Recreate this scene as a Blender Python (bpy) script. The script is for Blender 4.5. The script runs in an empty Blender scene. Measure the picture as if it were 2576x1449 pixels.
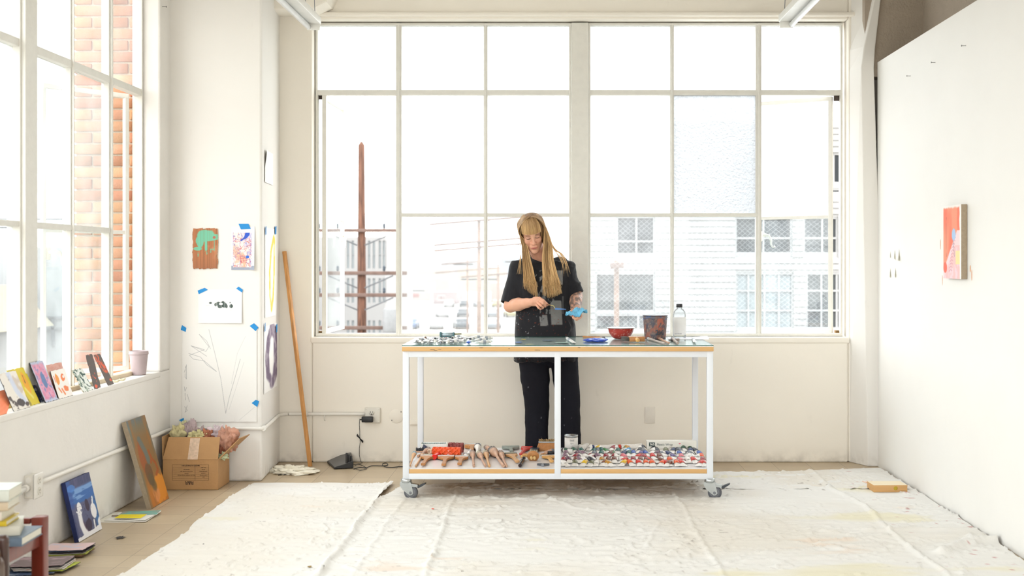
import bpy, bmesh, math, random
import numpy as np
from mathutils import Vector, Matrix, Euler

F, CX, CY, EYE = 3100.0, 1400.0, 660.0, 1.36     # focal length in px, principal point, camera height
SC = bpy.context.scene
COL = SC.collection
rnd = random.Random(7)
PI = math.pi

def P(px, py, Y): return Vector(((px-CX)*Y/F, Y, EYE-(py-CY)*Y/F))
def FL(px, py, z=0.0):
    Y = (EYE-z)*F/(py-CY); return Vector(((px-CX)*Y/F, Y, z))
def s2l(c): return c/12.92 if c <= 0.04045 else ((c+0.055)/1.055)**2.4
def rgb(r, g, b): return (s2l(r/255), s2l(g/255), s2l(b/255))
def s2la(a):
    a = np.clip(np.asarray(a, float)/255.0, 0, 1)
    return np.where(a <= 0.04045, a/12.92, ((a+0.055)/1.055)**2.4)

# ------------------------------------------------------------------ noise (numpy)
def _hash(ix, iy, iz, seed):
    n = (ix.astype(np.int64)*374761393 + iy.astype(np.int64)*668265263 + iz.astype(np.int64)*2147483647 + seed*1274126177) & 0x7fffffff
    n = ((n ^ (n >> 13))*1274126177) & 0x7fffffff
    n = (n ^ (n >> 16)) & 0xffffff
    return n/float(0xffffff)
def vnoise(x, y, z=None, seed=0):
    x = np.asarray(x, float); y = np.asarray(y, float)
    z = np.zeros_like(x) if z is None else np.asarray(z, float)
    ix, iy, iz = np.floor(x), np.floor(y), np.floor(z)
    fx, fy, fz = x-ix, y-iy, z-iz
    fx, fy, fz = fx*fx*(3-2*fx), fy*fy*(3-2*fy), fz*fz*(3-2*fz)
    r = 0
    for a in (0, 1):
        for b in (0, 1):
            for c in (0, 1):
                w = (fx if a else 1-fx)*(fy if b else 1-fy)*(fz if c else 1-fz)
                r = r + w*_hash(ix+a, iy+b, iz+c, seed)
    return r
def fbm(x, y, z=None, seed=0, oct=4):
    r = 0; a = 0.5; s = 1.0; t = 0
    for i in range(oct):
        r = r + a*vnoise(np.asarray(x)*s, np.asarray(y)*s, None if z is None else np.asarray(z)*s, seed+i*17); t += a
        a *= 0.5; s *= 2.03
    return r/t
def sstep(a, b, x):
    t = np.clip((x-a)/(b-a), 0, 1); return t*t*(3-2*t)

# ------------------------------------------------------------------ materials
MATS = {}
def _n(nt, t, **kw):
    n = nt.nodes.new(t)
    for k, v in kw.items(): setattr(n, k, v)
    return n
def mat(name, col, rough=0.6, metal=0.0, var=0.06, vscale=8.0, bump=0.0, bscale=40.0, spec=0.5, stretch=None, coat=0.0, trans=0.0):
    """principled material with a procedural colour variation and optional bump"""
    if name in MATS: return MATS[name]
    m = bpy.data.materials.new(name); m.use_nodes = True; nt = m.node_tree
    b = nt.nodes['Principled BSDF']
    b.inputs['Roughness'].default_value = rough; b.inputs['Metallic'].default_value = metal
    b.inputs['Specular IOR Level'].default_value = spec
    if coat: b.inputs['Coat Weight'].default_value = coat
    if trans: b.inputs['Transmission Weight'].default_value = trans
    tc = _n(nt, 'ShaderNodeTexCoord'); mp = _n(nt, 'ShaderNodeMapping')
    nt.links.new(tc.outputs['Object'], mp.inputs[0])
    if stretch: mp.inputs['Scale'].default_value = stretch
    no = _n(nt, 'ShaderNodeTexNoise'); no.inputs['Scale'].default_value = vscale; no.inputs['Detail'].default_value = 4
    nt.links.new(mp.outputs[0], no.inputs['Vector'])
    cr = _n(nt, 'ShaderNodeValToRGB')
    c = rgb(*col)
    cr.color_ramp.elements[0].position = 0.3; cr.color_ramp.elements[1].position = 0.7
    cr.color_ramp.elements[0].color = (*[x*(1-var) for x in c], 1)
    cr.color_ramp.elements[1].color = (*[min(1, x*(1+var)) for x in c], 1)
    nt.links.new(no.outputs['Fac'], cr.inputs[0]); nt.links.new(cr.outputs[0], b.inputs['Base Color'])
    if bump:
        n2 = _n(nt, 'ShaderNodeTexNoise'); n2.inputs['Scale'].default_value = bscale; n2.inputs['Detail'].default_value = 5
        nt.links.new(mp.outputs[0], n2.inputs['Vector'])
        bp = _n(nt, 'ShaderNodeBump'); bp.inputs['Strength'].default_value = bump; bp.inputs['Distance'].default_value = 0.01
        nt.links.new(n2.outputs['Fac'], bp.inputs['Height']); nt.links.new(bp.outputs[0], b.inputs['Normal'])
    MATS[name] = m; return m
def cmat(name, rough=0.6, metal=0.0, bump=0.0, bscale=60.0, spec=0.5, sheen=0.0, sss=0.0):
    """material that reads the painted colour attribute of the mesh"""
    if name in MATS: return MATS[name]
    m = bpy.data.materials.new(name); m.use_nodes = True; nt = m.node_tree
    b = nt.nodes['Principled BSDF']; b.inputs['Roughness'].default_value = rough; b.inputs['Metallic'].default_value = metal
    b.inputs['Specular IOR Level'].default_value = spec
    if sheen: b.inputs['Sheen Weight'].default_value = sheen
    if sss:
        b.inputs['Subsurface Weight'].default_value = sss; b.inputs['Subsurface Radius'].default_value = (0.01, 0.004, 0.002); b.inputs['Subsurface Scale'].default_value = 0.5
    a = _n(nt, 'ShaderNodeAttribute', attribute_name='Col'); nt.links.new(a.outputs['Color'], b.inputs['Base Color'])
    if bump:
        tc = _n(nt, 'ShaderNodeTexCoord')
        n2 = _n(nt, 'ShaderNodeTexNoise'); n2.inputs['Scale'].default_value = bscale; n2.inputs['Detail'].default_value = 4
        nt.links.new(tc.outputs['Object'], n2.inputs['Vector'])
        bp = _n(nt, 'ShaderNodeBump'); bp.inputs['Strength'].default_value = bump; bp.inputs['Distance'].default_value = 0.006
        nt.links.new(n2.outputs['Fac'], bp.inputs['Height']); nt.links.new(bp.outputs[0], b.inputs['Normal'])
    MATS[name] = m; return m
def glass(name, tint, haze, hscale=6.0, hvar=0.5, bump=0.0, bscale=60.0, wire=False, gloss=0.06, hcol=(235, 240, 242)):
    m = bpy.data.materials.new(name); m.use_nodes = True; nt = m.node_tree; nt.nodes.clear()
    out = _n(nt, 'ShaderNodeOutputMaterial'); tr = _n(nt, 'ShaderNodeBsdfTransparent'); tr.inputs[0].default_value = (*rgb(*tint), 1)
    tl = _n(nt, 'ShaderNodeBsdfTranslucent'); tl.inputs[0].default_value = (*rgb(*hcol), 1)
    gl = _n(nt, 'ShaderNodeBsdfGlossy'); gl.inputs['Roughness'].default_value = 0.03
    tc = _n(nt, 'ShaderNodeTexCoord'); no = _n(nt, 'ShaderNodeTexNoise'); no.inputs['Scale'].default_value = hscale; no.inputs['Detail'].default_value = 5
    nt.links.new(tc.outputs['Object'], no.inputs['Vector'])
    mr = _n(nt, 'ShaderNodeMapRange'); mr.inputs['From Min'].default_value = 0.3; mr.inputs['From Max'].default_value = 0.7
    mr.inputs['To Min'].default_value = haze*(1-hvar); mr.inputs['To Max'].default_value = min(1, haze*(1+hvar))
    nt.links.new(no.outputs['Fac'], mr.inputs['Value']); fac = mr.outputs[0]
    if wire:   # chicken-wire glass: fine diagonal mesh
        tot = None
        for ang in (0.85, -0.85):
            mp = _n(nt, 'ShaderNodeMapping'); mp.inputs['Rotation'].default_value = (0, ang, 0)
            nt.links.new(tc.outputs['Object'], mp.inputs[0])
            w = _n(nt, 'ShaderNodeTexWave'); w.inputs['Scale'].default_value = 13.0; w.bands_direction = 'X'
            nt.links.new(mp.outputs[0], w.inputs['Vector'])
            g = _n(nt, 'ShaderNodeMath', operation='GREATER_THAN'); g.inputs[1].default_value = 0.90
            nt.links.new(w.outputs['Fac'], g.inputs[0])
            if tot is None: tot = g.outputs[0]
            else:
                ad = _n(nt, 'ShaderNodeMath', operation='MAXIMUM'); nt.links.new(tot, ad.inputs[0]); nt.links.new(g.outputs[0], ad.inputs[1]); tot = ad.outputs[0]
        mu = _n(nt, 'ShaderNodeMath', operation='MULTIPLY_ADD'); mu.inputs[1].default_value = 0.07
        nt.links.new(tot, mu.inputs[0]); nt.links.new(fac, mu.inputs[2]); fac = mu.outputs[0]
    mx = _n(nt, 'ShaderNodeMixShader'); nt.links.new(fac, mx.inputs[0]); nt.links.new(tr.outputs[0], mx.inputs[1]); nt.links.new(tl.outputs[0], mx.inputs[2])
    m2 = _n(nt, 'ShaderNodeMixShader'); m2.inputs[0].default_value = gloss
    nt.links.new(mx.outputs[0], m2.inputs[1]); nt.links.new(gl.outputs[0], m2.inputs[2]); nt.links.new(m2.outputs[0], out.inputs[0])
    if bump:
        n2 = _n(nt, 'ShaderNodeTexNoise'); n2.inputs['Scale'].default_value = bscale; n2.inputs['Detail'].default_value = 2
        nt.links.new(tc.outputs['Object'], n2.inputs['Vector'])
        bp = _n(nt, 'ShaderNodeBump'); bp.inputs['Strength'].default_value = bump; bp.inputs['Distance'].default_value = 0.02
        nt.links.new(n2.outputs['Fac'], bp.inputs['Height']); nt.links.new(bp.outputs[0], tl.inputs['Normal']); nt.links.new(bp.outputs[0], gl.inputs['Normal'])
    MATS[name] = m; return m

# ------------------------------------------------------------------ mesh builder
def bm_basis(o):
    m = Matrix.LocRotScale(o.location, o.rotation_euler, o.scale)
    return bm_basis(o.parent) @ m if o.parent else m
class MB:
    def __init__(s): s.v = []; s.f = []; s.m = []; s.sm = []; s.c = []
    def add(s, vs, fs, mi=0, smooth=False, cols=None):
        o = len(s.v); s.v += [tuple(v) for v in vs]
        for f in fs: s.f.append(tuple(i+o for i in f)); s.m.append(mi); s.sm.append(smooth)
        s.c += [tuple(c) for c in cols] if cols is not None else [(1, 1, 1)]*len(vs)
        return s
    def box(s, x0, x1, y0, y1, z0, z1, mi=0, M=None, col=None):
        vs = [Vector((x, y, z)) for z in (z0, z1) for y in (y0, y1) for x in (x0, x1)]
        if M is not None: vs = [M @ v for v in vs]
        return s.add(vs, [(0, 2, 3, 1), (4, 5, 7, 6), (0, 1, 5, 4), (2, 6, 7, 3), (0, 4, 6, 2), (1, 3, 7, 5)], mi, False, [col]*8 if col else None)
    def rbox(s, x0, x1, y0, y1, z0, z1, r=0.004, mi=0, M=None, col=None, seg=3):
        """box with rounded edges"""
        b = bmesh.new(); bmesh.ops.create_cube(b, size=1)
        for v in b.verts: v.co = Vector(((x0+x1)/2+v.co.x*(x1-x0), (y0+y1)/2+v.co.y*(y1-y0), (z0+z1)/2+v.co.z*(z1-z0)))
        bmesh.ops.bevel(b, geom=b.edges[:], offset=r, segments=seg, profile=0.5, affect='EDGES')
        b.verts.index_update(); vs = [v.co.copy() for v in b.verts]
        if M is not None: vs = [M @ v for v in vs]
        fs = [tuple(v.index for v in f.verts) for f in b.faces]; b.free()
        return s.add(vs, fs, mi, True, [col]*len(vs) if col else None)
    def tube(s, pts, r, n=8, mi=0, smooth=True, cap=True, flat=1.0, col=None, up=None):
        pts = [Vector(p) for p in pts]; N = len(pts)
        rs = r if isinstance(r, (list, tuple)) else [r]*N
        vs = []; prev = Vector(up) if up is not None else None
        for i, p in enumerate(pts):
            t = (pts[min(i+1, N-1)]-pts[max(i-1, 0)]).normalized()
            if prev is None: prev = Vector((0, 0, 1)) if abs(t.z) < 0.9 else Vector((1, 0, 0))
            a = (prev - t*prev.dot(t))
            a = a.normalized() if a.length > 1e-6 else t.orthogonal().normalized()
            b = t.cross(a); prev = a
            for k in range(n):
                th = 2*PI*k/n; vs.append(p + a*math.cos(th)*rs[i]*flat + b*math.sin(th)*rs[i])
        fs = [(i*n+k, i*n+(k+1) % n, (i+1)*n+(k+1) % n, (i+1)*n+k) for i in range(N-1) for k in range(n)]
        cl = [col]*len(vs) if col and not isinstance(col, list) else ([c for c in col for _ in range(n)] if col else None)
        s.add(vs, fs, mi, smooth, cl)
        if cap:
            o = len(s.v)-len(vs)
            s.f.append(tuple(o+k for k in range(n))[::-1]); s.m.append(mi); s.sm.append(False)
            s.f.append(tuple(o+(N-1)*n+k for k in range(n))); s.m.append(mi); s.sm.append(False)
        return s
    def lathe(s, prof, n=24, mi=0, M=None, smooth=True, sx=1.0, sy=1.0, col=None):
        vs = []
        for r, z in prof:
            for k in range(n): vs.append(Vector((r*sx*math.cos(2*PI*k/n), r*sy*math.sin(2*PI*k/n), z)))
        if M is not None: vs = [M @ v for v in vs]
        fs = [(i*n+k, i*n+(k+1) % n, (i+1)*n+(k+1) % n, (i+1)*n+k) for i in range(len(prof)-1) for k in range(n)]
        s.add(vs, fs, mi, smooth, [col]*len(vs) if col else None)
        o = len(s.v)-len(vs)
        if prof[0][0] > 1e-5: s.f.append(tuple(o+k for k in range(n))[::-1]); s.m.append(mi); s.sm.append(False)
        if prof[-1][0] > 1e-5: s.f.append(tuple(o+(len(prof)-1)*n+k for k in range(n))); s.m.append(mi); s.sm.append(False)
        return s
    def ell(s, c, r, mi=0, n=14, M=None, col=None):
        r = r if isinstance(r, (tuple, list)) else (r, r, r)
        pr = [(max(1e-6, math.sin(PI*i/(n//2+2))), -math.cos(PI*i/(n//2+2))) for i in range(n//2+3)]
        T = Matrix.Translation(Vector(c)) @ Matrix.Diagonal((r[0], r[1], r[2], 1))
        if M is not None: T = M @ T
        return s.lathe(pr, n, mi, T, True, col=col)
    def prism(s, poly, a, b, mi=0, M=None, axis='z', col=None):
        """extrude a 2-D polygon between a and b along an axis"""
        n = len(poly)
        def q(u, w, t): return Vector((u, w, t)) if axis == 'z' else (Vector((u, t, w)) if axis == 'y' else Vector((t, u, w)))
        vs = [q(u, w, a) for u, w in poly]+[q(u, w, b) for u, w in poly]
        if M is not None: vs = [M @ v for v in vs]
        fs = [tuple(range(n))[::-1], tuple(range(n, 2*n))]+[(i, (i+1) % n, n+(i+1) % n, n+i) for i in range(n)]
        return s.add(vs, fs, mi, False, [col]*len(vs) if col else None)
    def grid(s, fn, nu, nv, mi=0, smooth=True, cfn=None):
        vs = [Vector(fn(i/(nu-1), j/(nv-1))) for j in range(nv) for i in range(nu)]
        cs = [cfn(i/(nu-1), j/(nv-1)) for j in range(nv) for i in range(nu)] if cfn else None
        fs = [(j*nu+i, j*nu+i+1, (j+1)*nu+i+1, (j+1)*nu+i) for j in range(nv-1) for i in range(nu-1)]
        return s.add(vs, fs, mi, smooth, cs)
    def build(s, name, mats, parent=None, bevel=0, local=False, loc=None, rot=None, solid=0, colors=False, fixn=True):
        if not isinstance(mats, (list, tuple)): mats = [mats]
        V = [Vector(v) for v in s.v]
        me = bpy.data.meshes.new(name)
        ob = bpy.data.objects.new(name, me)
        if not local:
            if parent is not None:
                Mi = bm_basis(parent).inverted(); V = [Mi @ v for v in V]
            else:
                mn = [min(v[i] for v in V) for i in range(3)]; mx = [max(v[i] for v in V) for i in range(3)]
                o = Vector(((mn[0]+mx[0])/2, (mn[1]+mx[1])/2, mn[2])); V = [v-o for v in V]; ob.location = o
        me.from_pydata([tuple(v) for v in V], [], s.f)
        for m in mats: me.materials.append(m)
        for p, mi, sm in zip(me.polygons, s.m, s.sm): p.material_index = mi; p.use_smooth = sm
        if fixn:
            b = bmesh.new(); b.from_mesh(me); bmesh.ops.recalc_face_normals(b, faces=b.faces[:]); b.to_mesh(me); b.free()
        if colors or any(c != (1, 1, 1) for c in s.c[:50]):
            at = me.color_attributes.new('Col', 'FLOAT_COLOR', 'POINT')
            at.data.foreach_set('color', np.array([(*c, 1) for c in s.c], np.float32).ravel())
        if loc is not None: ob.location = loc
        if rot is not None: ob.rotation_euler = rot
        if parent is not None: ob.parent = parent
        COL.objects.link(ob)
        if solid:
            md = ob.modifiers.new('thick', 'SOLIDIFY'); md.thickness = solid; md.offset = 0
        if bevel:
            md = ob.modifiers.new('bev', 'BEVEL'); md.width = bevel; md.segments = 2; md.limit_method = 'ANGLE'; md.angle_limit = 0.7
        return ob
def npmesh(name, V, Fq, mats, parent=None, cols=None, smooth=True, world=True):
    me = bpy.data.meshes.new(name); ob = bpy.data.objects.new(name, me)
    V = np.asarray(V, float)
    if world and parent is not None:
        Mi = np.array(bm_basis(parent).inverted()); V = V @ Mi[:3, :3].T + Mi[:3, 3]
    elif world:
        o = np.array([(V[:, 0].min()+V[:, 0].max())/2, (V[:, 1].min()+V[:, 1].max())/2, V[:, 2].min()]); V = V-o; ob.location = o
    me.from_pydata(V.tolist(), [], [tuple(f) for f in Fq])
    for m in (mats if isinstance(mats, (list, tuple)) else [mats]): me.materials.append(m)
    if smooth: me.polygons.foreach_set('use_smooth', [True]*len(me.polygons))
    if cols is not None:
        at = me.color_attributes.new('Col', 'FLOAT_COLOR', 'POINT')
        at.data.foreach_set('color', np.concatenate([np.asarray(cols, np.float32), np.ones((len(V), 1), np.float32)], 1).ravel())
    if parent is not None: ob.parent = parent
    COL.objects.link(ob); return ob
def tag(o, label=None, cat=None, group=None, kind=None):
    if label: o['label'] = label
    if cat: o['category'] = cat
    if group: o['group'] = group
    if kind: o['kind'] = kind
    return o
def empty(name, loc, rot=(0, 0, 0), label=None, cat=None, group=None, kind=None, parent=None):
    o = bpy.data.objects.new(name, None); o.empty_display_size = 0.05; o.location = loc; o.rotation_euler = rot
    if parent is not None: o.parent = parent
    COL.objects.link(o); return tag(o, label, cat, group, kind)
def dup(root, loc=None, rot=None, label=None, scale=None):
    c = root.copy(); COL.objects.link(c)
    if loc is not None: c.location = loc
    if rot is not None: c.rotation_euler = rot
    if scale is not None: c.scale = (scale,)*3
    if label: c['label'] = label
    for ch in [o for o in root.children]:
        d = ch.copy(); COL.objects.link(d); d.parent = c
        for g in [o for o in ch.children]:
            e = g.copy(); COL.objects.link(e); e.parent = d
    return c
def text(body, size, M, material, parent=None, name='lettering', ext=0.0004, local=True, bold=False, align='CENTER'):
    cu = bpy.data.curves.new(name, 'FONT'); cu.body = body; cu.size = size; cu.extrude = ext; cu.align_x = align; cu.align_y = 'CENTER'
    if bold: cu.offset = size*0.02
    t = bpy.data.objects.new('tmp', cu); COL.objects.link(t)
    dg = bpy.context.evaluated_depsgraph_get(); me = bpy.data.meshes.new_from_object(t.evaluated_get(dg))
    bpy.data.objects.remove(t); me.transform(M); me.materials.clear(); me.materials.append(material)
    o = bpy.data.objects.new(name, me); COL.objects.link(o)
    if parent is not None:
        o.parent = parent
        if not local: me.transform(bm_basis(parent).inverted())
    return o

# ------------------------------------------------------------------ camera, world, render look
cam = bpy.data.cameras.new('camera'); co = bpy.data.objects.new('camera', cam); COL.objects.link(co)
co.location = (0, 0, EYE); co.rotation_euler = (PI/2, 0, 0)
cam.sensor_width = 36.0; cam.lens = F/2576*36; cam.clip_end = 1200
cam.shift_x = -(CX-1288)/2576; cam.shift_y = -(724.5-CY)/2576
cam.dof.use_dof = True; cam.dof.focus_distance = 7.6; cam.dof.aperture_fstop = 3.2
SC.camera = co
w = bpy.data.worlds.new('sky'); SC.world = w; w.use_nodes = True
wn = w.node_tree; bg = wn.nodes['Background']
wtc = _n(wn, 'ShaderNodeTexCoord'); wsx = _n(wn, 'ShaderNodeSeparateXYZ'); wn.links.new(wtc.outputs['Generated'], wsx.inputs[0])
wcr = _n(wn, 'ShaderNodeValToRGB'); wn.links.new(wsx.outputs['Z'], wcr.inputs[0])
wcr.color_ramp.elements[0].position = 0.0; wcr.color_ramp.elements[0].color = (0.62, 0.6, 0.56, 1)
wcr.color_ramp.elements[1].position = 0.5; wcr.color_ramp.elements[1].color = (0.97, 0.985, 1.0, 1)
e = wcr.color_ramp.elements.new(0.08); e.color = (1, 0.99, 0.975, 1)
wn.links.new(wcr.outputs[0], bg.inputs['Color'])
WORLD = 5.9
bg.inputs['Strength'].default_value = WORLD
SC.view_settings.view_transform = 'Standard'; SC.view_settings.look = 'None'
SC.view_settings.exposure = 0.0
cy = SC.cycles
cy.max_bounces = 5; cy.diffuse_bounces = 4; cy.glossy_bounces = 2; cy.transmission_bounces = 4; cy.transparent_max_bounces = 10
cy.sample_clamp_indirect = 6.0; cy.caustics_reflective = False; cy.caustics_refractive = False
cy.use_adaptive_sampling = True; cy.adaptive_threshold = 0.07; cy.adaptive_min_samples = 16
cy.use_denoising = True

# ------------------------------------------------------------------ setting
XL, XR, YB, YF, ZC = -2.40, 2.14, 8.38, -0.6, 3.55
YW, XW = 8.49, -2.53          # window planes (back, left)
m_wall = mat('white_plaster', (244, 238, 227), 0.85, var=0.012, vscale=2, bump=0.12, bscale=14)
m_wallL = mat('scuffed_white_plaster', (235, 232, 227), 0.85, var=0.02, vscale=5, bump=0.22, bscale=22)
m_pillar = mat('pillar_plaster', (235, 232, 227), 0.85, var=0.012, vscale=2, bump=0.08, bscale=12)
m_ceil = mat('ceiling_paint', (232, 228, 220), 0.9, var=0.01, bump=0.1, bscale=20)
m_frame = mat('window_paint', (226, 224, 217), 0.55, var=0.03, vscale=20, bump=0.15, bscale=50)
m_board = mat('white_board_paint', (239, 237, 233), 0.55, var=0.01, vscale=3, bump=0.03, bscale=10)
m_beige = mat('rough_shaded_beige_plaster', (176, 163, 148), 0.95, var=0.03, bump=0.6, bscale=60)  # beige darkened in its colour for the shade above the board
m_darksteel = mat('rusted_steel', (74, 64, 58), 0.8, var=0.4, vscale=30, bump=0.6, bscale=80)

# add grime near the floor to a wall material
def grime(m, strength=0.35):
    nt = m.node_tree; b = nt.nodes['Principled BSDF']; src = b.inputs['Base Color'].links[0].from_socket
    g = _n(nt, 'ShaderNodeNewGeometry'); sx = _n(nt, 'ShaderNodeSeparateXYZ'); nt.links.new(g.outputs['Position'], sx.inputs[0])
    mr = _n(nt, 'ShaderNodeMapRange'); mr.inputs['From Min'].default_value = 0.0; mr.inputs['From Max'].default_value = 0.14
    mr.inputs['To Min'].default_value = 1.0; mr.inputs['To Max'].default_value = 0.0; nt.links.new(sx.outputs['Z'], mr.inputs['Value'])
    pw = _n(nt, 'ShaderNodeMath', operation='POWER'); pw.inputs[1].default_value = 2.5; nt.links.new(mr.outputs[0], pw.inputs[0])
    n = _n(nt, 'ShaderNodeTexNoise'); n.inputs['Scale'].default_value = 14; n.inputs['Detail'].default_value = 6; nt.links.new(g.outputs['Position'], n.inputs['Vector'])
    m2 = _n(nt, 'ShaderNodeMapRange'); m2.inputs['From Min'].default_value = 0.42; m2.inputs['From Max'].default_value = 0.68; nt.links.new(n.outputs['Fac'], m2.inputs['Value'])
    mu = _n(nt, 'ShaderNodeMath', operation='MULTIPLY'); nt.links.new(pw.outputs[0], mu.inputs[0]); nt.links.new(m2.outputs[0], mu.inputs[1])
    # sparse scuffs higher up
    mp = _n(nt, 'ShaderNodeMapping'); mp.inputs['Scale'].default_value = (5, 5, 1.4); nt.links.new(g.outputs['Position'], mp.inputs[0])
    n3 = _n(nt, 'ShaderNodeTexNoise'); n3.inputs['Scale'].default_value = 2.5; n3.inputs['Detail'].default_value = 8; n3.inputs['Roughness'].default_value = 0.7; nt.links.new(mp.outputs[0], n3.inputs['Vector'])
    m3 = _n(nt, 'ShaderNodeMapRange'); m3.inputs['From Min'].default_value = 0.64; m3.inputs['From Max'].default_value = 0.8; m3.inputs['To Max'].default_value = 0.35; nt.links.new(n3.outputs['Fac'], m3.inputs['Value'])
    mxx = _n(nt, 'ShaderNodeMath', operation='MAXIMUM'); nt.links.new(mu.outputs[0], mxx.inputs[0]); nt.links.new(m3.outputs[0], mxx.inputs[1])
    sc = _n(nt, 'ShaderNodeMath', operation='MULTIPLY'); sc.inputs[1].default_value = strength; nt.links.new(mxx.outputs[0], sc.inputs[0])
    mix = _n(nt, 'ShaderNodeMixRGB'); mix.inputs[2].default_value = (*rgb(130, 124, 112), 1)
    nt.links.new(sc.outputs[0], mix.inputs[0]); nt.links.new(src, mix.inputs[1]); nt.links.new(mix.outputs[0], b.inputs['Base Color'])
for mm in (m_wall, m_wallL, m_pillar): grime(mm, 0.45)
grime(m_board, 0.06)

# floor tiles 9 inch
def floor_mat():
    m = bpy.data.materials.new('vinyl_tile'); m.use_nodes = True; nt = m.node_tree; b = nt.nodes['Principled BSDF']
    b.inputs['Roughness'].default_value = 0.38; b.inputs['Specular IOR Level'].default_value = 0.45
    g = _n(nt, 'ShaderNodeNewGeometry'); mp = _n(nt, 'ShaderNodeMapping'); nt.links.new(g.outputs['Position'], mp.inputs[0])
    mp.inputs['Location'].default_value = (2.197, -5.945+0.2286*30, 0)
    br = _n(nt, 'ShaderNodeTexBrick', offset=0.0); nt.links.new(mp.outputs[0], br.inputs['Vector'])
    br.inputs['Scale'].default_value = 1; br.inputs['Brick Width'].default_value = 0.2286; br.inputs['Row Height'].default_value = 0.2286
    br.inputs['Mortar Size'].default_value = 0.0011; br.inputs['Mortar Smooth'].default_value = 0.2
    br.inputs['Color1'].default_value = (*rgb(196, 178, 150), 1); br.inputs['Color2'].default_value = (*rgb(184, 165, 138), 1); br.inputs['Mortar'].default_value = (*rgb(108, 92, 74), 1)
    ms = _n(nt, 'ShaderNodeMapping'); ms.inputs['Rotation'].default_value = (0, 0, 0.5); ms.inputs['Scale'].default_value = (9, 90, 1); nt.links.new(g.outputs['Position'], ms.inputs[0])
    n = _n(nt, 'ShaderNodeTexNoise'); n.inputs['Scale'].default_value = 1.0; n.inputs['Detail'].default_value = 3; nt.links.new(ms.outputs[0], n.inputs['Vector'])
    mr = _n(nt, 'ShaderNodeMapRange'); mr.inputs['From Min'].default_value = 0.62; mr.inputs['From Max'].default_value = 0.75; mr.inputs['To Max'].default_value = 0.5; nt.links.new(n.outputs['Fac'], mr.inputs['Value'])
    mx = _n(nt, 'ShaderNodeMixRGB'); mx.inputs[2].default_value = (*rgb(220, 208, 186), 1); nt.links.new(mr.outputs[0], mx.inputs[0]); nt.links.new(br.outputs['Color'], mx.inputs[1])
    n2 = _n(nt, 'ShaderNodeTexNoise'); n2.inputs['Scale'].default_value = 3.0; n2.inputs['Detail'].default_value = 6; nt.links.new(g.outputs['Position'], n2.inputs['Vector'])
    m2 = _n(nt, 'ShaderNodeMapRange'); m2.inputs['From Min'].default_value = 0.5; m2.inputs['From Max'].default_value = 0.8; m2.inputs['To Max'].default_value = 0.35; nt.links.new(n2.outputs['Fac'], m2.inputs['Value'])
    mx2 = _n(nt, 'ShaderNodeMixRGB', blend_type='MULTIPLY'); mx2.inputs[2].default_value = (*rgb(190, 176, 150), 1); nt.links.new(m2.outputs[0], mx2.inputs[0]); nt.links.new(mx.outputs[0], mx2.inputs[1])
    nt.links.new(mx2.outputs[0], b.inputs['Base Color'])
    bp = _n(nt, 'ShaderNodeBump'); bp.inputs['Strength'].default_value = 0.3; bp.inputs['Distance'].default_value = 0.002; bp.invert = True
    nt.links.new(br.outputs['Fac'], bp.inputs['Height']); nt.links.new(bp.outputs[0], b.inputs['Normal'])
    return m
def struct(mb, name, mats, bevel=0, parent=None):
    o = mb.build(name, mats, parent, bevel=bevel)
    if parent is None: o['kind'] = 'structure'
    return o
b = MB(); b.box(-2.9, 2.7, YF-0.2, YB+0.25, -0.25, 0); struct(b, 'floor', floor_mat())
b = MB(); b.box(-2.85, 2.7, YF-0.2, YB+0.22, ZC, ZC+0.2); struct(b, 'ceiling', m_ceil)
# back wall with its opening: reveal deeper than the window plane
WX0, WX1, WZ0, WZ1 = -1.662, 1.985, 0.845, 3.012
b = MB(); T = YB+0.24
b.box(XL-0.2, WX0, YB, T, 0, ZC); b.box(WX1, 2.6, YB, T, 0, ZC); b.box(WX0, WX1, YB, T, 0, WZ0); b.box(WX0, WX1, YB, T, WZ1, ZC)
struct(b, 'wall_back', m_wall, bevel=0.012)
# left wall: window strip openings
LZ0, LZ1 = 0.696, 3.12
b = MB()
b.box(XL-0.15, XL, YF, YB, 0, LZ0); b.box(XL-0.15, XL, YF, YB, LZ1, ZC); b.box(XL-0.15, XL, 7.46, YB, LZ0, LZ1)
b.box(XL-0.15, XL, 3.15, 3.75, LZ0, LZ1); b.box(XL-0.15, XL, YF, 0.2, LZ0, LZ1)
struct(b, 'wall_left', m_wallL, bevel=0.012)
# right side: painted board partition, wall behind it, pier at the back corner
b = MB(); b.box(XR, XR+0.05, YF, 8.22, 0, 2.695); struct(b, 'wall_right', m_board, bevel=0.002)
b = MB(); b.box(2.45, 2.6, YF, YB, 0, ZC); b.box(2.06, 2.45, 8.235, YB, 2.6, ZC); b.box(XR+0.05, 2.45, YF, YB-0.16, 2.62, 2.66); struct(b, 'wall_right_upper', m_beige)
b = MB()
secs = [(0, 2.075, 2.2), (2.66, 2.03, 2.115), (2.80, 2.05, 2.125), (3.15, 2.125, 2.165), (ZC, 2.22, 2.25)]
vs = []; fs = []
for z, xa, xb in secs: vs += [(1.99, YB+0.02, z), (xa, 8.21, z), (xb, 8.21, z), (xb, YB+0.02, z)]
for i in range(len(secs)-1):
    for k in range(4): fs.append((i*4+k, i*4+(k+1) % 4, i*4+4+(k+1) % 4, i*4+4+k))
fs += [(0, 1, 2, 3), (16, 17, 18, 19)]
b.add(vs, fs); struct(b, 'wall_pier_right', m_pillar, bevel=0.006)
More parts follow.
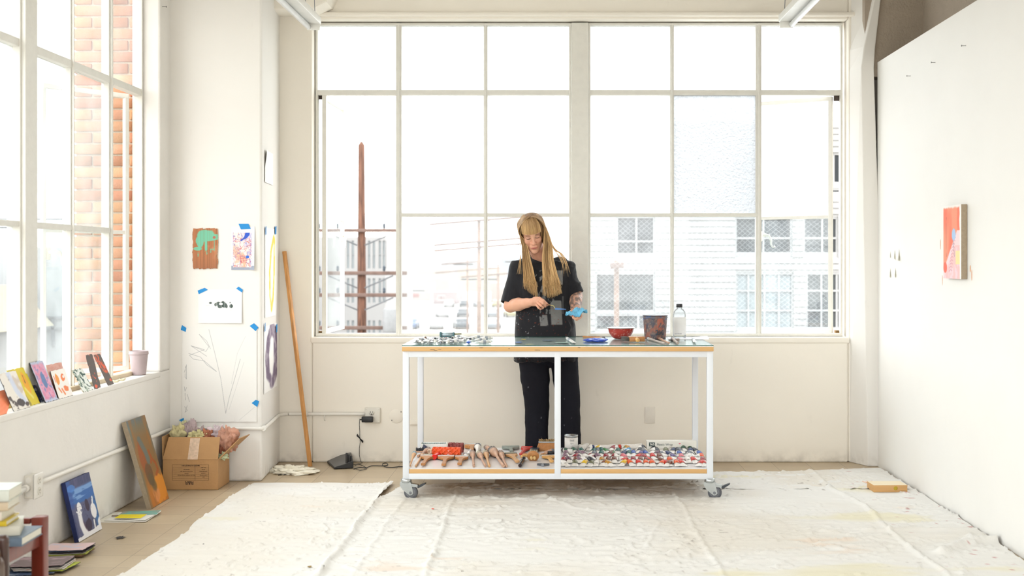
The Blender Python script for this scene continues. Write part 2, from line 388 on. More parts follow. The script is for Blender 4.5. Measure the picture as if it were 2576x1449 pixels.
# pillar in the left corner and the beam haunch at its top
b = MB(); b.prism([(XL-0.02, 7.655), (-1.83, 7.655), (-1.885, YB+0.02), (XL-0.02, YB+0.02)], 0, ZC); struct(b, 'wall_pillar_left', m_pillar, bevel=0.014)
b = MB(); b.prism([(-1.9, 3.03), (-1.62, 3.03), (-1.52, 3.08), (-1.46, 3.2), (-1.44, ZC), (-1.9, ZC)], 8.14, YB+0.02, axis='y'); struct(b, 'trim_1', m_wall, bevel=0.012)
b = MB(); b.box(WX0-0.05, WX1+0.05, YB-0.03, YB+0.01, 3.03, 3.06); struct(b, 'trim_2', m_wall, bevel=0.012)
# front wall (behind the camera) with wide openings added to let in fill light
b = MB(); b.box(-2.6, 2.6, YF-0.2, YF, 0, 0.8); b.box(-2.6, 2.6, YF-0.2, YF, 3.1, ZC); b.box(-2.6, -2.1, YF-0.2, YF, 0.8, 3.1); b.box(1.9, 2.6, YF-0.2, YF, 0.8, 3.1); b.box(-0.2, 0, YF-0.2, YF, 0.8, 3.1)
struct(b, 'wall_front', m_wall)

# ------------------------------------------------------------------ windows
g_clear = glass('clear_glass', (236, 243, 243), 0.05, hvar=0.8)
g_haze = glass('hazy_glass', (232, 238, 238), 0.12, hscale=3, hvar=0.7)
g_wire = glass('wired_glass', (228, 236, 240), 0.10, hscale=5, hvar=0.5, wire=True)
g_hammer = glass('hammered_glass', (200, 212, 222), 0.95, hscale=45, hvar=0.05, bump=0.6, bscale=60, hcol=(158, 162, 165))
g_frost = glass('frosted_glass', (238, 240, 240), 0.88, hscale=30, hvar=0.06, bump=0.3, bscale=60)
g_brick = glass('dusty_glass', (226, 228, 226), 0.17, hscale=4, hvar=0.25)
g_street = glass('street_haze_glass', (244, 246, 246), 0.10, hscale=3, hvar=0.3)
GL = [g_clear, g_haze, g_wire, g_hammer, g_frost, g_brick, g_street]
mapB = lambda u, d, z: Vector((u, YW+d, z))
mapL = lambda u, d, z: Vector((XW-d, u, z))
def mbox(b, mp, u0, u1, d0, d1, z0, z1, mi=0):
    vs = [mp(u, d, z) for z in (z0, z1) for d in (d0, d1) for u in (u0, u1)]
    b.add(vs, [(0, 2, 3, 1), (4, 5, 7, 6), (0, 1, 5, 4), (2, 6, 7, 3), (0, 4, 6, 2), (1, 3, 7, 5)], mi)
def window(name, mp, us, zs, types, skip=(), fw=0.012, bw=0.013, thick=()):
    """us: bar centres incl. both ends, zs bottom..top; types[row][col] indexes the glass kinds"""
    r = empty(name, mp(us[0], 0, zs[0]), kind='structure')
    b = MB(); e = 0.03
    mbox(b, mp, us[0]-0.0, us[0]+e*0.5, -e, e, zs[0], zs[-1]); mbox(b, mp, us[-1]-e*0.5, us[-1], -e, e, zs[0], zs[-1])
    mbox(b, mp, us[0], us[-1], -e-0.002, e-0.001, zs[0], zs[0]+0.02); mbox(b, mp, us[0], us[-1], -e-0.002, e-0.001, zs[-1]-0.015, zs[-1])
    b.build('window_frame', m_frame, r, bevel=0.003)
    for i, u in enumerate(us[1:-1]):
        b = MB(); w = bw*(1.5 if i in thick else 1)
        mbox(b, mp, u-w, u+w, -0.022, 0.022, zs[0], zs[-1]); mbox(b, mp, u-w*0.35, u+w*0.35, -0.035, 0.02, zs[0], zs[-1]); b.build('window_bar', m_frame, r, bevel=0.002)
    for i, z in enumerate(zs[1:-1]):
        b = MB(); w = bw*(1.35 if z == zs[-2] else 0.95)
        c = len(us)-1
        if i == 0 and len(zs) > 3:   # middle bar is part of the casement where one opens
            cols = [k for k in range(c) if (0, k) not in skip]
            mbox(b, mp, us[cols[0]], us[cols[-1]+1], -0.025, 0.021, z-w, z+w)
        else: mbox(b, mp, us[0], us[-1], -0.024, 0.024, z-w, z+w)
        b.build('window_bar', m_frame, r, bevel=0.002)
    b = MB()
    for j in range(len(zs)-1):
        for i in range(len(us)-1):
            if (j, i) in skip: continue
            q = [mp(us[i], 0.004, zs[j]), mp(us[i+1], 0.004, zs[j]), mp(us[i+1], 0.004, zs[j+1]), mp(us[i], 0.004, zs[j+1])]
            b.add(q, [(0, 1, 2, 3)], types[j][i])
    b.build('window_pane', GL, r, fixn=False)
    return r
def casement(root, hinge, free, z0, zm, z1, types, bars=(0.0,), handle=True):
    """an opened steel casement between two plan points, with a middle bar, a stay and a curled handle"""
    h = Vector((hinge[0], hinge[1], 0)); f = Vector((free[0], free[1], 0)); d = (f-h); L = d.length; a = math.atan2(d.y, d.x)
    M = Matrix.Translation(h) @ Matrix.Rotation(a, 4, 'Z')
    b = MB(); t = 0.014; wf = 0.026
    b.box(0, wf, -t, t, z0, z1, M=M); b.box(L-wf*0.8, L, -t, t, z0, z1, M=M); b.box(0.001, L-0.001, -t-0.001, t+0.001, z0, z0+wf, M=M); b.box(0.001, L-0.001, -t-0.001, t+0.001, z1-wf, z1, M=M); b.box(0, L, -t*0.8, t*0.8, zm-0.011, zm+0.011, M=M)
    c = b.build('casement', m_frame, root, bevel=0.002)
    b = MB()
    for j, (za, zb) in enumerate(((z0, zm), (zm, z1))):
        b.add([M @ Vector(q) for q in ((0, 0, za), (L, 0, za), (L, 0, zb), (0, 0, zb))], [(0, 1, 2, 3)], types[j])
    b.build('casement_pane', GL, c, fixn=False)
    if handle:
        s = handle
        b = MB(); hx = L-0.03; hz = zm-0.13
        b.rbox(hx-0.02, hx+0.012, -0.012, 0.012, hz-0.035, hz+0.035, 0.004, M=M)
        pts = [(hx, s*0.02, hz+0.005), (hx-0.02, s*0.035, hz+0.012), (hx-0.055, s*0.04, hz+0.005), (hx-0.07, s*0.04, hz-0.025), (hx-0.072, s*0.04, hz-0.06), (hx-0.085, s*0.04, hz-0.078), (hx-0.1, s*0.04, hz-0.07)]
        b.tube([M @ Vector(p) for p in pts], [0.01, 0.012, 0.011, 0.009, 0.007, 0.006, 0.008], 8)
        b.ell((hx-0.02, s*0.035, hz+0.012), (0.016, 0.012, 0.014), M=M)
        b.build('casement_handle', mat('ivory_handle', (226, 222, 208), 0.4), c)
    return c
ZB = [0.853, 1.686, 2.527, 3.003]
w3 = window('window_3', mapB, [-1.655, -1.0846, -0.4875, 0.101], ZB, [[0, 6, 6], [0, 4, 4], [1, 1, 1]], skip=((0, 0), (1, 0)), thick=(0,))
w4 = window('window_4', mapB, [0.219, 0.794, 1.389, 1.965], ZB, [[2, 2, 1], [4, 3, 1], [1, 4, 4]], skip=((0, 2), (1, 2)), thick=(1,))
b = MB(); b.box(0.101, 0.219, YW-0.05, YW+0.05, ZB[0], ZB[-1]); struct(b, 'trim_3', m_frame, bevel=0.006)
casement(w3, (-1.603, YW+0.03), (-1.578, YW+0.60), 0.87, 1.675, 2.505, (1, 0), handle=-1)
casement(w4, (1.905, YW+0.02), (1.425, YW+0.33), 0.87, 1.675, 2.505, (2, 4), handle=-1)
# hinge-side strips of frame beside the two opened casements
for root, xa, xb in ((w3, -1.655, -1.652), ):
    b = MB(); b.box(-1.60-0.012, -1.60+0.016, YW-0.02, YW+0.02, 0.86, 2.52); b.build('window_bar', m_frame, root, bevel=0.002)
b = MB(); b.box(-1.652, -1.602, YW+0.01, YW+0.03, 2.485, 2.51); b.build('hinge_plate', m_darksteel, w3)
b = MB(); b.box(1.915, 1.95, YW+0.01, YW+0.03, 2.475, 2.51); b.build('hinge_plate', m_darksteel, w4)
b = MB(); b.box(-1.65, -1.605, YW+0.01, YW+0.06, 0.872, 0.885); b.build('hinge_plate', mat('rusty_hinge', (150, 116, 70), 0.8, var=0.4, vscale=60), w3)
b = MB(); b.box(1.925, 1.955, YW+0.01, YW+0.05, 0.872, 0.89); b.build('hinge_plate', MATS['rusty_hinge'], w4)
ZL = [0.70, 1.54, 2.386, 3.10]
w1 = window('window_1', mapL, [3.8, 4.41, 5.02, 5.76], ZL, [[1, 1, 1]]*3, bw=0.014)
w2 = window('window_2', mapL, [5.89, 6.377, 6.93, 7.45], ZL, [[1, 1, 1], [1, 5, 1], [1, 5, 5]], skip=((0, 2), (1, 2)), bw=0.015, thick=(1,))
w5 = window('window_5_unseen', mapL, [0.2, 1.2, 2.2, 3.15], ZL, [[1, 1, 1]]*3)  # unseen window, added to bring in side light
b = MB(); b.box(XW-0.04, XW+0.05, 5.758, 5.892, ZL[0], ZL[-1]); struct(b, 'trim_4', m_frame, bevel=0.004)
b = MB(); b.box(XW-0.04, XW+0.04, 3.70, 3.8, ZL[0], ZL[-1]); struct(b, 'trim_5', m_frame, bevel=0.004)
casement(w2, (-2.575, 7.40), (-2.90, 6.94), 0.715, 1.54, 2.37, (0, 0), handle=1)
b = MB(); b.box(-2.56, -2.515, 7.44, 7.456, 0.70, 2.37); b.build('hinge_plate', m_darksteel, w2)
# sill boards
b = MB(); b.rbox(XW+0.01, XL+0.004, 3.75, 7.46, LZ0-0.03, LZ0+0.003, 0.006); struct(b, 'trim_6', m_wallL)
b = MB(); b.rbox(WX0-0.01, WX1+0.01, YB-0.01, YW+0.02, WZ0-0.035, WZ0+0.006, 0.01); struct(b, 'trim_7', m_wall)
b = MB(); b.rbox(XW+0.015, XW+0.05, 3.8, 7.3, LZ0, LZ0+0.025, 0.005); struct(b, 'trim_8', mat('worn_sill_wood', (214, 196, 168), 0.7, var=0.08, vscale=10))
# brick reveal of the outer wall seen through window 2 (each course laid brick by brick in one wall mesh)
b = MB(); rb = random.Random(3)
b.box(-2.915, -2.55, 7.481, 7.95, -1.0, 3.6, 1)
z = -1.0; k = 0
while z < 3.6:
    xs = [-2.925, -2.83, -2.80, -2.565] if k % 2 else [-2.925, -2.70, -2.565]
    cuts = [(-2.925, -2.715), (-2.703, -2.555)] if k % 2 else [(-2.925, -2.82), (-2.808, -2.6), (-2.588, -2.555)]
    for x0, x1 in cuts:
        s = rb.uniform(-1, 1); c = rgb(192+s*14, 136+s*16+rb.uniform(-6, 6), 100+s*14)
        b.rbox(x0, x1, 7.468, 7.95, z+0.006, z+0.064, 0.003, 0, col=c, seg=1)
    z += 0.07; k += 1
m_brick = cmat('orange_brick', 0.9, bump=0.5, bscale=90); m_mortar = mat('mortar', (206, 190, 168), 0.95, bump=0.5, bscale=120)
o = struct(b, 'wall_brick_reveal', [m_brick, m_mortar])

# sky portals so that window light is sampled well
def portal(loc, rot, sx, sy):
    l = bpy.data.lights.new('sky_portal', 'AREA'); l.shape = 'RECTANGLE'; l.size = sx; l.size_y = sy; l.cycles.is_portal = True
    o = bpy.data.objects.new('sky_portal', l); COL.objects.link(o); o.location = loc; o.rotation_euler = rot
portal(((WX0+WX1)/2, YB+0.26, 1.93), (-PI/2, 0, 0), 3.7, 2.2)
portal((XL-0.16, 5.6, 1.9), (PI/2, 0, -PI/2), 3.8, 2.45)
portal((XL-0.16, 1.7, 1.9), (PI/2, 0, -PI/2), 3.0, 2.45)
portal((-0.1, YF-0.22, 1.95), (PI/2, 0, 0), 4.0, 2.3)
# ================================================================== panels with painted faces
m_paint = cmat('painted_surface', 0.65, bump=0.12, bscale=150)
m_paper = cmat('painted_paper', 0.8)
def mixc(a, c, m):
    c = np.array(c, float); m = np.asarray(m)[..., None]; return a*(1-m)+c*m
def flatc(u, c): return np.ones(u.shape+(3,))*np.array(c, float)
def seg(u, v, pts, w, ax=1.0):
    """mask of a polyline stroke, soft edged; ax = aspect of u relative to v"""
    d = np.full(u.shape, 9.0)
    for (x0, y0), (x1, y1) in zip(pts[:-1], pts[1:]):
        dx, dy = (x1-x0)*ax, y1-y0; px, py = (u-x0)*ax, v-y0
        t = np.clip((px*dx+py*dy)/(dx*dx+dy*dy+1e-9), 0, 1); d = np.minimum(d, np.hypot(px-t*dx, py-t*dy))
    return 1-sstep(w*0.6, w*1.2, d)
def blob(u, v, c, r, n=0.25, s=6, seed=1, rot=0.0):
    a, b = u-c[0], v-c[1]; x = a*math.cos(rot)+b*math.sin(rot); y = -a*math.sin(rot)+b*math.cos(rot)
    d = np.hypot(x/r[0], y/r[1])+n*(fbm(u*s, v*s, seed=seed)-0.5)*2
    return 1-sstep(0.92, 1.08, d)
def panel(name, O, U, V, t, fn, edge, nu=60, nv=60, parent=None, bend=None, front=None, rag=0.0):
    O, U, V = Vector(O), Vector(U), Vector(V); N = U.cross(V).normalized()
    uu, vv = np.meshgrid(np.linspace(0, 1, nu), np.linspace(0, 1, nv))
    C = s2la(np.clip(fn(uu, vv), 0, 255)).reshape(-1, 3)
    W = np.array(O)+uu[..., None]*np.array(U)+vv[..., None]*np.array(V)
    if rag:
        e = (fbm(uu*14, vv*14, seed=5)-0.5)*rag
        m = np.minimum(np.minimum(uu, 1-uu), np.minimum(vv, 1-vv)) < 1e-6
        W = W+(m*e)[..., None]*(np.array(U.normalized())+np.array(V.normalized()))
    if bend is not None: W = W+bend(uu, vv)[..., None]*np.array(N)
    W = W.reshape(-1, 3); n = nu*nv; B = W-np.array(N)*t
    vs = np.concatenate([W, B]); fs = []; mi = []
    for j in range(nv-1):
        for i in range(nu-1):
            a = j*nu+i; fs.append((a, a+1, a+nu+1, a+nu)); mi.append(0); fs.append((n+a, n+a+nu, n+a+nu+1, n+a+1)); mi.append(1)
    ring = [i for i in range(nu)]+[j*nu+nu-1 for j in range(1, nv)]+[(nv-1)*nu+i for i in range(nu-2, -1, -1)]+[j*nu for j in range(nv-2, 0, -1)]
    for a, b_ in zip(ring, ring[1:]+ring[:1]): fs.append((a, n+a, n+b_, b_)); mi.append(1)
    ob = npmesh(name, vs, fs, [front or m_paint, edge], parent, np.concatenate([C, C]), smooth=False)
    ob.data.polygons.foreach_set('material_index', mi)
    return ob
m_canvas_edge = mat('raw_linen_edge', (168, 152, 130), 0.9, var=0.08, vscale=60, bump=0.3, bscale=200)
m_card = mat('cardboard', (186, 144, 98), 0.85, var=0.04, vscale=14, bump=0.1, bscale=60)
m_white = mat('white_paper', (238, 236, 232), 0.8, var=0.01)
m_blacktrim = mat('black_edge', (40, 38, 44), 0.6)
m_tape = mat('blue_masking_tape', (22, 138, 208), 0.6, var=0.05, vscale=30)

# ================================================================== work table
m_steel = mat('white_powder_coat', (226, 230, 236), 0.4, var=0.01, vscale=4, bump=0.02, bscale=30)
def ply_mat():
    m = mat('plywood_edge', (214, 170, 112), 0.6, var=0.10, vscale=3, stretch=(1.2, 30, 160)); return m
m_ply = ply_mat()
m_lam = mat('white_laminate', (236, 236, 238), 0.25, var=0.01)
TX0, TX1, TY0, TY1 = -0.882, 0.897, 7.035, 7.845
tb = empty('work_table', (0.0075, 7.44, 0), label='long white steel work table on casters with plywood top and lower shelf', cat='table')
b = MB(); b.rbox(TX0, TX1, TY0, TY1, 0.852, 0.8785, 0.0015); b.build('tabletop', m_ply, tb)
b = MB(); b.box(TX0, TX1, TY0+0.0005, TY1, 0.8785, 0.8822); b.build('top_laminate', m_lam, tb)
for i in range(9):
    x = rnd.uniform(TX0+0.1, TX1-0.1); wv = rnd.uniform(0.004, 0.02); z = rnd.uniform(0.857, 0.873)
    b = MB(); b.ell((x, TY0+0.0002, z), (wv, 0.0008, 0.0012), n=8); b.build('wood_knot', m_blacktrim, tb)
LG = 0.036
def legat(x0, y0, nm='leg'):
    b = MB(); b.rbox(x0, x0+LG, y0, y0+LG, 0.125, 0.852, 0.003); return b.build(nm, m_steel, tb)
for x0 in (-0.88, -0.0115, 0.861):
    legat(x0, 7.05); legat(x0, 7.80)
for y0 in (7.0505, 7.7995):
    for z0, z1 in ((0.817, 0.8515), (0.1185, 0.1515)):
        b = MB(); b.rbox(-0.8795 if z0 > 0.5 else -0.8795, 0.8965, y0, y0+0.035, z0, z1, 0.002); b.build('rail', m_steel, tb)
for x0 in (-0.8795, 0.8615):
    for z0, z1 in ((0.817, 0.8515), (0.1185, 0.1515)):
        b = MB(); b.rbox(x0, x0+0.035, 7.086, 7.80, z0, z1, 0.002); b.build('rail', m_steel, tb)
SZ = 0.179
for x0, x1 in ((-0.8435, -0.012), (0.025, 0.8605)):
    b = MB(); b.rbox(x0, x1, 7.052, 7.85, 0.1518, 0.1775, 0.0012); sh = b.build('shelf_board', m_ply, tb)
    b = MB(); b.box(x0, x1, 7.0525, 7.85, 0.1775, SZ); b.build('shelf_laminate', m_lam, sh)
m_zinc = mat('zinc_plate', (196, 202, 204), 0.3, metal=0.85, var=0.05, vscale=20)
m_rubber = mat('grey_rubber', (92, 94, 100), 0.6, var=0.05); m_hub = mat('hub_grey', (128, 130, 136), 0.45)
m_pedal = mat('dark_pedal', (52, 58, 64), 0.45)
def caster(x, y, ang):
    c = empty('caster', (x, y, 0.118), (0, 0, ang), parent=None)
    c.parent = tb; c.location = Vector((x, y, 0.118))-tb.location
    b = MB(); b.lathe([(0.0, 0.004), (0.026, 0.004), (0.03, -0.002), (0.031, -0.012), (0.027, -0.02), (0.0, -0.02)], 28); b.build('swivel_cup', m_zinc, c, local=True)
    b = MB()
    for s in (-1, 1):
        prof = [(-0.032, -0.016), (0.028, -0.016), (0.034, -0.03), (0.046, -0.078), (0.038, -0.09), (0.024, -0.092), (-0.018, -0.06), (-0.034, -0.034)]
        b.prism(prof, s*0.017-0.0015, s*0.017+0.0015, axis='y')
    b.rbox(-0.032, 0.03, -0.018, 0.018, -0.026, -0.016, 0.003); b.build('fork', m_zinc, c, local=True, bevel=0.001)
    Mw = Matrix.Translation((0.028, 0, -0.076)) @ Matrix.Rotation(PI/2, 4, 'X')
    b = MB(); b.lathe([(0.028, -0.012), (0.036, -0.012), (0.0395, -0.008), (0.04, 0), (0.0395, 0.008), (0.036, 0.012), (0.028, 0.012)], 36, M=Mw); wv = b.build('wheel', m_rubber, c, local=True)
    b = MB(); b.lathe([(0.0, -0.011), (0.028, -0.0125), (0.0285, 0), (0.028, 0.0125), (0.0, 0.011)], 28, M=Mw); b.lathe([(0, -0.024), (0.007, -0.024), (0.008, -0.02), (0.008, 0.02), (0.007, 0.024), (0, 0.024)], 12, M=Mw); b.build('hub', m_hub, wv, local=True)
    b = MB(); b.prism([(0.028, -0.024), (0.07, -0.03), (0.07, -0.046), (0.034, -0.044)], -0.014, 0.014, axis='y'); b.build('brake_bracket', m_zinc, c, local=True, bevel=0.001)
    b = MB(); b.prism([(0.068, -0.04), (0.085, -0.03), (0.112, -0.02), (0.115, -0.026), (0.09, -0.042), (0.07, -0.05)], -0.018, 0.018, axis='y'); b.build('brake_pedal', m_pedal, c, local=True, bevel=0.002)
caster(-0.862, 7.07, -0.12); caster(0.880, 7.07, -0.25); caster(-0.862, 7.80, 2.6); caster(0.880, 7.80, 0.6)

# glass sheet on the table
def sheet_glass():
    m = bpy.data.materials.new('sheet_glass'); m.use_nodes = True; nt = m.node_tree; nt.nodes.clear()
    out = _n(nt, 'ShaderNodeOutputMaterial'); tr = _n(nt, 'ShaderNodeBsdfTransparent'); tr.inputs[0].default_value = (*rgb(240, 249, 246), 1)
    gl = _n(nt, 'ShaderNodeBsdfGlossy'); gl.inputs['Roughness'].default_value = 0.07
    fr0 = _n(nt, 'ShaderNodeLayerWeight'); fr0.inputs[0].default_value = 0.5; fr = _n(nt, 'ShaderNodeMath', operation='POWER'); fr.inputs[1].default_value = 5.0; nt.links.new(fr0.outputs['Facing'], fr.inputs[0])
    mx = _n(nt, 'ShaderNodeMixShader'); mu = _n(nt, 'ShaderNodeMath', operation='MULTIPLY_ADD'); mu.inputs[1].default_value = 0.75; mu.inputs[2].default_value = 0.04; nt.links.new(fr.outputs[0], mu.inputs[0]); nt.links.new(mu.outputs[0], mx.inputs[0]); nt.links.new(tr.outputs[0], mx.inputs[1]); nt.links.new(gl.outputs[0], mx.inputs[2]); nt.links.new(mx.outputs[0], out.inputs[0]); return m
m_gedge = mat('green_glass_edge', (20, 92, 82), 0.15, var=0.1)
b = MB(); gz0, gz1 = 0.8823, 0.8872
b.add([(TX0, TY0, gz1), (TX1, TY0, gz1), (TX1, TY1, gz1), (TX0, TY1, gz1)], [(0, 1, 2, 3)], 0)
b.add([(TX0, TY0, z) for z in (gz0, gz1)]+[(TX1, TY0, z) for z in (gz0, gz1)]+[(TX1, TY1, z) for z in (gz0, gz1)]+[(TX0, TY1, z) for z in (gz0, gz1)], [(0, 2, 3, 1), (2, 4, 5, 3), (4, 6, 7, 5), (6, 0, 1, 7)], 1)
o = b.build('glass_sheet', [sheet_glass(), m_gedge], fixn=False); tag(o, 'sheet of clear glass with a green edge covering the work table top', 'glass sheet')

# ================================================================== drop cloths
m_cloth = cmat('canvas_drop_cloth', 0.92, bump=0.35, bscale=260, spec=0.15)
RIDGE = [([(985, 1217), (946, 1264), (909, 1310), (884, 1351), (803, 1449), (760, 1500)], 0.018, 0.018, 1),
         ([(1020, 1261), (977, 1313), (935, 1380), (896, 1441), (870, 1500)], 0.007, 0.010, 0),
         ([(1157, 1223), (1135, 1273), (1107, 1360), (1073, 1441), (1050, 1500)], 0.009, 0.012, 0),
         ([(1691, 1236), (1735, 1313), (1803, 1428), (1840, 1500)], 0.008, 0.012, 0),
         ([(2032, 1184), (2091, 1236), (2178, 1279), (2272, 1372), (2379, 1449), (2430, 1500)], 0.012, 0.014, 0),
         ([(1255, 1316), (1400, 1321), (1500, 1322)], 0.008, 0.012, 0), ([(1735, 1313), (1830, 1314), (1960, 1318)], 0.010, 0.012, 0),
         ([(1430, 1388), (1600, 1381), (1790, 1374), (2040, 1345)], 0.008, 0.014, 0), ([(1780, 1368), (1900, 1352), (2030, 1341)], 0.009, 0.012, 0),
         ([(400, 1400), (470, 1403), (560, 1405)], 0.008, 0.012, 0), ([(480, 1332), (540, 1322), (640, 1318)], 0.012, 0.018, 0),
         ([(2060, 1374), (2130, 1364), (2230, 1356)], 0.010, 0.016, 0), ([(2370, 1395), (2440, 1372), (2520, 1368)], 0.028, 0.03, 0), ([(2180, 1340), (2290, 1338), (2470, 1336)], 0.014, 0.016, 0),
         ([(1660, 1320), (1640, 1350), (1625, 1385)], 0.006, 0.010, 0), ([(1500, 1290), (1440, 1282), (1390, 1262)], 0.007, 0.014, 0),
         ([(1110, 1440), (1180, 1445), (1300, 1438)], 0.006, 0.012, 0), ([(1880, 1420), (2000, 1412), (2150, 1406)], 0.010, 0.018, 0),
         ([(620, 1240), (760, 1262), (880, 1258)], 0.007, 0.016, 0), ([(700, 1330), (800, 1300), (880, 1290)], 0.007, 0.016, 0)]
RIDGE = [([FL(x, y) for x, y in p], h, w_, k) for p, h, w_, k in RIDGE]
def cloth_h(X, Y, seed):
    h = 0.006+0.010*(fbm(X*1.6, Y*3.5, seed=seed)-0.4)+0.007*(np.abs(fbm(X*3+Y, Y*9-X*0.7, seed=seed+3)-0.5))*2+0.003*(fbm(X*14, Y*22, seed=seed+5)-0.5)
    # thin sharp creases
    c = fbm(X*2.2+0.3*Y, Y*5.2+0.4*X, seed=seed+9, oct=3); h = h+0.009*np.exp(-((c-0.5)/0.010)**2)
    c = fbm(X*4.1, Y*6.2-1.1*X, seed=seed+19, oct=3); h = h+0.007*np.exp(-((c-0.47)/0.010)**2); c = fbm(X*1.2+0.2*Y, Y*7.5-0.3*X, seed=seed+29, oct=3); h = h+0.007*np.exp(-((c-0.52)/0.010)**2)
    for p, hh, ww, k in RIDGE:
        x0, x1 = min(q.x for q in p)-0.15, max(q.x for q in p)+0.15; y0, y1 = min(q.y for q in p)-0.15, max(q.y for q in p)+0.15
        msk = (X > x0) & (X < x1) & (Y > y0) & (Y < y1)
        if not msk.any(): continue
        xs, ys = X[msk], Y[msk]; d = np.full(xs.shape, 9.0); jit = (fbm(xs*7, ys*7, seed=31)-0.5)*0.035
        for a, b_ in zip(p[:-1], p[1:]):
            dx, dy = b_.x-a.x, b_.y-a.y; t = np.clip(((xs-a.x)*dx+(ys-a.y)*dy)/(dx*dx+dy*dy), 0, 1)
            d = np.minimum(d, np.hypot(xs+jit-a.x-t*dx, ys+jit*0.7-a.y-t*dy))
        hv = hh*np.exp(-(d/ww)**2)*(0.6+0.8*fbm(xs*5, ys*5, seed=41)); h[msk] += hv
    return np.clip(h, 0.0022, 0.06)
def cloth_col(X, Y, seed, base=(233, 231, 227)):
    c = flatc(X, base)
    c = mixc(c, (228, 222, 212), sstep(0.45, 0.75, fbm(X*1.3, Y*1.3, seed=seed))*0.8)
    c = mixc(c, (230, 222, 186), sstep(0.70, 0.84, fbm(X*1.1+5, Y*2.6, seed=seed+1))*0.55)
    c = mixc(c, (232, 204, 180), sstep(0.74, 0.86, fbm(X*1.5+9, Y*5, seed=seed+2))*0.4)
    w_ = sstep(1.2, 2.0, X)*0.5+0.3
    c = mixc(c, (120, 108, 100), sstep(0.90, 0.93, vnoise(X*40, Y*70, seed=seed+4))*sstep(0.52, 0.68, fbm(X*2, Y*2, seed=seed+6))*w_)
    c = mixc(c, (190, 130, 130), sstep(0.90, 0.93, vnoise(X*26, Y*44, seed=seed+7))*sstep(1.6, 2.05, X)*0.8)
    return c
def cloth(name, poly_l, poly_r, nu, nv, seed, label, dz=0.0, holes=None):
    """cloth between a left and a right plan curve, far to near"""
    def curve(pl, t):
        L = [0.0]
        for a, b_ in zip(pl[:-1], pl[1:]): L.append(L[-1]+math.dist(a, b_))
        s = t*L[-1]; return np.interp(s, L, [p[0] for p in pl]), np.interp(s, L, [p[1] for p in pl])
    t = np.linspace(0, 1, nv); lx, ly = curve(poly_l, t); rx, ry = curve(poly_r, t); u = np.linspace(0, 1, nu)
    X = lx[:, None]*(1-u)+rx[:, None]*u; Y = ly[:, None]*(1-u)+ry[:, None]*u
    X = X+0.010*(fbm(X*6, Y*6, seed=seed+50)-0.5); Y = Y+0.03*(fbm(X*5, Y*2, seed=seed+51)-0.5)
    Z = cloth_h(X, Y, seed)+dz
    C = s2la(cloth_col(X, Y, seed)).reshape(-1, 3)
    fs = [(j*nu+i, (j+1)*nu+i, (j+1)*nu+i+1, j*nu+i+1) for j in range(nv-1) for i in range(nu-1)]
    o = npmesh(name, np.stack([X, Y, Z], -1).reshape(-1, 3), fs, m_cloth, None, C)
    return tag(o, label, 'drop cloth')
def fl2(*pts): return [tuple(FL(x, y).xy) for x, y in pts]
cloth('drop_cloth', fl2((640, 1216), (600, 1240), (488, 1318), (475, 1338), (310, 1449))+[(-2.16, 4.2), (-2.0, 3.6)],
      fl2((990, 1218), (950, 1262), (912, 1310), (887, 1351), (810, 1449))+[(-1.0, 4.2), (-1.0, 3.6)], 150, 260, 11,
      'white canvas drop cloth lying left of the work table over the bare tiles')
cloth('drop_cloth', fl2((1010, 1226), (946, 1266), (905, 1310), (880, 1351), (800, 1449))+[(-1.03, 4.2), (-1.03, 3.6)],
      [(2.12, 8.0), (2.13, 7.2), (2.125, 6.0), (2.10, 5.2), (2.08, 4.6), (2.12, 3.6)], 330, 300, 23,
      'cream canvas drop cloth with creases and paint spots under the work table', dz=0.003)
b_ = None
# far flap of the cloth that reaches behind the table
cloth('drop_cloth', fl2((1250, 1206), (1244, 1216), (1240, 1236)), fl2((2215, 1184), (2240, 1200), (2290, 1236)), 260, 40, 37,
      'canvas drop cloth strip reaching from behind the table to the right wall', dz=0.006)

# ================================================================== things on the right of the floor and wall
wb = empty('plywood_block', FL(2232, 1238), (0, 0, 0.03), label='small pale plywood block lying on the drop cloth near the right wall', cat='wood block')
b = MB(); b.rbox(-0.100, 0.100, -0.065, 0.075, 0.012, 0.052, 0.002, M=None); b.build('block', mat('birch_ply', (206, 160, 104), 0.6, var=0.12, vscale=3, stretch=(1, 1, 110)), wb, local=True)
b = MB(); b.box(-0.0985, 0.0985, -0.0635, 0.0735, 0.052, 0.0528); b.build('top_veneer', mat('pale_veneer', (240, 226, 196), 0.55, var=0.03, stretch=(1, 8, 1)), wb, local=True)
b = MB(); b.ell((0.03, -0.0655, 0.035), (0.012, 0.0012, 0.012)); b.build('paint_spot', mat('olive_paint', (176, 150, 30), 0.5), wb, local=True)
def splat(name, px, py, rx, ry, m, label, z=0.012, seed=0, cat='paint stain', n=26):
    c = FL(px, py); r = random.Random(seed); b = MB(); vs = [(c.x, c.y, z+0.0025)]
    for k in range(n):
        a = 2*PI*k/n; q = r.uniform(0.55, 1.1); vs.append((c.x+rx*q*math.cos(a), c.y+ry*q*math.sin(a), z))
    b.add(vs, [(0, 1+k, 1+(k+1) % n) for k in range(n)], 0, True)
    o = b.build(name, m); return tag(o, label, cat)
splat('paint_stain', 2187, 1218, 0.045, 0.05, mat('orange_paint', (226, 150, 84), 0.6), 'faint orange paint stain on the cloth beside the plywood block', 0.014, 3)
splat('paint_stain', 1089, 1286, 0.011, 0.016, mat('coral_paint', (224, 96, 74), 0.6), 'small coral red paint dot on the cloth in front of the table', 0.014, 4, n=20)
o = splat('leaf_scrap', 302, 1354, 0.03, 0.035, mat('dark_scrap', (58, 54, 52), 0.8), 'dark curled scrap lying on the bare floor tiles', 0.004, 8, 'scrap')
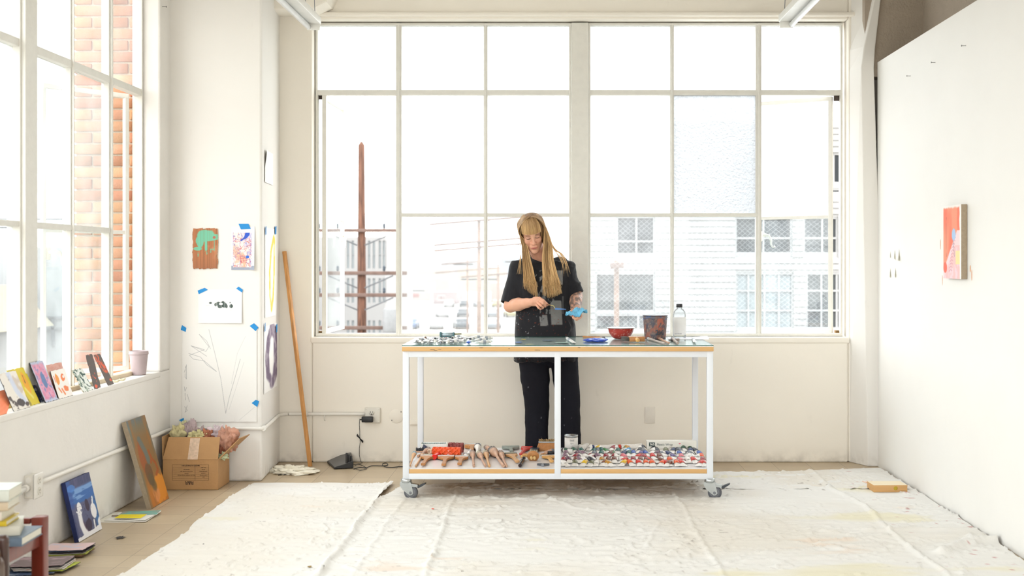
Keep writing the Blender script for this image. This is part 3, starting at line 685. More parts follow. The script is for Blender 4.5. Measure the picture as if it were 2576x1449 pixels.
o = splat('crumb', 779, 1434, 0.012, 0.016, mat('ochre_crumb', (150, 124, 70), 0.8), 'small ochre crumb on the left drop cloth near the front', 0.016, 9, 'debris')
o = splat('crumb', 512, 1377, 0.005, 0.006, m_blacktrim, 'tiny black speck on the left drop cloth', 0.016, 10, 'debris', 8)
o = splat('crumb', 1158, 1446, 0.018, 0.012, mat('grey_crumb', (120, 110, 96), 0.8), 'grey flake on the cloth at the very front', 0.016, 12, 'debris')
splat('wood_sliver', 2193, 1181, 0.03, 0.012, mat('sliver', (170, 140, 104), 0.8), 'thin wood sliver on the tiles in front of the corner pier', 0.003, 15, 'debris')
# wall painting on the right board
def f_coral(u, v):
    c = flatc(u, (246, 240, 236))
    xr = 0.93-0.25*sstep(0.66, 0.45, v)
    lo = sstep(0.02, 0.04, u)*(1-sstep(xr-0.02, xr+0.01, u+0.05*fbm(u*3, v*9, seed=3)))*sstep(0.0, 0.03, 0.97-v+0.03*fbm(u*20, v, seed=8))
    c = mixc(c, (242, 150, 118), lo*(v > 0.0))
    c = mixc(c, (244, 118, 88), lo*sstep(0.45, 0.7, fbm(u*3+1, v*1.2, seed=5)+0.3*(u-0.4)))
    edge = 0.14+0.62*((v-0.2)/0.45)
    low = (v < 0.66)*sstep(edge-0.03, edge+0.03, u-0.02*fbm(u*5, v*5))
    c = mixc(c, (244, 214, 216), low*(v < 0.66)); c = mixc(c, (242, 192, 192), low*sstep(edge+0.12, edge+0.2, u)*(v < 0.45))
    c = mixc(c, (236, 214, 224), low*sstep(0.5, 0.6, fbm(u*8, v*8, seed=9))*0.7)
    for k in range(12):
        y = 0.1+k*0.045; c = mixc(c, (196, 120, 140), seg(u, v, [(0.35+0.02*k, y), (0.42+0.02*k, y+0.025), (0.5+0.02*k, y+0.01)], 0.006, 0.4)*0.6*(v < 0.62))
    c = mixc(c, (120, 50, 50), seg(u, v, [(0.2, 0.85), (0.18, 0.6), (0.2, 0.3)], 0.003, 0.4)*0.5); c = mixc(c, (96, 96, 120), seg(u, v, [(0.62, 0.6), (0.6, 0.45), (0.64, 0.3)], 0.004, 0.4)*0.7)
    c = mixc(c, (168, 196, 232), blob(u, v, (0.6, 0.6), (0.1, 0.08), 0.1))
    c = mixc(c, (240, 222, 160), ((u > 0.7) & (v > 0.2) & (v < 0.38))*1.0)
    c = mixc(c, (240, 108, 84), blob(u, v, (0.13, 0.15), (0.1, 0.075), 0.1)*1.0)
    c = mixc(c, (248, 242, 238), ((u > 0.93) | (v > 0.985) | (u < 0.02))*1.0)
    return c
XP = XR-0.033
yA, yB = XP*F/(2372-CX), XP*F/(2418-CX)    # near edge is at the right in the picture
zt, zb = EYE-(517-CY)*((yA+yB)/2)/F, EYE-(701-CY)*((yA+yB)/2)/F
pt = empty('small_painting', (XR, (yA+yB)/2, zb), label='small upright coral and pink abstract canvas hanging on the right white wall', cat='painting')
panel('canvas_front', (XP, yA, zb), (0, yB-yA, 0), (0, 0, zt-zb), 0.001, f_coral, m_canvas_edge, 60, 110, pt)
b = MB(); b.rbox(XP+0.001, XR-0.001, yB, yA, zb, zt, 0.002); b.build('stretcher_side', m_canvas_edge, pt)
m_nail = mat('nail_steel', (120, 118, 116), 0.35, metal=0.8)
def rwall(px, py): Y = XR*F/(px-CX); return Vector((XR, Y, EYE-(py-CY)*Y/F))
for px, py, lb in ((2291, 191, 'steel nail in the right wall, the farthest and lowest of three'), (2353, 157, 'steel nail in the right wall, the middle one of three'), (2430, 115, 'steel nail in the right wall, nearest and highest of three')):
    q = rwall(px, py); b = MB(); b.tube([q+Vector((0.005, 0, 0)), q+Vector((-0.022, 0, 0))], 0.0016, 8); b.tube([q+Vector((-0.022, 0, 0)), q+Vector((-0.0245, 0, 0))], 0.0048, 10)
    tag(b.build('nail', m_nail), lb, 'nail')
m_tag = mat('yellowed_tape', (238, 232, 200), 0.7)
for i, (px, py, lb) in enumerate(((2240, 640, 'leftmost in the upper row'), (2251, 640, 'middle one of the upper row'), (2262, 641, 'largest, right end of upper row'), (2240, 686, 'left one of the lower pair'), (2253, 685, 'right one of the lower pair'))):
    q = rwall(px, py); s = 0.6 if i == 0 else (1.15 if i == 2 else 0.9)
    b = MB(); b.add([q+Vector((-0.001, 0.0, 0.03*s)), q+Vector((-0.014*s, -0.02*s, -0.03*s)), q+Vector((-0.003, 0.018*s, -0.033*s))], [(0, 1, 2)], 0)
    tag(b.build('tape_scrap', m_tag, solid=0.0006), 'curled pale tape scrap on the right wall, '+lb, 'tape scrap')
for px, py, wv, hv, lb in ((2441, 676, 0.006, 0.02, 'short orange smear on the wall just right of the coral canvas'), (2445, 692, 0.004, 0.03, 'long thin orange smear below the short one right of the coral canvas'), (2366, 615, 0.003, 0.03, 'thin orange smear left of the coral canvas at mid height'), (2371, 705, 0.002, 0.03, 'faint smear under the bottom left corner of the coral canvas')):
    b = MB(); q = rwall(px, py); b.ell((XR-0.0006, q.y, q.z), (0.0012, wv, hv), n=8)
    tag(b.build('paint_stain', MATS['orange_paint']), lb, 'paint stain')

# ================================================================== back wall fittings and floor cords
m_outlet = mat('outlet_plate', (226, 222, 212), 0.45); m_hole = mat('socket_slot', (40, 38, 36), 0.6); m_black = mat('black_plastic', (30, 31, 34), 0.4, var=0.05)
def bw(px, py, off=0.0): return P(px, py, YB-off)
def plate_outlet(name, c, label):
    e = empty(name, c, label=label, cat='outlet'); M = Matrix.Translation(c)
    b = MB(); b.rbox(-0.052, 0.052, -0.022, 0.0, -0.052, 0.052, 0.004, M=M); b.build('cover_plate', m_outlet, e)
    for sx in (-1, 1):
        for sz in (-1, 1): b = MB(); b.ell((sx*0.043, -0.0225, sz*0.043), (0.004, 0.002, 0.004), M=M, n=8); b.build('screw', m_outlet, e)
    b = MB(); b.lathe([(0.0, 0.0), (0.0185, 0.0), (0.0185, 0.003), (0, 0.003)], 24, M=M @ Matrix.Translation((-0.005, -0.0225, 0.019)) @ Matrix.Rotation(PI/2, 4, 'X')); f = b.build('socket_face', m_outlet, e)
    for x in (-0.013, 0.001): b = MB(); b.box(x, x+0.0025, -0.0262, -0.025, 0.018, 0.028, M=M); b.build('slot', m_hole, f)
    b = MB(); b.ell((-0.005, -0.026, 0.009), (0.0035, 0.001, 0.0035), M=M, n=8); b.build('ground_hole', m_hole, f)
    return e
oc = bw(938, 1044); plate_outlet('wall_outlet', oc, 'square white wall outlet with a black adapter plugged in below the window')
ad = empty('power_adapter', bw(927, 1053, 0.03), label='black power adapter plugged into the square wall outlet', cat='adapter')
b = MB(); q = bw(927, 1053); b.rbox(q.x-0.038, q.x+0.038, YB-0.065, YB-0.026, q.z-0.018, q.z+0.02, 0.006); b.build('adapter_body', m_black, ad)
b = MB(); b.tube([(q.x-0.036, YB-0.045, q.z-0.001), (q.x-0.052, YB-0.045, q.z-0.002)], [0.005, 0.003], 8); b.build('strain_relief', m_black, ad)
cord = [bw(905, 1054, 0.045), bw(904, 1068, 0.03), bw(905, 1085, 0.02), bw(905, 1098, 0.012)]
b = MB(); b.tube(cord+[bw(906, 1112, 0.015), bw(904, 1128, 0.012), bw(904, 1145, 0.012), bw(907, 1160, 0.02), Vector((bw(915, 1165).x, YB-0.06, 0.006)), Vector((bw(900, 1165).x, YB-0.12, 0.005)), Vector((bw(885, 1165).x, YB-0.14, 0.012))], 0.0018, 6)
cb = b.build('adapter_cord', m_black); tag(cb, 'thin black cord dropping from the adapter to the router', 'cord')
b = MB()
for k in range(7):
    a = 0.55; o_ = Vector((math.cos(a)*0.002*(k-3), -0.003*(k % 2), 0)); c0, c1 = bw(898, 1094, 0.012), bw(913, 1112, 0.012)
    mid = (c0+c1)/2; d = (c1-c0); n_ = Vector((d.z, 0, -d.x)).normalized()
    b.tube([c0+n_*(0.003*(k-3))+o_, mid+n_*(0.0012*(k-3))+o_, c1+n_*(0.003*(k-3))+o_], 0.0024, 6)
tag(b.build('cord_bundle', m_black), 'tied black bundle of cord hanging against the wall below the outlet', 'cord')
rt = empty('wifi_router', FL(860, 1172), label='black wireless router with three upright antennas on the floor by the wall', cat='router')
b = MB(); A = [FL(823, 1166), FL(841, 1181), FL(889, 1179), FL(884, 1160)]
tv = [Vector((A[0].x, A[0].y, 0.018)), Vector((A[1].x, A[1].y, 0.010)), Vector((A[2].x, A[2].y, 0.045)), Vector((A[3].x-0.005, A[3].y, 0.072))]
lo = [Vector((v.x, v.y, 0.003)) for v in A]
b.add(lo+[Vector((t.x, t.y, t.z)) for t in tv], [(0, 3, 2, 1), (4, 5, 6, 7), (0, 1, 5, 4), (1, 2, 6, 5), (2, 3, 7, 6), (3, 0, 4, 7)], 0)
b.build('router_body', m_black, rt, bevel=0.003)
b = MB(); nn = (tv[1]-tv[0]).cross(tv[3]-tv[0]).normalized(); nn = nn if nn.z > 0 else -nn
cc = sum(tv, Vector())/4; b.add([cc+(t-cc)*0.94+nn*0.0012 for t in tv], [(0, 1, 2, 3)], 0); b.build('router_top', mat('graphite_plastic', (92, 92, 94), 0.4, var=0.05), rt, solid=0.001)
for px, yt in ((884, 1118), (889, 1122), (893.5, 1126)):
    x = bw(px, 1150).x+0.01; zt_ = bw(px, yt).z-0.02; b = MB(); b.rbox(x-0.007, x+0.007, 8.14+0.002*px-1.778, 8.152+0.002*px-1.778, 0.02, zt_, 0.003); b.build('antenna', m_black, rt)
pts = [FL(890, 1180, 0.005), FL(905, 1176, 0.005), FL(920, 1177, 0.005), FL(935, 1172, 0.006), FL(960, 1172, 0.005), FL(975, 1170, 0.008), FL(972, 1165, 0.012), FL(962, 1167, 0.008), FL(968, 1174, 0.005), FL(985, 1176, 0.005), FL(1010, 1174, 0.005), FL(1060, 1176, 0.005)]
def smooth(pts, k=4):
    out = []; n = len(pts)
    for i in range(n-1):
        p0, p1, p2, p3 = pts[max(i-1, 0)], pts[i], pts[i+1], pts[min(i+2, n-1)]
        for j in range(k):
            t = j/k; out.append(0.5*((2*p1)+(p2-p0)*t+(2*p0-5*p1+4*p2-p3)*t*t+(3*p1-p0-3*p2+p3)*t**3))
    return out+[pts[-1]]
b = MB(); b.tube(smooth(pts), 0.003, 6); b.tube(smooth([FL(893, 1172, 0.02), FL(902, 1168, 0.012), FL(915, 1173, 0.006), FL(922, 1179, 0.005), FL(908, 1183, 0.005), FL(896, 1181, 0.006)]), 0.0022, 6)
tag(b.build('black_cable', m_black), 'thick black cord snaking over the floor tiles from the router', 'cord')
# round blank cover, small wiremould, blank plate
q = bw(997, 1047); b = MB(); b.lathe([(0, 0), (0.048, 0), (0.048, 0.003), (0.046, 0.0045), (0, 0.0045)], 40, M=Matrix.Translation(q) @ Matrix.Rotation(PI/2, 4, 'X')); cp = empty('round_cover_plate', q, label='round white blank cover plate on the wall left of the table leg', cat='cover plate'); b.build('disc', m_wall, cp)
for dx, dz in ((0.033, 0.03), (-0.03, -0.027)): b = MB(); b.ell((q.x+dx, YB-0.005, q.z+dz), (0.004, 0.002, 0.004), n=8); b.build('screw', m_nail, cp)
b = MB(); q = bw(1635, 1044); b.rbox(q.x-0.034, q.x+0.034, YB-0.006, YB, q.z-0.057, q.z+0.057, 0.002); tag(b.build('blank_plate', mat('cream_plate', (230, 224, 214), 0.5)), 'blank cream wall plate on the back wall behind the table', 'cover plate')
b = MB(); q0, q1 = bw(1030, 1062), bw(1042, 1062); b.rbox(q0.x, q1.x+0.06, YB-0.014, YB, q0.z-0.017, q0.z+0.014, 0.003); tag(b.build('wire_channel', m_wall), 'short painted wire channel stub on the wall behind the left table leg', 'wire channel')
# conduit around pillar
m_cond = mat('painted_conduit', (232, 229, 222), 0.45, var=0.03, bump=0.1, bscale=30)
cz = 0.331
ctrl = [(XL+0.016, 4.2, 0.345), (XL+0.016, 5.56, 0.345)]
cr_ = empty('wall_conduit', (XL+0.016, 5.7, cz), label='white painted conduit running low along the left wall and around the pillar', cat='conduit')
b = MB(); b.tube(smooth([Vector(p) for p in [(XL+0.018, 5.64, 0.345), (XL+0.016, 6.5, 0.338), (XL+0.016, 7.3, cz), (XL+0.02, 7.55, cz), (XL+0.05, 7.62, cz), (XL+0.12, 7.637, cz), (-2.1, 7.637, cz), (-1.90, 7.637, cz), (-1.835, 7.628, cz), (-1.812, 7.66, cz), (-1.82, 7.75, cz), (-1.86, 8.2, cz), (-1.862, 8.3, cz), (-1.83, 8.355, cz), (-1.78, 8.362, cz), (-1.5, 8.362, cz), (-1.30, 8.362, cz)]], 4), 0.0115, 10); b.build('conduit_pipe', m_cond, cr_)
b = MB(); b.tube([(XL+0.018, 4.0, 0.345), (XL+0.018, 5.54, 0.345)], 0.0115, 10); b.build('conduit_pipe', m_cond, cr_)
for c, ax in (((-1.815, 7.645, cz), 'y'), ((-1.70, 8.362, cz), 'x'), ((-2.12, 7.637, cz), 'x'), ((XL+0.017, 5.53, 0.345), 'y')):
    b = MB(); d = Vector((0.014, 0, 0)) if ax == 'x' else Vector((0, 0.014, 0)); b.tube([Vector(c)-d, Vector(c)+d], 0.0165, 12); b.build('coupling', m_cond, cr_)
b = MB(); q = bw(818, 1050); b.tube([(q.x, YB-0.006, q.z-0.02), (q.x, YB-0.034, q.z-0.012), (q.x, YB-0.034, q.z+0.012), (q.x, YB-0.004, q.z+0.02)], 0.003, 6); b.build('strap', m_cond, cr_)
ob_ = empty('surface_outlet', (XL+0.03, 5.6, 0.29), label='white surface-mounted outlet box on the conduit of the left wall', cat='outlet')
b = MB(); b.rbox(XL, XL+0.04, 5.555, 5.64, 0.295, 0.398, 0.002); b.build('outlet_box', m_outlet, ob_)
b = MB(); b.rbox(XL+0.04, XL+0.05, 5.55, 5.645, 0.29, 0.403, 0.005); pl = b.build('cover_plate', mat('outlet_cover', (234, 232, 226), 0.35), ob_)
for z in (0.322, 0.37):
    b = MB(); b.tube([(XL+0.05, 5.598, z), (XL+0.0535, 5.598, z)], 0.017, 20); b.build('socket_face', m_outlet, pl)
    for y in (5.589, 5.602): b = MB(); b.box(XL+0.0532, XL+0.054, y, y+0.002, z, z+0.008); b.build('slot', m_hole, pl)
    b = MB(); b.ell((XL+0.0535, 5.597, z-0.008), (0.001, 0.0025, 0.0025), n=8); b.build('ground_hole', m_hole, pl)
for z in (0.316, 0.377):
    b = MB(); b.tube([(XL+0.02, 5.5555, z), (XL+0.02, 5.554, z)], 0.0125, 20); b.build('knockout', m_cond, ob_)
# wooden pole leaning in the corner
b = MB(); p0 = Vector((-1.635, 8.18, 0.004)); p1 = Vector((-1.845, 8.352, 1.435)); d = (p1-p0).normalized()
b.tube([p0, p1], 0.0155, 4, smooth=False, up=(1, 0.35, 0)); o = b.build('wooden_pole', mat('pine_pole', (208, 150, 88), 0.5, var=0.18, vscale=4, stretch=(14, 14, 1.2)), bevel=0.002); tag(o, 'tall square pine pole leaning in the corner beside the pillar', 'pole')
# crumpled white cloth
def crumple(name, c, r, m, label, cat, seed, n=30, amp=0.5, flat=None, parent=None, group=None, sharp=1.0, fq=3.0):
    """crumpled sheet lump: a sphere folded by ridged noise"""
    th, ph = np.meshgrid(np.linspace(0, 2*PI, n, endpoint=False), np.linspace(0.02, PI-0.02, n//2+2))
    d = np.stack([np.sin(ph)*np.cos(th), np.sin(ph)*np.sin(th), np.cos(ph)], -1)
    q = d*fq; rr = 1+amp*(np.abs(fbm(q[..., 0], q[..., 1], q[..., 2], seed=seed, oct=3)-0.5)*4-0.6)*sharp+amp*0.8*(fbm(q[..., 0]*0.5, q[..., 1]*0.5, q[..., 2]*0.5, seed=seed+3)-0.5)
    V = d*rr[..., None]*np.array(r)+np.array(c)
    if flat is not None: V[..., 2] = np.maximum(V[..., 2], flat)
    h, w_ = th.shape; fs = [(j*w_+i, j*w_+(i+1) % w_, (j+1)*w_+(i+1) % w_, (j+1)*w_+i) for j in range(h-1) for i in range(w_)]
    fs += [tuple(range(w_))[::-1], tuple((h-1)*w_+i for i in range(w_))]
    o = npmesh(name, V.reshape(-1, 3), fs, m, parent, None)
    return tag(o, label, cat, group) if label else o
q = FL(735, 1188); crumple('crumpled_cloth', (q.x, q.y, 0.01), (0.145, 0.125, 0.03), mat('cream_rag', (250, 244, 226), 0.9, var=0.03, bump=0.3, bscale=30), 'crumpled cream rag lying on the floor beside the pillar', 'rag', 5, 64, 0.5, 0.001)

# ================================================================== pillar papers
YP = 7.6545
def pp(px, py, off=0.0): return P(px, py, YP-off)
def on_pillar(name, x0, y0, x1, y1, fn, label, cat, t=0.0006, edge=None, nu=60, nv=70, off=0.002, parent=None, **k):
    O = pp(x0, y1, off); U = pp(x1, y1, off)-O; V = pp(x0, y0, off)-O
    o = panel(name, O, U, V, t, fn, edge or m_white, nu, nv, parent, front=m_paper, **k)
    return tag(o, label, cat) if label else o
def f_card(u, v):
    c = flatc(u, (190, 122, 82)); st = (np.sin(u*2*PI*17) > 0.55)*1.0; c = mixc(c, (120, 84, 58), st*0.75)
    c = mixc(c, (206, 150, 112), sstep(0.5, 0.8, fbm(u*3, v*6, seed=2))*0.5); c = mixc(c, (140, 96, 74), sstep(0.4, 0.0, v)*0.3)
    m = blob(u, v, (0.5, 0.83), (0.36, 0.15), 0.25, 5, 4); m = np.maximum(m, blob(u, v, (0.75, 0.78), (0.28, 0.09), 0.3, 8, 5)); m = np.maximum(m, blob(u, v, (0.3, 0.66), (0.16, 0.14), 0.4, 7, 6)); m = np.maximum(m, seg(u, v, [(0.53, 0.7), (0.54, 0.48)], 0.035, 0.6)); m = np.maximum(m, blob(u, v, (0.18, 0.5), (0.17, 0.05), 0.4, 9, 8))
    m = np.maximum(m, seg(u, v, [(0.87, 0.75), (0.87, 0.45)], 0.012, 0.6)*0.7); m = np.maximum(m, sstep(0.68, 0.74, fbm(u*14, v*12, seed=7))*(v > 0.3)*(v < 0.5)*0.7)
    c = mixc(c, (118, 196, 164), m*(1-st*0.25)); c = mixc(c, (180, 110, 90), blob(u, v, (0.87, 0.78), (0.06, 0.035), 0.1)); return c
on_pillar('corrugated_card', 485, 575, 547, 676, f_card, 'copper brown corrugated cardboard piece with mint green paint on the pillar', 'artwork', 0.006, m_card, 80, 90, 0.0065, rag=0.012)
def f_scrib(u, v):
    c = flatc(u, (228, 230, 238)); ins = (u > 0.07)*(u < 0.87)*(v > 0.06)*(v < 0.86)
    g = flatc(u, (240, 226, 224)); g = mixc(g, (238, 176, 140), sstep(0.5, 0.7, fbm(u*4, v*4, seed=3))*sstep(0.75, 0.3, v)*0.8); g = mixc(g, (206, 200, 224), sstep(0.5, 0.72, fbm(u*5+3, v*5, seed=4))*0.8)
    for k, cl in enumerate(((190, 70, 96), (214, 120, 90), (140, 110, 170), (200, 96, 120), (110, 120, 190))):
        f = fbm(u*4+k*3, v*5, seed=20+k, oct=3); g = mixc(g, cl, np.exp(-((f-0.5)/0.012)**2)*0.8)
    g = mixc(g, (52, 92, 200), blob(u, v, (0.66, 0.8), (0.13, 0.07), 0.35, 14, 5, 0.5)); g = mixc(g, (64, 90, 190), seg(u, v, [(0.42, 0.68), (0.52, 0.72), (0.6, 0.76)], 0.02, 0.6)); g = mixc(g, (52, 110, 210), blob(u, v, (0.7, 0.3), (0.07, 0.03), 0.3))
    c = mixc(c, (150, 158, 176), (v < 0.1)*0.9); c = c*(1-ins[..., None])+g*ins[..., None]; return c
on_pillar('taped_print', 582, 570, 641, 679, f_scrib, 'scribbled pink and blue drawing print taped to the pillar with one blue tape strip', 'artwork', 0.0006, None, 90, 110, 0.001, bend=lambda u, v: 0.02*sstep(0.75, 1.0, u)*(1-v)*0.8+0.002)
def f_blobs(u, v):
    c = flatc(u, (240, 239, 236)); m = np.zeros_like(u)
    for cx, cy_, rx, ry in ((0.28, 0.60, 0.035, 0.028), (0.46, 0.575, 0.05, 0.06), (0.50, 0.50, 0.06, 0.055), (0.565, 0.60, 0.05, 0.05), (0.60, 0.53, 0.06, 0.07), (0.40, 0.55, 0.03, 0.05), (0.65, 0.50, 0.025, 0.055), (0.73, 0.61, 0.013, 0.018), (0.755, 0.505, 0.04, 0.055)): m = np.maximum(m, blob(u, v, (cx, cy_), (rx, ry), 0.1))
    m = m*(1-blob(u, v, (0.52, 0.57), (0.045, 0.03), 0.1)); m = m*(1-(np.sin(u*2*PI*34) > 0.7)*0.75)
    c = mixc(c, (28, 52, 48), m); c = mixc(c, (200, 200, 196), seg(u, v, [(0.18, 0.52), (0.3, 0.53)], 0.004)*0.7+seg(u, v, [(0.66, 0.4), (0.78, 0.38)], 0.004)*0.7); return c
on_pillar('blob_drawing', 499, 728, 609, 813, f_blobs, 'white sheet with small dark striped blobs held by two blue tapes', 'artwork', 0.0006, None, 220, 110, 0.001, bend=lambda u, v: 0.008*(1-v)*u+0.002)
PL = [[(0.36, 0.97), (0.44, 0.72), (0.52, 0.45), (0.585, 0.09)], [(0.585, 0.09), (0.63, 0.25), (0.78, 0.66)], [(0.09, 0.72), (0.25, 0.68), (0.33, 0.60), (0.46, 0.53)], [(0.46, 0.53), (0.3, 0.64), (0.15, 0.66), (0.1, 0.7), (0.2, 0.73), (0.3, 0.76), (0.12, 0.8), (0.32, 0.74), (0.36, 0.79), (0.23, 0.92), (0.33, 0.85), (0.38, 0.77)], [(0.33, 0.69), (0.12, 0.80)],
      [(0.03, 0.52), (0.06, 0.6), (0.06, 0.45), (0.04, 0.47), (0.045, 0.58)], [(0.03, 0.37), (0.04, 0.32), (0.06, 0.36)], [(0.04, 0.3), (0.045, 0.23), ], [(0.07, 0.29), (0.1, 0.21)], [(0.035, 0.16), (0.07, 0.12), (0.04, 0.1), (0.07, 0.17)]]
PLIGHT = [[(0.83, 0.63), (0.72, 0.35), (0.63, 0.13)], [(0.85, 0.9), (0.74, 0.72), (0.66, 0.4)], [(0.98, 0.16), (0.77, 0.02)]]
def f_pencil(u, v):
    c = flatc(u, (233, 231, 227))
    for p in PL: c = mixc(c, (150, 151, 153), seg(u, v, p, 0.0028, 0.78)*0.6)
    for p in PLIGHT: c = mixc(c, (190, 190, 190), seg(u, v, p, 0.0026, 0.78)*0.5)
    return c
on_pillar('pencil_drawing', 458, 822, 646, 1061, f_pencil, 'large white sheet with faint pencil lines taped at its corners to the pillar', 'artwork', 0.0005, None, 260, 320, 0.003, bend=lambda u, v: 0.0012+0.003*sstep(0.08, 0, v)*np.abs(np.sin(u*9)))
def tape(px0, py0, pts, label):
    b = MB(); q = [pp(px0+x, py0+y, 0.005) for x, y in pts]; b.add(q, [tuple(range(len(q)))], 0); tag(b.build('tape_strip', m_tape, solid=0.0006), label, 'tape')
tape(600, 563, [(0, 0), (25, 0), (31, 13), (6, 14)], 'blue tape strip at the top of the scribbled print')
tape(497, 724, [(0, 7), (18, 0), (26, 5), (3, 16)], 'blue tape strip on the left top corner of the blob drawing')
tape(594, 721, [(0, 5), (6, 0), (17, 8), (15, 15)], 'blue tape strip on the right top corner of the blob drawing')
tape(455, 818, [(0, 9), (3, 0), (14, 7), (12, 17), (0, 12)], 'blue tape on the left top corner of the pencil sheet')
tape(628, 812, [(0, 8), (11, 1), (22, 12), (15, 21)], 'blue tape on the right top corner of the pencil sheet')
tape(633, 1006, [(0, 8), (10, 0), (19, 3), (14, 18)], 'blue tape on the right bottom corner of the pencil sheet')
tape(450, 1051, [(0, 6), (12, 0), (15, 14)], 'blue tape triangle on the left bottom corner of the pencil sheet')
b = MB(); q = pp(420, 17); q = Vector((XL, 7.5, EYE-(17-CY)*7.5/F)); b.tube([q, q+Vector((0.024, 0, 0))], 0.0018, 8); b.tube([q+Vector((0.024, 0, 0)), q+Vector((0.027, 0, 0))], 0.005, 10); tag(b.build('nail', m_nail), 'steel nail high on the left wall beside the pillar', 'nail')
# papers on the narrow pillar side
SV0 = Vector((-1.83, 7.655, 0)); SV1 = Vector((-1.885, 8.40, 0)); sdir = (SV1-SV0).normalized(); snor = Vector((-sdir.y, sdir.x, 0)); snor = snor if snor.x > 0 else -snor
def sidept(px, py, off=0.003):
    k = (px-CX)/F; t = (k*SV0.y-SV0.x)/(sdir.x-k*sdir.y); p = SV0+sdir*t; return Vector((p.x, p.y, EYE-(py-CY)*p.y/F))+snor*off
def on_side(name, xa, xb, ztop_y, zbot_y, fn, label, nu=40, nv=90, **k):
    O = sidept(xa, zbot_y); B = sidept(xb, 700); B.z = O.z; T_ = sidept(xa, ztop_y)
    o = panel(name, O, B-O, Vector((0, 0, T_.z-O.z)), 0.0005, fn, m_white, nu, nv, front=m_paper, **k); return tag(o, label, 'artwork')
f_blank = lambda u, v: flatc(u, (248, 246, 243))
on_side('blank_sheet', 665, 685, 376, 458, f_blank, 'blank white sheet on the narrow side of the pillar', 14, 20, bend=lambda u, v: 0.010*sstep(0.4, 0, u)*sstep(0.4, 0.9, v)+0.002)
def f_yel(u, v):
    c = flatc(u, (248, 247, 244)); m = seg(u, v, [(0.82, 0.9), (0.55, 0.75), (0.42, 0.5), (0.45, 0.25), (0.6, 0.08), (0.75, 0.2), (0.85, 0.45), (0.88, 0.88)], 0.035, 0.45)
    c = mixc(c, (236, 214, 92), m*(0.5+0.5*sstep(0.3, 0.6, fbm(u*8, v*14, seed=3)))); return c
on_side('yellow_drawing', 666, 692, 572, 800, f_yel, 'tall white sheet with a yellow brushed loop on the pillar side')
def f_pur(u, v):
    c = flatc(u, (248, 247, 245)); m = seg(u, v, [(0.6, 0.95), (0.35, 0.8), (0.22, 0.55), (0.3, 0.25), (0.45, 0.18)], 0.07, 0.45); m = np.maximum(m, seg(u, v, [(0.6, 0.95), (0.9, 0.8), (0.92, 0.4), (0.82, 0.2), (0.6, 0.1)], 0.09, 0.45)); m = np.maximum(m, seg(u, v, [(0.45, 0.9), (0.9, 0.9)], 0.06, 0.45))
    c = mixc(c, (116, 100, 124), m*(0.65+0.35*sstep(0.35, 0.6, fbm(u*9, v*9, seed=6)))); return c
on_side('purple_drawing', 663, 696, 822, 992, f_pur, 'white sheet with a dusky purple brushed ring low on the pillar side')
def stape(px, py, s, label):
    a = sidept(px, py, 0.008); b = MB(); b.add([a, a+sdir*0.05*s+Vector((0, 0, 0.008)), a+sdir*0.045*s+Vector((0, 0, -0.045)), a+sdir*0.0+Vector((0, 0, -0.05))], [(0, 1, 2, 3)]); tag(b.build('tape_strip', m_tape, solid=0.0006), label, 'tape')
stape(665, 571, 0.6, 'blue tape at the left top corner of the yellow drawing'); stape(689, 571, 1.2, 'blue tape at the right top corner of the yellow drawing')
stape(663, 815, 0.5, 'blue tape at the left top corner of the purple drawing'); stape(692, 818, 1.0, 'blue tape at the right top corner of the purple drawing')
# ================================================================== cards leaning on the left sill
def lean_card(name, TL, BL, BRx, fn, label, t=0.003, edge=None, xb=-2.40, xt=-2.475, nu=40, nv=60, cat='small painting', rag=0.006, dx=0.0, z0=0.7005):
    xb += dx; xt += dx
    yb0 = xb*F/(BL[0]-CX); yb1 = xb*F/(BRx-CX); yt = xt*F/(TL[0]-CX); zt_ = EYE-(TL[1]-CY)*yt/F
    O = Vector((xb, yb0, z0)); U = Vector((0, yb1-yb0, 0)); V = Vector((xt-xb, yt-yb0, zt_-z0))
    return tag(panel(name, O, U, V, t, fn, edge or m_blacktrim, nu, nv, rag=rag), label, cat)
def f_or(u, v): return mixc(flatc(u, (238, 122, 78)), (246, 156, 116), fbm(u*5, v*8, seed=1)*0.8)
def f_bw(u, v):
    c = flatc(u, (238, 232, 224)); c = mixc(c, (206, 190, 176), sstep(0.5, 0.7, fbm(u*4, v*4, seed=2))*0.8); c = mixc(c, (74, 62, 62), sstep(0.6, 0.68, fbm(u*7, v*6, seed=3))*(u < 0.5)*0.9)
    c = mixc(c, (210, 218, 238), seg(u, v, [(0.5, 0.95), (0.6, 0.5), (0.8, 0.2)], 0.13)*0.9); c = mixc(c, (70, 60, 62), blob(u, v, (0.55, 0.17), (0.22, 0.09), 0.5, 7, 4)); c = mixc(c, (80, 66, 66), blob(u, v, (0.9, 0.1), (0.1, 0.05), 0.4, 7, 4)); return c
def f_yw(u, v):
    c = flatc(u, (222, 200, 34)); c = mixc(c, (120, 110, 70), seg(u, v, [(0.15, 0.85), (0.3, 0.4), (0.45, 0.05)], 0.06)*0.7); c = mixc(c, (240, 170, 20), blob(u, v, (0.7, 0.6), (0.14, 0.3), 0.3, 5, 4)); c = mixc(c, (236, 226, 130), seg(u, v, [(0.55, 0.45), (0.75, 0.2)], 0.05)*0.8); c = mixc(c, (90, 70, 30), seg(u, v, [(0.7, 0.8), (0.68, 0.6)], 0.02)*0.8); return c
def f_nv(u, v):
    c = flatc(u, (30, 40, 84)); return mixc(c, (196, 206, 220), sstep(0.58, 0.66, fbm(u*6, v*6, seed=9))*0.8)
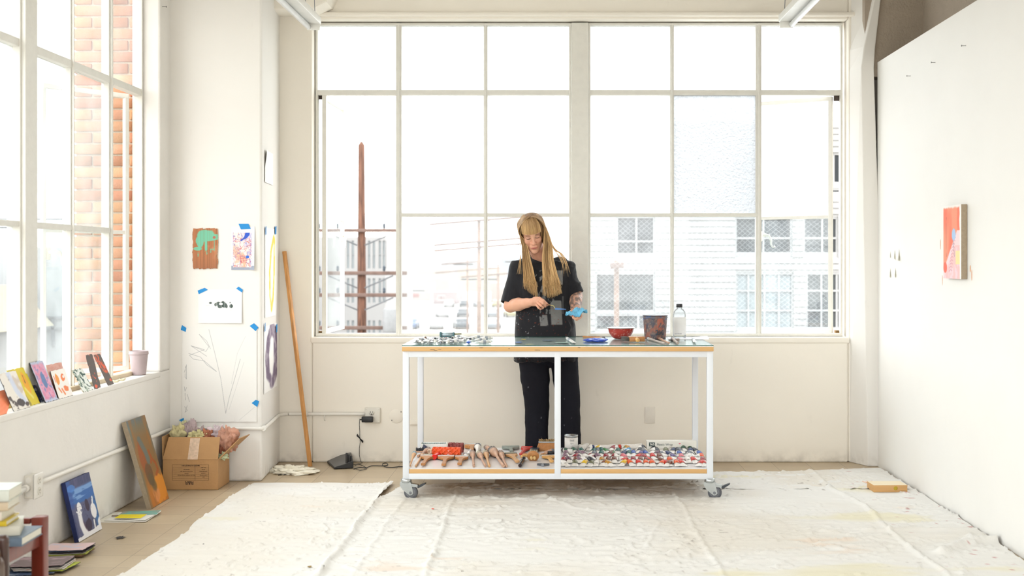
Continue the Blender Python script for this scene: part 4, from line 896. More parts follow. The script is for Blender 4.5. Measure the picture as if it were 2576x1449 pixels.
def f_pk(u, v):
    c = flatc(u, (228, 160, 190)); c = mixc(c, (220, 130, 160), sstep(0.5, 0.6, fbm(u*6, v*10, seed=5))*0.6); c = mixc(c, (96, 128, 178), blob(u, v, (0.5, 0.52), (0.16, 0.2), 0.4, 7, 6)); c = mixc(c, (110, 136, 190), sstep(0.62, 0.66, fbm(u*9, v*14, seed=7))*0.7)
    e = np.minimum(np.minimum(u, 1-u), np.minimum(v, 1-v)); c = mixc(c, (186, 212, 234), (1-sstep(0.03, 0.09, e+0.06*(fbm(u*20, v*20, seed=8)-0.5)))*0.8); return c
def f_rb(u, v):
    c = mixc(flatc(u, (208, 142, 124)), (226, 180, 170), fbm(u*6, v*10, seed=1)); return mixc(c, (146, 72, 56), sstep(0.6, 0.4, v)*1.0)
def f_wo(u, v):
    c = flatc(u, (244, 238, 232)); c = mixc(c, (238, 152, 66), blob(u, v, (0.28, 0.68), (0.12, 0.22), 0.3)); c = mixc(c, (240, 128, 70), np.maximum(blob(u, v, (0.68, 0.7), (0.15, 0.12), 0.35, 7, 3)*(1-blob(u, v, (0.74, 0.72), (0.07, 0.05))), blob(u, v, (0.7, 0.3), (0.15, 0.1), 0.4, 8, 4)))
    c = mixc(c, (236, 120, 60), np.maximum(seg(u, v, [(0.4, 0.3), (0.5, 0.12)], 0.05), seg(u, v, [(0.2, 0.35), (0.3, 0.2)], 0.04))*0.9); c = mixc(c, (236, 110, 90), seg(u, v, [(0.1, 0.8), (0.12, 0.6)], 0.03)*0.8); return c
def f_gr(u, v):
    c = flatc(u, (232, 236, 230)); c = mixc(c, (140, 156, 140), sstep(0.5, 0.62, fbm(u*5, v*7, seed=4))*(u < 0.55)*0.8); return mixc(c, (54, 82, 76), sstep(0.66, 0.7, vnoise(u*9+v*3, v*11, seed=6))*0.95)
def f_dk(u, v): return mixc(flatc(u, (92, 80, 74)), (232, 96, 58), sstep(0.72, 0.76, fbm(u*5, v*9, seed=11))+blob(u, v, (0.55, 0.3), (0.1, 0.02), 0.4)+blob(u, v, (0.35, 0.07), (0.25, 0.05), 0.4))
def f_dk2(u, v): return mixc(flatc(u, (98, 86, 80)), (234, 98, 58), np.maximum(seg(u, v, [(0.2, 0.92), (0.4, 0.65), (0.7, 0.5)], 0.13, 0.3)*sstep(0.4, 0.5, fbm(u*8, v*10, seed=12)), blob(u, v, (0.75, 0.15), (0.16, 0.05), 0.4)))
m_dkcard = mat('dark_card_edge', (70, 60, 58), 0.8)
lean_card('painted_card', (-8, 985), (-32, 1038), 17, f_or, 'orange painted card cut by the left photo edge, first on the window sill', edge=MATS['orange_paint'], dx=0.0)
lean_card('painted_card', (-4, 941), (35, 1028), 77, f_bw, 'white card with brown and pale blue smudges on the left sill', 0.003)
lean_card('painted_card', (18, 932), (60, 1017), 101, f_yw, 'yellow card with orange stroke behind the brown smudged card', 0.004, mat('yellow_edge', (190, 170, 30), 0.7), dx=-0.018)
lean_card('painted_card', (64, 950), (90, 1003), 116, f_nv, 'navy blue card with pale marks mostly hidden behind the pink card', 0.003, dx=-0.03)
lean_card('painted_card', (75, 913), (115, 1005), 146, f_pk, 'pink card with blue patches and pale blue edges on the sill', 0.006)
lean_card('painted_card', (116, 919), (140, 990), 178, f_rb, 'red brown card standing behind the white and orange card', 0.003, m_canvas_edge, dx=-0.022)
lean_card('painted_card', (127, 934), (149, 997), 184, f_wo, 'white card with orange brush marks on the sill', 0.0025, m_dkcard)
lean_card('painted_card', (181, 932), (210, 982), 235, f_gr, 'small white card dotted with dark green on the sill', 0.003, m_canvas_edge, rag=0.012)
lean_card('painted_card', (216, 894), (238, 971), 254, f_dk, 'narrow dark brown strip with few orange flecks, left of the two strips', 0.002, m_dkcard, nu=16, rag=0.014)
lean_card('painted_card', (236, 893), (272, 970), 287, f_dk2, 'narrow dark brown strip with a long orange stroke, right of the two strips', 0.002, m_dkcard, nu=16)
cup = Vector((-2.455, 7.24, 0.6995)); b = MB(); M = Matrix.Translation(cup)
b.lathe([(0.0, 0.002), (0.040, 0.002), (0.042, 0.006), (0.052, 0.118), (0.0525, 0.12), (0.056, 0.12), (0.0565, 0.126), (0.0545, 0.138), (0.055, 0.141), (0.053, 0.141), (0.050, 0.12), (0.041, 0.01), (0.0, 0.01)], 36, M=M)
tag(b.build('plastic_cup', mat('lavender_cup', (182, 166, 168), 0.55, var=0.05, vscale=20, bump=0.05)), 'empty lavender grey plastic cup standing on the sill by the window jamb', 'cup')
for (px, py, lb) in ((291, 955, 'left one'), (306, 953, 'right one')):
    Y = 2.43*F/(CX-px); b = MB(); c = Vector((-2.43, Y, 0.7045)); b.tube([c+Vector((0.012*math.cos(a), 0.016*math.sin(a), 0.003*math.sin(a*2))) for a in [k*2*PI/12 for k in range(13)]], 0.005, 8); b.tube([c, c+Vector((0.02, 0.01, 0.004))], [0.005, 0.003], 6)
    tag(b.build('clay_piece', mat('pale_clay', (216, 206, 176), 0.7, var=0.12, vscale=60)), 'small curled pale clay bit on the sill before the cup, '+lb, 'clay piece')

# ================================================================== canvases on the floor
def f_blue(u, v):
    c = flatc(u, (88, 92, 128)); c = mixc(c, (74, 78, 112), sstep(0.4, 0.6, fbm(u*2, v*2, seed=2))); c = mixc(c, (66, 74, 112), sstep(0.84, 0.88, v)*1.0); c = mixc(c, (96, 92, 130), sstep(0.5, 0.7, fbm(u*20, v*1.5, seed=3))*sstep(0.85, 0.9, v)*0.6)
    band = sstep(0.60, 0.63, v+0.03*np.sin(u*3))*(1-sstep(0.82, 0.86, v)); c = mixc(c, (52, 104, 178), band*0.95); c = mixc(c, (130, 170, 222), band*sstep(0.5, 0.62, fbm(u*2.5, v*22, seed=4))*0.85); c = mixc(c, (44, 84, 160), (1-sstep(0.1, 0.2, u))*sstep(0.5, 0.6, v)*0.8); c = mixc(c, (70, 130, 210), blob(u, v, (0.14, 0.86), (0.16, 0.06), 0.5, 10)*0.8)
    c = mixc(c, (58, 110, 172), sstep(0.78, 0.9, u)*(v < 0.6)*0.9); c = mixc(c, (50, 62, 110), (1-sstep(0.0, 0.1, u))*(v < 0.45)*0.8)
    c = mixc(c, (56, 44, 70), np.maximum(blob(u, v, (0.62, 0.5), (0.075, 0.10), 0.15), blob(u, v, (0.53, 0.17), (0.14, 0.1), 0.4, 7, 5))); c = mixc(c, (66, 34, 60), seg(u, v, [(0.3, 0.3), (0.42, 0.1), (0.5, 0.04)], 0.03)*0.7)
    wm = np.maximum(blob(u, v, (0.3, 0.50), (0.095, 0.11), 0.08), seg(u, v, [(0.26, 0.42), (0.25, 0.25), (0.3, 0.12), (0.42, 0.0)], 0.085)); wm = np.maximum(wm, blob(u, v, (0.83, 0.36), (0.115, 0.13), 0.06)); wm = np.maximum(wm, seg(u, v, [(0.85, 0.5), (0.88, 0.58)], 0.03)); wm = np.maximum(wm, seg(u, v, [(0.76, 0.2), (0.74, 0.06)], 0.03)); wm = np.maximum(wm, (v < 0.03+0.05*u+0.04*fbm(u*7, v, seed=8))*1.0); wm = np.maximum(wm, blob(u, v, (1.0, 0.1), (0.1, 0.12), 0.2)); wm = np.maximum(wm, seg(u, v, [(0.16, 0.47), (0.24, 0.44)], 0.015))
    dots = sstep(0.82, 0.85, vnoise(u*26, v*30, seed=10)); c = mixc(c, (238, 238, 242), wm*(1-dots*(v > 0.4)*0.8)); c = mixc(c, (50, 44, 72), dots*(1-wm)*(v < 0.55)*0.6); return c
def f_orange(u, v):
    c = flatc(u, (132, 96, 46)); c = mixc(c, (190, 112, 28), sstep(0.45, 0.1, v)*0.9); c = mixc(c, (224, 140, 24), blob(u, v, (0.7, 0.16), (0.4, 0.16), 0.4, 5, 2)*0.8); c = mixc(c, (214, 140, 92), blob(u, v, (0.45, 0.12), (0.18, 0.08), 0.6, 9, 3)*0.7); c = mixc(c, (112, 108, 88), sstep(0.74, 0.95, v)*0.8+sstep(0.16, 0.0, u)*0.9); c = mixc(c, (98, 102, 100), sstep(0.9, 1.0, v)*0.9); c = mixc(c, (112, 110, 96), sstep(0.88, 1.0, u)*sstep(0.3, 0.6, v)*0.9)
    c = mixc(c, (156, 98, 34), sstep(0.5, 0.7, fbm(u*7, v*4, seed=4))*0.6)
    c = mixc(c, (150, 78, 22), blob(u, v, (0.30, 0.52), (0.17, 0.23), 0.2, 5, 5)); c = mixc(c, (108, 72, 32), blob(u, v, (0.40, 0.36), (0.18, 0.14), 0.25, 6, 6)); c = mixc(c, (96, 104, 98), seg(u, v, [(0.36, 0.76), (0.5, 0.6), (0.52, 0.5)], 0.045, 0.45)*0.9)
    c = mixc(c, (92, 76, 40), seg(u, v, [(0.4, 0.3), (0.46, 0.22)], 0.07, 0.5)*0.8)
    c = mixc(c, (156, 78, 14), np.maximum(seg(u, v, [(0.66, 0.6), (0.72, 0.5), (0.84, 0.44), (0.86, 0.36), (0.72, 0.32)], 0.022, 0.45), seg(u, v, [(0.7, 0.52), (0.62, 0.47)], 0.02, 0.45))); return c
def canvas(name, BL, BR, TLz, xt, t, fn, label, sidecol):
    A = FL(*BL, z=0.003); B = FL(*BR, z=0.003); B.x = A.x; O = A; U = B-A; V = Vector((xt-A.x, -0.02, TLz))
    e = empty(name, (A+B)/2, label=label, cat='painting')
    panel('canvas_front', O, U, V, 0.001, fn, sidecol, 90, 160, e)
    N = U.cross(V).normalized(); b = MB()
    vs = [O-N*0.001, O+U-N*0.001, O+U+V-N*0.001, O+V-N*0.001]; vs += [v-N*t for v in vs]
    b.add(vs, [(0, 1, 2, 3), (7, 6, 5, 4), (0, 4, 5, 1), (1, 5, 6, 2), (2, 6, 7, 3), (3, 7, 4, 0)]); b.build('canvas_side', sidecol, e, bevel=0.0015)
canvas('blue_canvas', (199, 1364), (257, 1330), 0.292, -2.374, 0.022, f_blue, 'blue abstract canvas with white shapes leaning on the left wall', mat('navy_side', (22, 38, 92), 0.6, var=0.3, vscale=8))
canvas('ochre_canvas', (381, 1280), (429, 1253), 0.482, -2.364, 0.026, f_orange, 'tall narrow ochre and grey canvas leaning beside the cardboard box', m_canvas_edge)

# ================================================================== paper stacks
def sheet(cx, cy_, z, w, d, rot, fn, label, edge=None, t=0.003, bendamt=0.004, rag=0.01, name='painted_sheet'):
    M = Matrix.Translation((cx, cy_, z)) @ Matrix.Rotation(rot, 4, 'Z'); O = M @ Vector((-w/2, -d/2, 0)); U = M.to_3x3() @ Vector((w, 0, 0)); V = M.to_3x3() @ Vector((0, d, 0))
    return tag(panel(name, O, U, V, t, fn, edge or m_white, 24, 20, rag=rag, bend=lambda u, v: bendamt*sstep(0.5, 1.0, u)), label, 'paper sheet')
def fc(c1, c2, sd, s=5, th=(0.5, 0.65)): return lambda u, v: mixc(flatc(u, c1), c2, sstep(th[0], th[1], fbm(u*s, v*s, seed=sd))*0.8)
dk = m_blacktrim; lime = mat('lime_edge', (176, 184, 84), 0.7); br = mat('brown_edge', (110, 84, 60), 0.8, var=0.3, vscale=60)
A = FL(158, 1402); zz = 0.004
for i, (c1, c2, ed, lb, w_, r_) in enumerate([((90, 74, 60), (60, 50, 44), br, 'lowest brown sheet', 0.20, 0.1), ((150, 120, 80), (110, 90, 60), br, 'second lowest tan sheet', 0.20, -0.05), ((196, 198, 96), (176, 176, 110), lime, 'lime green sheet in the middle', 0.19, 0.12), ((190, 190, 196), (150, 160, 180), m_white, 'grey sheet over the lime one', 0.20, 0.04), ((60, 50, 60), (40, 36, 50), dk, 'black edged sheet', 0.20, 0.0), ((150, 180, 210), (90, 110, 160), dk, 'blue edged sheet under the top one', 0.20, 0.03), ((228, 200, 200), (206, 204, 222), dk, 'pale pink top sheet', 0.205, -0.03)]):
    sheet(A.x+0.004*((i*7) % 5-2), A.y+0.05+0.003*((i*5) % 4), zz, w_, 0.15, r_, fc(c1, c2, i), lb+' of the paper pile nearer the blue canvas', ed); zz += 0.0052
A = FL(92, 1440); zz = 0.004
for i, (c1, c2, ed, lb, w_, r_, dy, dx) in enumerate([((80, 100, 140), (200, 206, 214), dk, 'blue and white lowest sheet', 0.2, 0.2, -0.04, -0.02), ((190, 198, 70), (170, 180, 70), dk, 'lime green sheet poking out', 0.21, -0.1, 0.0, 0.03), ((210, 200, 196), (190, 120, 100), m_white, 'white sheet with red marks', 0.22, 0.08, 0, 0.01), ((196, 190, 190), (150, 140, 150), m_white, 'pale grey sheet', 0.22, 0.02, 0, 0.005), ((70, 58, 56), (50, 44, 46), dk, 'dark edged sheet', 0.22, -0.04, 0, 0), ((132, 116, 118), (190, 160, 170), mat('mauve_edge', (190, 170, 176), 0.8), 'mauve grey top sheet', 0.225, 0.05, 0.0, 0)]):
    sheet(A.x+dx, A.y+0.06+dy, zz, w_, 0.17, r_, fc(c1, c2, i+20, 7), lb+' of the front paper pile behind the wooden leg', ed); zz += 0.0062
A = FL(322, 1302); sheet(A.x, A.y, 0.004, 0.27, 0.26, 0.02, fc((238, 234, 222), (230, 226, 214), 3), 'large cream sheet on the tiles before the ochre canvas', m_white, 0.004, 0.004, 0.0)
sheet(A.x+0.03, A.y-0.01, 0.0085, 0.22, 0.22, -0.06, fc((236, 234, 228), (226, 220, 210), 4), 'white sheet lying under the yellow card on the floor', m_white, 0.003, 0.006, 0.0)
sheet(A.x+0.045, A.y+0.05, 0.0125, 0.2, 0.12, 0.1, fc((150, 150, 140), (110, 190, 176), 5, 5, (0.42, 0.55)), 'grey sheet with mint green paint beside the yellow card', m_white, 0.003, 0.003, 0.0)
sheet(A.x+0.03, A.y-0.045, 0.0165, 0.14, 0.1, 0.0, fc((238, 218, 20), (230, 204, 24), 6), 'small bright yellow card on top of the floor sheets', m_white, 0.002, 0.0, 0.0)
sheet(A.x-0.06, A.y-0.01, 0.0125, 0.045, 0.03, 0.3, fc((130, 110, 90), (70, 60, 56), 7), 'tiny brown picture scrap left of the yellow card', m_white, 0.001, 0.0, 0.0)

# ================================================================== cardboard box with crumpled papers
m_cardin = mat('cardboard_inside', (150, 108, 72), 0.9, var=0.05)
bx0, bx1, by0, by1, bz = -2.352, -2.022, 7.36, 7.615, 0.182
cb_ = empty('cardboard_box', ((bx0+bx1)/2, (by0+by1)/2, 0), label='open brown cardboard box full of crumpled papers in the left corner', cat='box')
b = MB(); t = 0.005
b.box(bx0, bx1, by0, by0+t, 0.002, bz); b.box(bx0, bx1, by1-t, by1, 0.002, bz); b.box(bx0, bx0+t, by0+t, by1-t, 0.002, bz); b.box(bx1-t, bx1, by0+t, by1-t, 0.002, bz); b.box(bx0+t, bx1-t, by0+t, by1-t, 0.002, 0.008)
b.build('box_body', m_card, cb_, bevel=0.0015)
def flap(pts, m=m_card, th=0.005):
    b = MB(); b.add(pts, [(0, 1, 2, 3)]); return b.build('flap', m, cb_, solid=th)
flap([(bx0, by0, bz), (bx1, by0, bz), (bx1-0.0, by0+0.045, bz+0.128), (bx0+0.022, by0+0.045, bz+0.128)])
flap([(bx1, by0+0.004, bz), (bx1, by1-0.004, bz), (bx1+0.125, by1+0.0, bz+0.115), (bx1+0.125, by0+0.02, bz+0.125)])
flap([(bx0, by0+0.004, bz), (bx0, by1-0.004, bz), (bx0-0.012, by1-0.01, bz+0.135), (bx0-0.006, by0+0.01, bz+0.135)])
flap([(bx0+0.02, by1, bz), (bx1-0.01, by1, bz), (bx1-0.03, by1+0.02, bz+0.15), (bx0+0.06, by1+0.02, bz+0.15)], m_cardin)
m_print = mat('box_print', (70, 52, 40), 0.8); m_ctape = mat('clear_tape_on_box', (214, 186, 160), 0.25, var=0.14, vscale=60)
b = MB(); fy = by0-0.0004
def prn(x0, x1, z0, z1): b.box(x0, x1, fy-0.0004, fy, z0, z1)
tx0, tx1, tz0, tz1 = bx0+0.057, bx1-0.055, 0.058, 0.152
prn(tx0, tx1, tz0, tz0+0.001); prn(tx0, tx1, tz1-0.001, tz1); prn(tx0, tx0+0.001, tz0, tz1); prn(tx1-0.001, tx1, tz0, tz1); prn(tx0+0.136, tx0+0.137, tz0, tz1)
for k in range(1, 8): prn(tx0, tx1, tz0+k*0.0112, tz0+k*0.0112+0.0007)
b.build('printed_table', m_print, cb_)
RX = lambda x, y, z, sc=1: Matrix.Translation((x, y, z)) @ Matrix.Rotation(PI/2, 4, 'X') @ Matrix.Rotation(PI, 4, 'Z')
text('R&R', 0.028, RX((bx0+bx1)/2-0.006, fy, 0.043), m_print, cb_, 'printed_lettering', local=False, bold=True)
text('MADE IN PAKISTAN', 0.012, RX((bx0+bx1)/2+0.002, fy, 0.146), m_print, cb_, 'printed_lettering', local=False, bold=True)
for k, (s1, s2) in enumerate((('P.O. NO.', ''), ('STYLE', 'ASSORTED'), ('DESCRIPTION', 'COTTON TOWEL SET'), ('COLOR', 'WHITE'), ('CARTON NO.', 'ONE OF TWENTY FOUR PIECES'), ('QTY', ''))):
    z = 0.134-k*0.0112
    if s1: text(s1, 0.0075, RX(tx1-0.032, fy, z), m_print, cb_, 'printed_lettering', local=False)
    if s2: text(s2, 0.0075, RX(tx0+0.085, fy, z), m_print, cb_, 'printed_lettering', local=False)
b = MB(); cxm = (bx0+bx1)/2+0.012
b.add([(cxm-0.028, by0-0.003, bz+0.001), (cxm+0.032, by0-0.003, bz+0.001), (cxm+0.034, by0+0.0405, bz+0.122), (cxm-0.024, by0+0.0405, bz+0.122)], [(0, 1, 2, 3)])
b.add([(bx0+0.03, by0+0.033, bz+0.100), (bx1-0.006, by0+0.033, bz+0.100), (bx1-0.006, by0+0.0415, bz+0.124), (bx0+0.03, by0+0.0415, bz+0.124)], [(0, 1, 2, 3)])
b.build('packing_tape', m_ctape, cb_, solid=0.0005)
def cm(nm, a, c2): 
    return mat(nm, a, 0.8, var=0.25, vscale=18, bump=0.3, bscale=30)
for i, (px, py, Y, r, m, lb) in enumerate([(448, 1092, 7.49, (0.05, 0.05, 0.06), cm('crumple_yellow', (206, 196, 150), 0), 'pale yellow crumpled paper at the left of the box'), (461, 1086, 7.55, (0.03, 0.03, 0.065), cm('crumple_lime', (210, 206, 162), 0), 'upright lime twist of paper in the box'), (480, 1091, 7.52, (0.045, 0.04, 0.075), cm('crumple_mauve', (176, 158, 160), 0), 'mauve crumpled paper peak in the box'), (500, 1096, 7.47, (0.05, 0.05, 0.04), cm('crumple_gold', (212, 202, 150), 0), 'low yellow crumpled paper in the box middle'), (505, 1090, 7.55, (0.045, 0.04, 0.045), cm('crumple_grey', (190, 172, 172), 0), 'greyish pink crumpled paper in the box middle'), (524, 1099, 7.50, (0.045, 0.05, 0.045), cm('crumple_brown', (176, 112, 84), 0), 'rust brown crumpled paper in the box'), (548, 1089, 7.52, (0.05, 0.04, 0.05), cm('crumple_lilac', (206, 190, 194), 0), 'lilac white crumpled paper at the top right of the box'), (572, 1106, 7.49, (0.07, 0.06, 0.075), cm('crumple_rust', (200, 150, 128), 0), 'big white and rust crumpled paper spilling over the right flap'), (553, 1128, 7.46, (0.04, 0.05, 0.04), cm('crumple_dark', (150, 92, 72), 0), 'dark rust crumpled paper low by the right flap'), (556, 1144, 7.44, (0.035, 0.04, 0.025), cm('crumple_green', (206, 216, 180), 0), 'pale green crumpled paper at the flap crease')]):
    q = P(px, py, Y); crumple('crumpled_paper', (q.x, q.y, q.z-0.005), r, m, lb, 'crumpled paper', 60+i, 44, 0.55, None, None, 'crumpled papers in the cardboard box', fq=2.2)

# ================================================================== table with books and leather armchair (front left)
m_redwood = mat('red_brown_wood', (116, 46, 32), 0.35, var=0.15, vscale=4, stretch=(10, 10, 1), coat=0.3)
st = empty('side_table', (-2.1, 4.15, 0), label='red brown wooden side table with a corner post, holding a pile of books', cat='table')
for x, y in ((-1.872, 4.39), (-2.35, 4.39), (-1.872, 3.9), (-2.35, 3.9)):
    b = MB(); b.rbox(x, x+0.045, y, y+0.045, 0, 0.452, 0.004); b.build('leg', m_redwood, st)
for x in (-1.862, -2.34): b = MB(); b.rbox(x, x+0.022, 3.945, 4.39, 0.348, 0.40, 0.003); b.build('apron', m_redwood, st)
for y in (4.40, 3.91): b = MB(); b.rbox(-2.305, -1.872, y, y+0.022, 0.348, 0.40, 0.003); b.build('apron', m_redwood, st)
b = MB(); b.rbox(-2.34, -1.842, 3.95, 4.388, 0.392, 0.402, 0.002); b.build('shelf_top', m_redwood, st)
b = MB(); b.rbox(-2.3, -1.88, 4.40, 4.425, 0.425, 0.445, 0.003); b.build('back_rail', m_redwood, st)
def book(x1, yc, z, w, d, h, rot, cover, label, text_=None, page=(226, 222, 208), tilt=0.0, cover2=None):
    e = empty('book', (x1-w/2, yc, z), (0, tilt, rot), label=label, cat='book'); e['group'] = 'books piled on the side table'
    b = MB(); b.rbox(-w/2+0.004, w/2-0.003, -d/2+0.003, d/2-0.003, 0.0025, h-0.0025, 0.001); b.build('pages', mat('book_pages', page, 0.9, var=0.06, vscale=3, stretch=(1, 1, 300)), e, local=True)
    b = MB(); b.box(-w/2, w/2, -d/2, d/2, 0, 0.0025); b.box(-w/2, w/2, -d/2, d/2, h-0.0025, h); b.rbox(-w/2, w/2, -d/2, -d/2+0.003, 0, h, 0.001); b.build('cover', cover, e, local=True)
    if text_: text(text_, h*0.5, Matrix.Translation((w/2-0.06, -d/2-0.0006, h/2)) @ Matrix.Rotation(PI/2, 4, 'X'), m_print, e, 'spine_lettering')
    return e
mk = lambda n, c, c2=None: mat(n, c, 0.45, var=0.08, vscale=6)
book(-1.806, 4.24, 0.4025, 0.26, 0.19, 0.030, 0.05, mk('cover_bluegrey', (104, 122, 140)), 'bottom book of the pile, blue grey cover with white pages')
book(-1.84, 4.22, 0.434, 0.25, 0.17, 0.034, 0.32, mk('cover_offwhite', (206, 204, 190)), 'thick pale book with tan cover twisted on the pile')
book(-1.862, 4.21, 0.470, 0.21, 0.14, 0.018, 0.12, mk('cover_yellow', (206, 180, 40)), 'thin yellow book in the middle of the pile')
book(-1.876, 4.21, 0.489, 0.20, 0.14, 0.030, 0.1, mk('cover_white_label', (222, 212, 196)), 'cream book with a barcode sticker in the pile')
book(-1.863, 4.22, 0.520, 0.20, 0.14, 0.031, 0.14, mk('cover_tan', (206, 188, 160)), 'plain tan book, second from the top of the pile')
book(-1.856, 4.22, 0.552, 0.21, 0.15, 0.040, 0.12, mat('cover_cream_blue', (196, 200, 190), 0.5, var=0.25, vscale=14), 'top book of the pile with cream and blue patterned spine', 'WEST')
m_leather = mat('brown_leather', (88, 62, 44), 0.38, var=0.25, vscale=9, bump=0.25, bscale=18)
ac = empty('leather_armchair', (-2.0, 3.4, 0), label='brown leather armchair with a piped cushion cut by the left photo edge', cat='armchair')
b = MB(); b.rbox(-2.3, -1.69, 3.08, 3.82, 0.12, 0.40, 0.05, seg=5); b.build('seat', m_leather, ac)
b = MB(); b.rbox(-2.3, -1.712, 3.68, 3.835, 0.38, 0.50, 0.05, seg=5); b.build('backrest', m_leather, ac)
b = MB(); b.rbox(-1.80, -1.685, 3.10, 3.80, 0.30, 0.475, 0.045, seg=5); b.build('armrest', m_leather, ac)
b = MB(); b.rbox(-2.3, -1.70, 3.805, 3.84, 0.10, 0.515, 0.015, seg=4); b.build('back_frame', mat('dark_brown_frame', (62, 34, 24), 0.35, coat=0.3), ac)
b = MB(); b.tube(smooth([Vector(p) for p in ((-1.70, 3.72, 0.35), (-1.695, 3.74, 0.45), (-1.71, 3.75, 0.492), (-1.76, 3.75, 0.50), (-1.9, 3.75, 0.505))]), 0.009, 8); b.build('piping', m_leather, ac)
for x in (-2.25, -1.75):
    for y in (3.13, 3.77): b = MB(); b.lathe([(0.018, 0), (0.024, 0.12)], 12, M=Matrix.Translation((x, y, 0))); b.build('leg', MATS['dark_brown_frame'], ac)

# ================================================================== things on the table top
GZ = 0.8874
def TT(px, py, z=GZ): return FL(px, py, z)
def ontable(px, Y, z=GZ): return Vector(((px-CX)*Y/F, Y, z))
# bowl
c = ontable(1562, 7.62); M = Matrix.Translation(c); bo = empty('enamel_bowl', c, label='red speckled enamel bowl with a pale rim on the work table', cat='bowl')
def f_bowl():
    pr = [(0.03, 0.0), (0.04, 0.001), (0.056, 0.012), (0.072, 0.034), (0.0785, 0.058), (0.080, 0.067)]
    n = 64; vs = []; cs = []
    b = MB(); prof = pr+[(0.0775, 0.067), (0.075, 0.056), (0.069, 0.036), (0.054, 0.015), (0.0, 0.006)]
    pts = smooth([Vector((r, 0, z)) for r, z in prof], 4); prof = [(max(p.x, 0.0), p.z) for p in pts]
    b.lathe(prof, n, M=M); X = np.array([v[:] for v in b.v]); a = np.arctan2(X[:, 1]-c.y, X[:, 0]-c.x); h = (X[:, 2]-c.z)/0.07
    col = flatc(h, (158, 42, 34)); col = mixc(col, (196, 70, 58), fbm(a*3+10, h*5, seed=2)*0.6); sp = sstep(0.72, 0.78, vnoise(a*16+60, h*14, seed=3)); col = mixc(col, (214, 170, 160), sp*0.6); col = mixc(col, (110, 30, 26), sstep(0.3, 0.0, h)*0.5)
    inside = np.hypot(X[:, 0]-c.x, X[:, 1]-c.y) < 0.0  # inner wall painted by index below
    half = len(prof)//2*n; 
    b.c = [tuple(q) for q in s2la(col)]
    return b.build('bowl_body', cmat('enamel_red', 0.25, spec=0.6), bo, colors=True)
f_bowl()
b = MB(); b.lathe([(0.078, 0.0665), (0.084, 0.066), (0.0875, 0.0685), (0.084, 0.071), (0.078, 0.070), (0.0765, 0.068)], 64, M=M); b.build('bowl_rim', mat('grey_enamel', (176, 182, 184), 0.3, metal=0.3), bo)
# bucket
c = ontable(1648, 7.60); M = Matrix.Translation(c); bk = empty('plastic_bucket', c, label='paint-stained plastic bucket crusted with brown, red and blue paint', cat='bucket')
b = MB(); prof = [(0.0, 0.003), (0.064, 0.0), (0.0655, 0.003)]+[(0.0655+0.0085*k/16, 0.003+0.128*k/16) for k in range(1, 17)]+[(0.0745, 0.132), (0.0755, 0.134), (0.076, 0.1455), (0.073, 0.1455), (0.0715, 0.13), (0.063, 0.008), (0.0, 0.008)]
b.lathe(prof, 96, M=M); X = np.array([v[:] for v in b.v]); a = np.arctan2(X[:, 1]-c.y, X[:, 0]-c.x)*2.2+9; h = (X[:, 2]-c.z)*30
col = flatc(h, (112, 92, 88)); col = mixc(col, (160, 96, 78), sstep(0.42, 0.6, fbm(a, h, seed=1))*0.8); col = mixc(col, (190, 100, 78), blob(a, h/4.6, (9-1.1*2.2, 0.65), (0.9, 0.3), 0.5, 2, 3)*0.8); col = mixc(col, (70, 72, 86), sstep(0.55, 0.66, fbm(a*1.6, h*1.3, seed=5))*0.8); col = mixc(col, (150, 130, 120), sstep(0.62, 0.7, fbm(a*4, h*3, seed=7))*0.7); col = mixc(col, (58, 92, 150), sstep(0.6, 0.64, fbm(a*2, h*4, seed=9))*(h > 3.6)*1.0); col = mixc(col, (60, 60, 66), (h > 4.28)*0.6)
b.c = [tuple(q) for q in s2la(col)]; b.build('bucket_body', cmat('crusted_paint', 0.5, bump=0.5, bscale=70), bk, colors=True)
b = MB(); b.lathe([(0.0745, 0.130), (0.0785, 0.131), (0.079, 0.134), (0.0755, 0.135)], 64, M=M); b.lathe([(0.074, 0.1445), (0.0775, 0.1445), (0.0775, 0.148), (0.073, 0.148)], 64, M=M); b.build('bucket_rim', mat('dirty_rim', (118, 112, 116), 0.45, var=0.4, vscale=30), bk)
text('2½', 0.042, Matrix.Translation((c.x+0.024, c.y-0.0685, c.z+0.042)) @ Matrix.Rotation(PI/2+0.06, 4, 'X') @ Matrix.Rotation(0.0, 4, 'Z'), mat('bucket_print', (52, 62, 76), 0.5), bk, 'volume_marking', ext=0.003, local=False, bold=True)
# bottle
c = ontable(1709, 7.74); M = Matrix.Translation(c); bt = empty('plastic_bottle', c, label='clear plastic bottle with black screw cap and white label on the table', cat='bottle')
mb_ = bpy.data.materials.new('clear_bottle'); mb_.use_nodes = True; nt = mb_.node_tree; nt.nodes.clear(); out = _n(nt, 'ShaderNodeOutputMaterial'); tr = _n(nt, 'ShaderNodeBsdfTransparent'); tr.inputs[0].default_value = (0.93, 0.94, 0.94, 1); gl = _n(nt, 'ShaderNodeBsdfGlossy'); gl.inputs['Roughness'].default_value = 0.08
lw = _n(nt, 'ShaderNodeLayerWeight'); lw.inputs[0].default_value = 0.2; df = _n(nt, 'ShaderNodeBsdfDiffuse'); df.inputs[0].default_value = (0.95, 0.95, 0.95, 1); m1 = _n(nt, 'ShaderNodeMixShader'); m1.inputs[0].default_value = 0.5; nt.links.new(gl.outputs[0], m1.inputs[1]); nt.links.new(df.outputs[0], m1.inputs[2]); m2 = _n(nt, 'ShaderNodeMixShader'); nt.links.new(lw.outputs['Fresnel'], m2.inputs[0]); nt.links.new(tr.outputs[0], m2.inputs[1]); nt.links.new(m1.outputs[0], m2.inputs[2]); nt.links.new(m2.outputs[0], out.inputs[0])
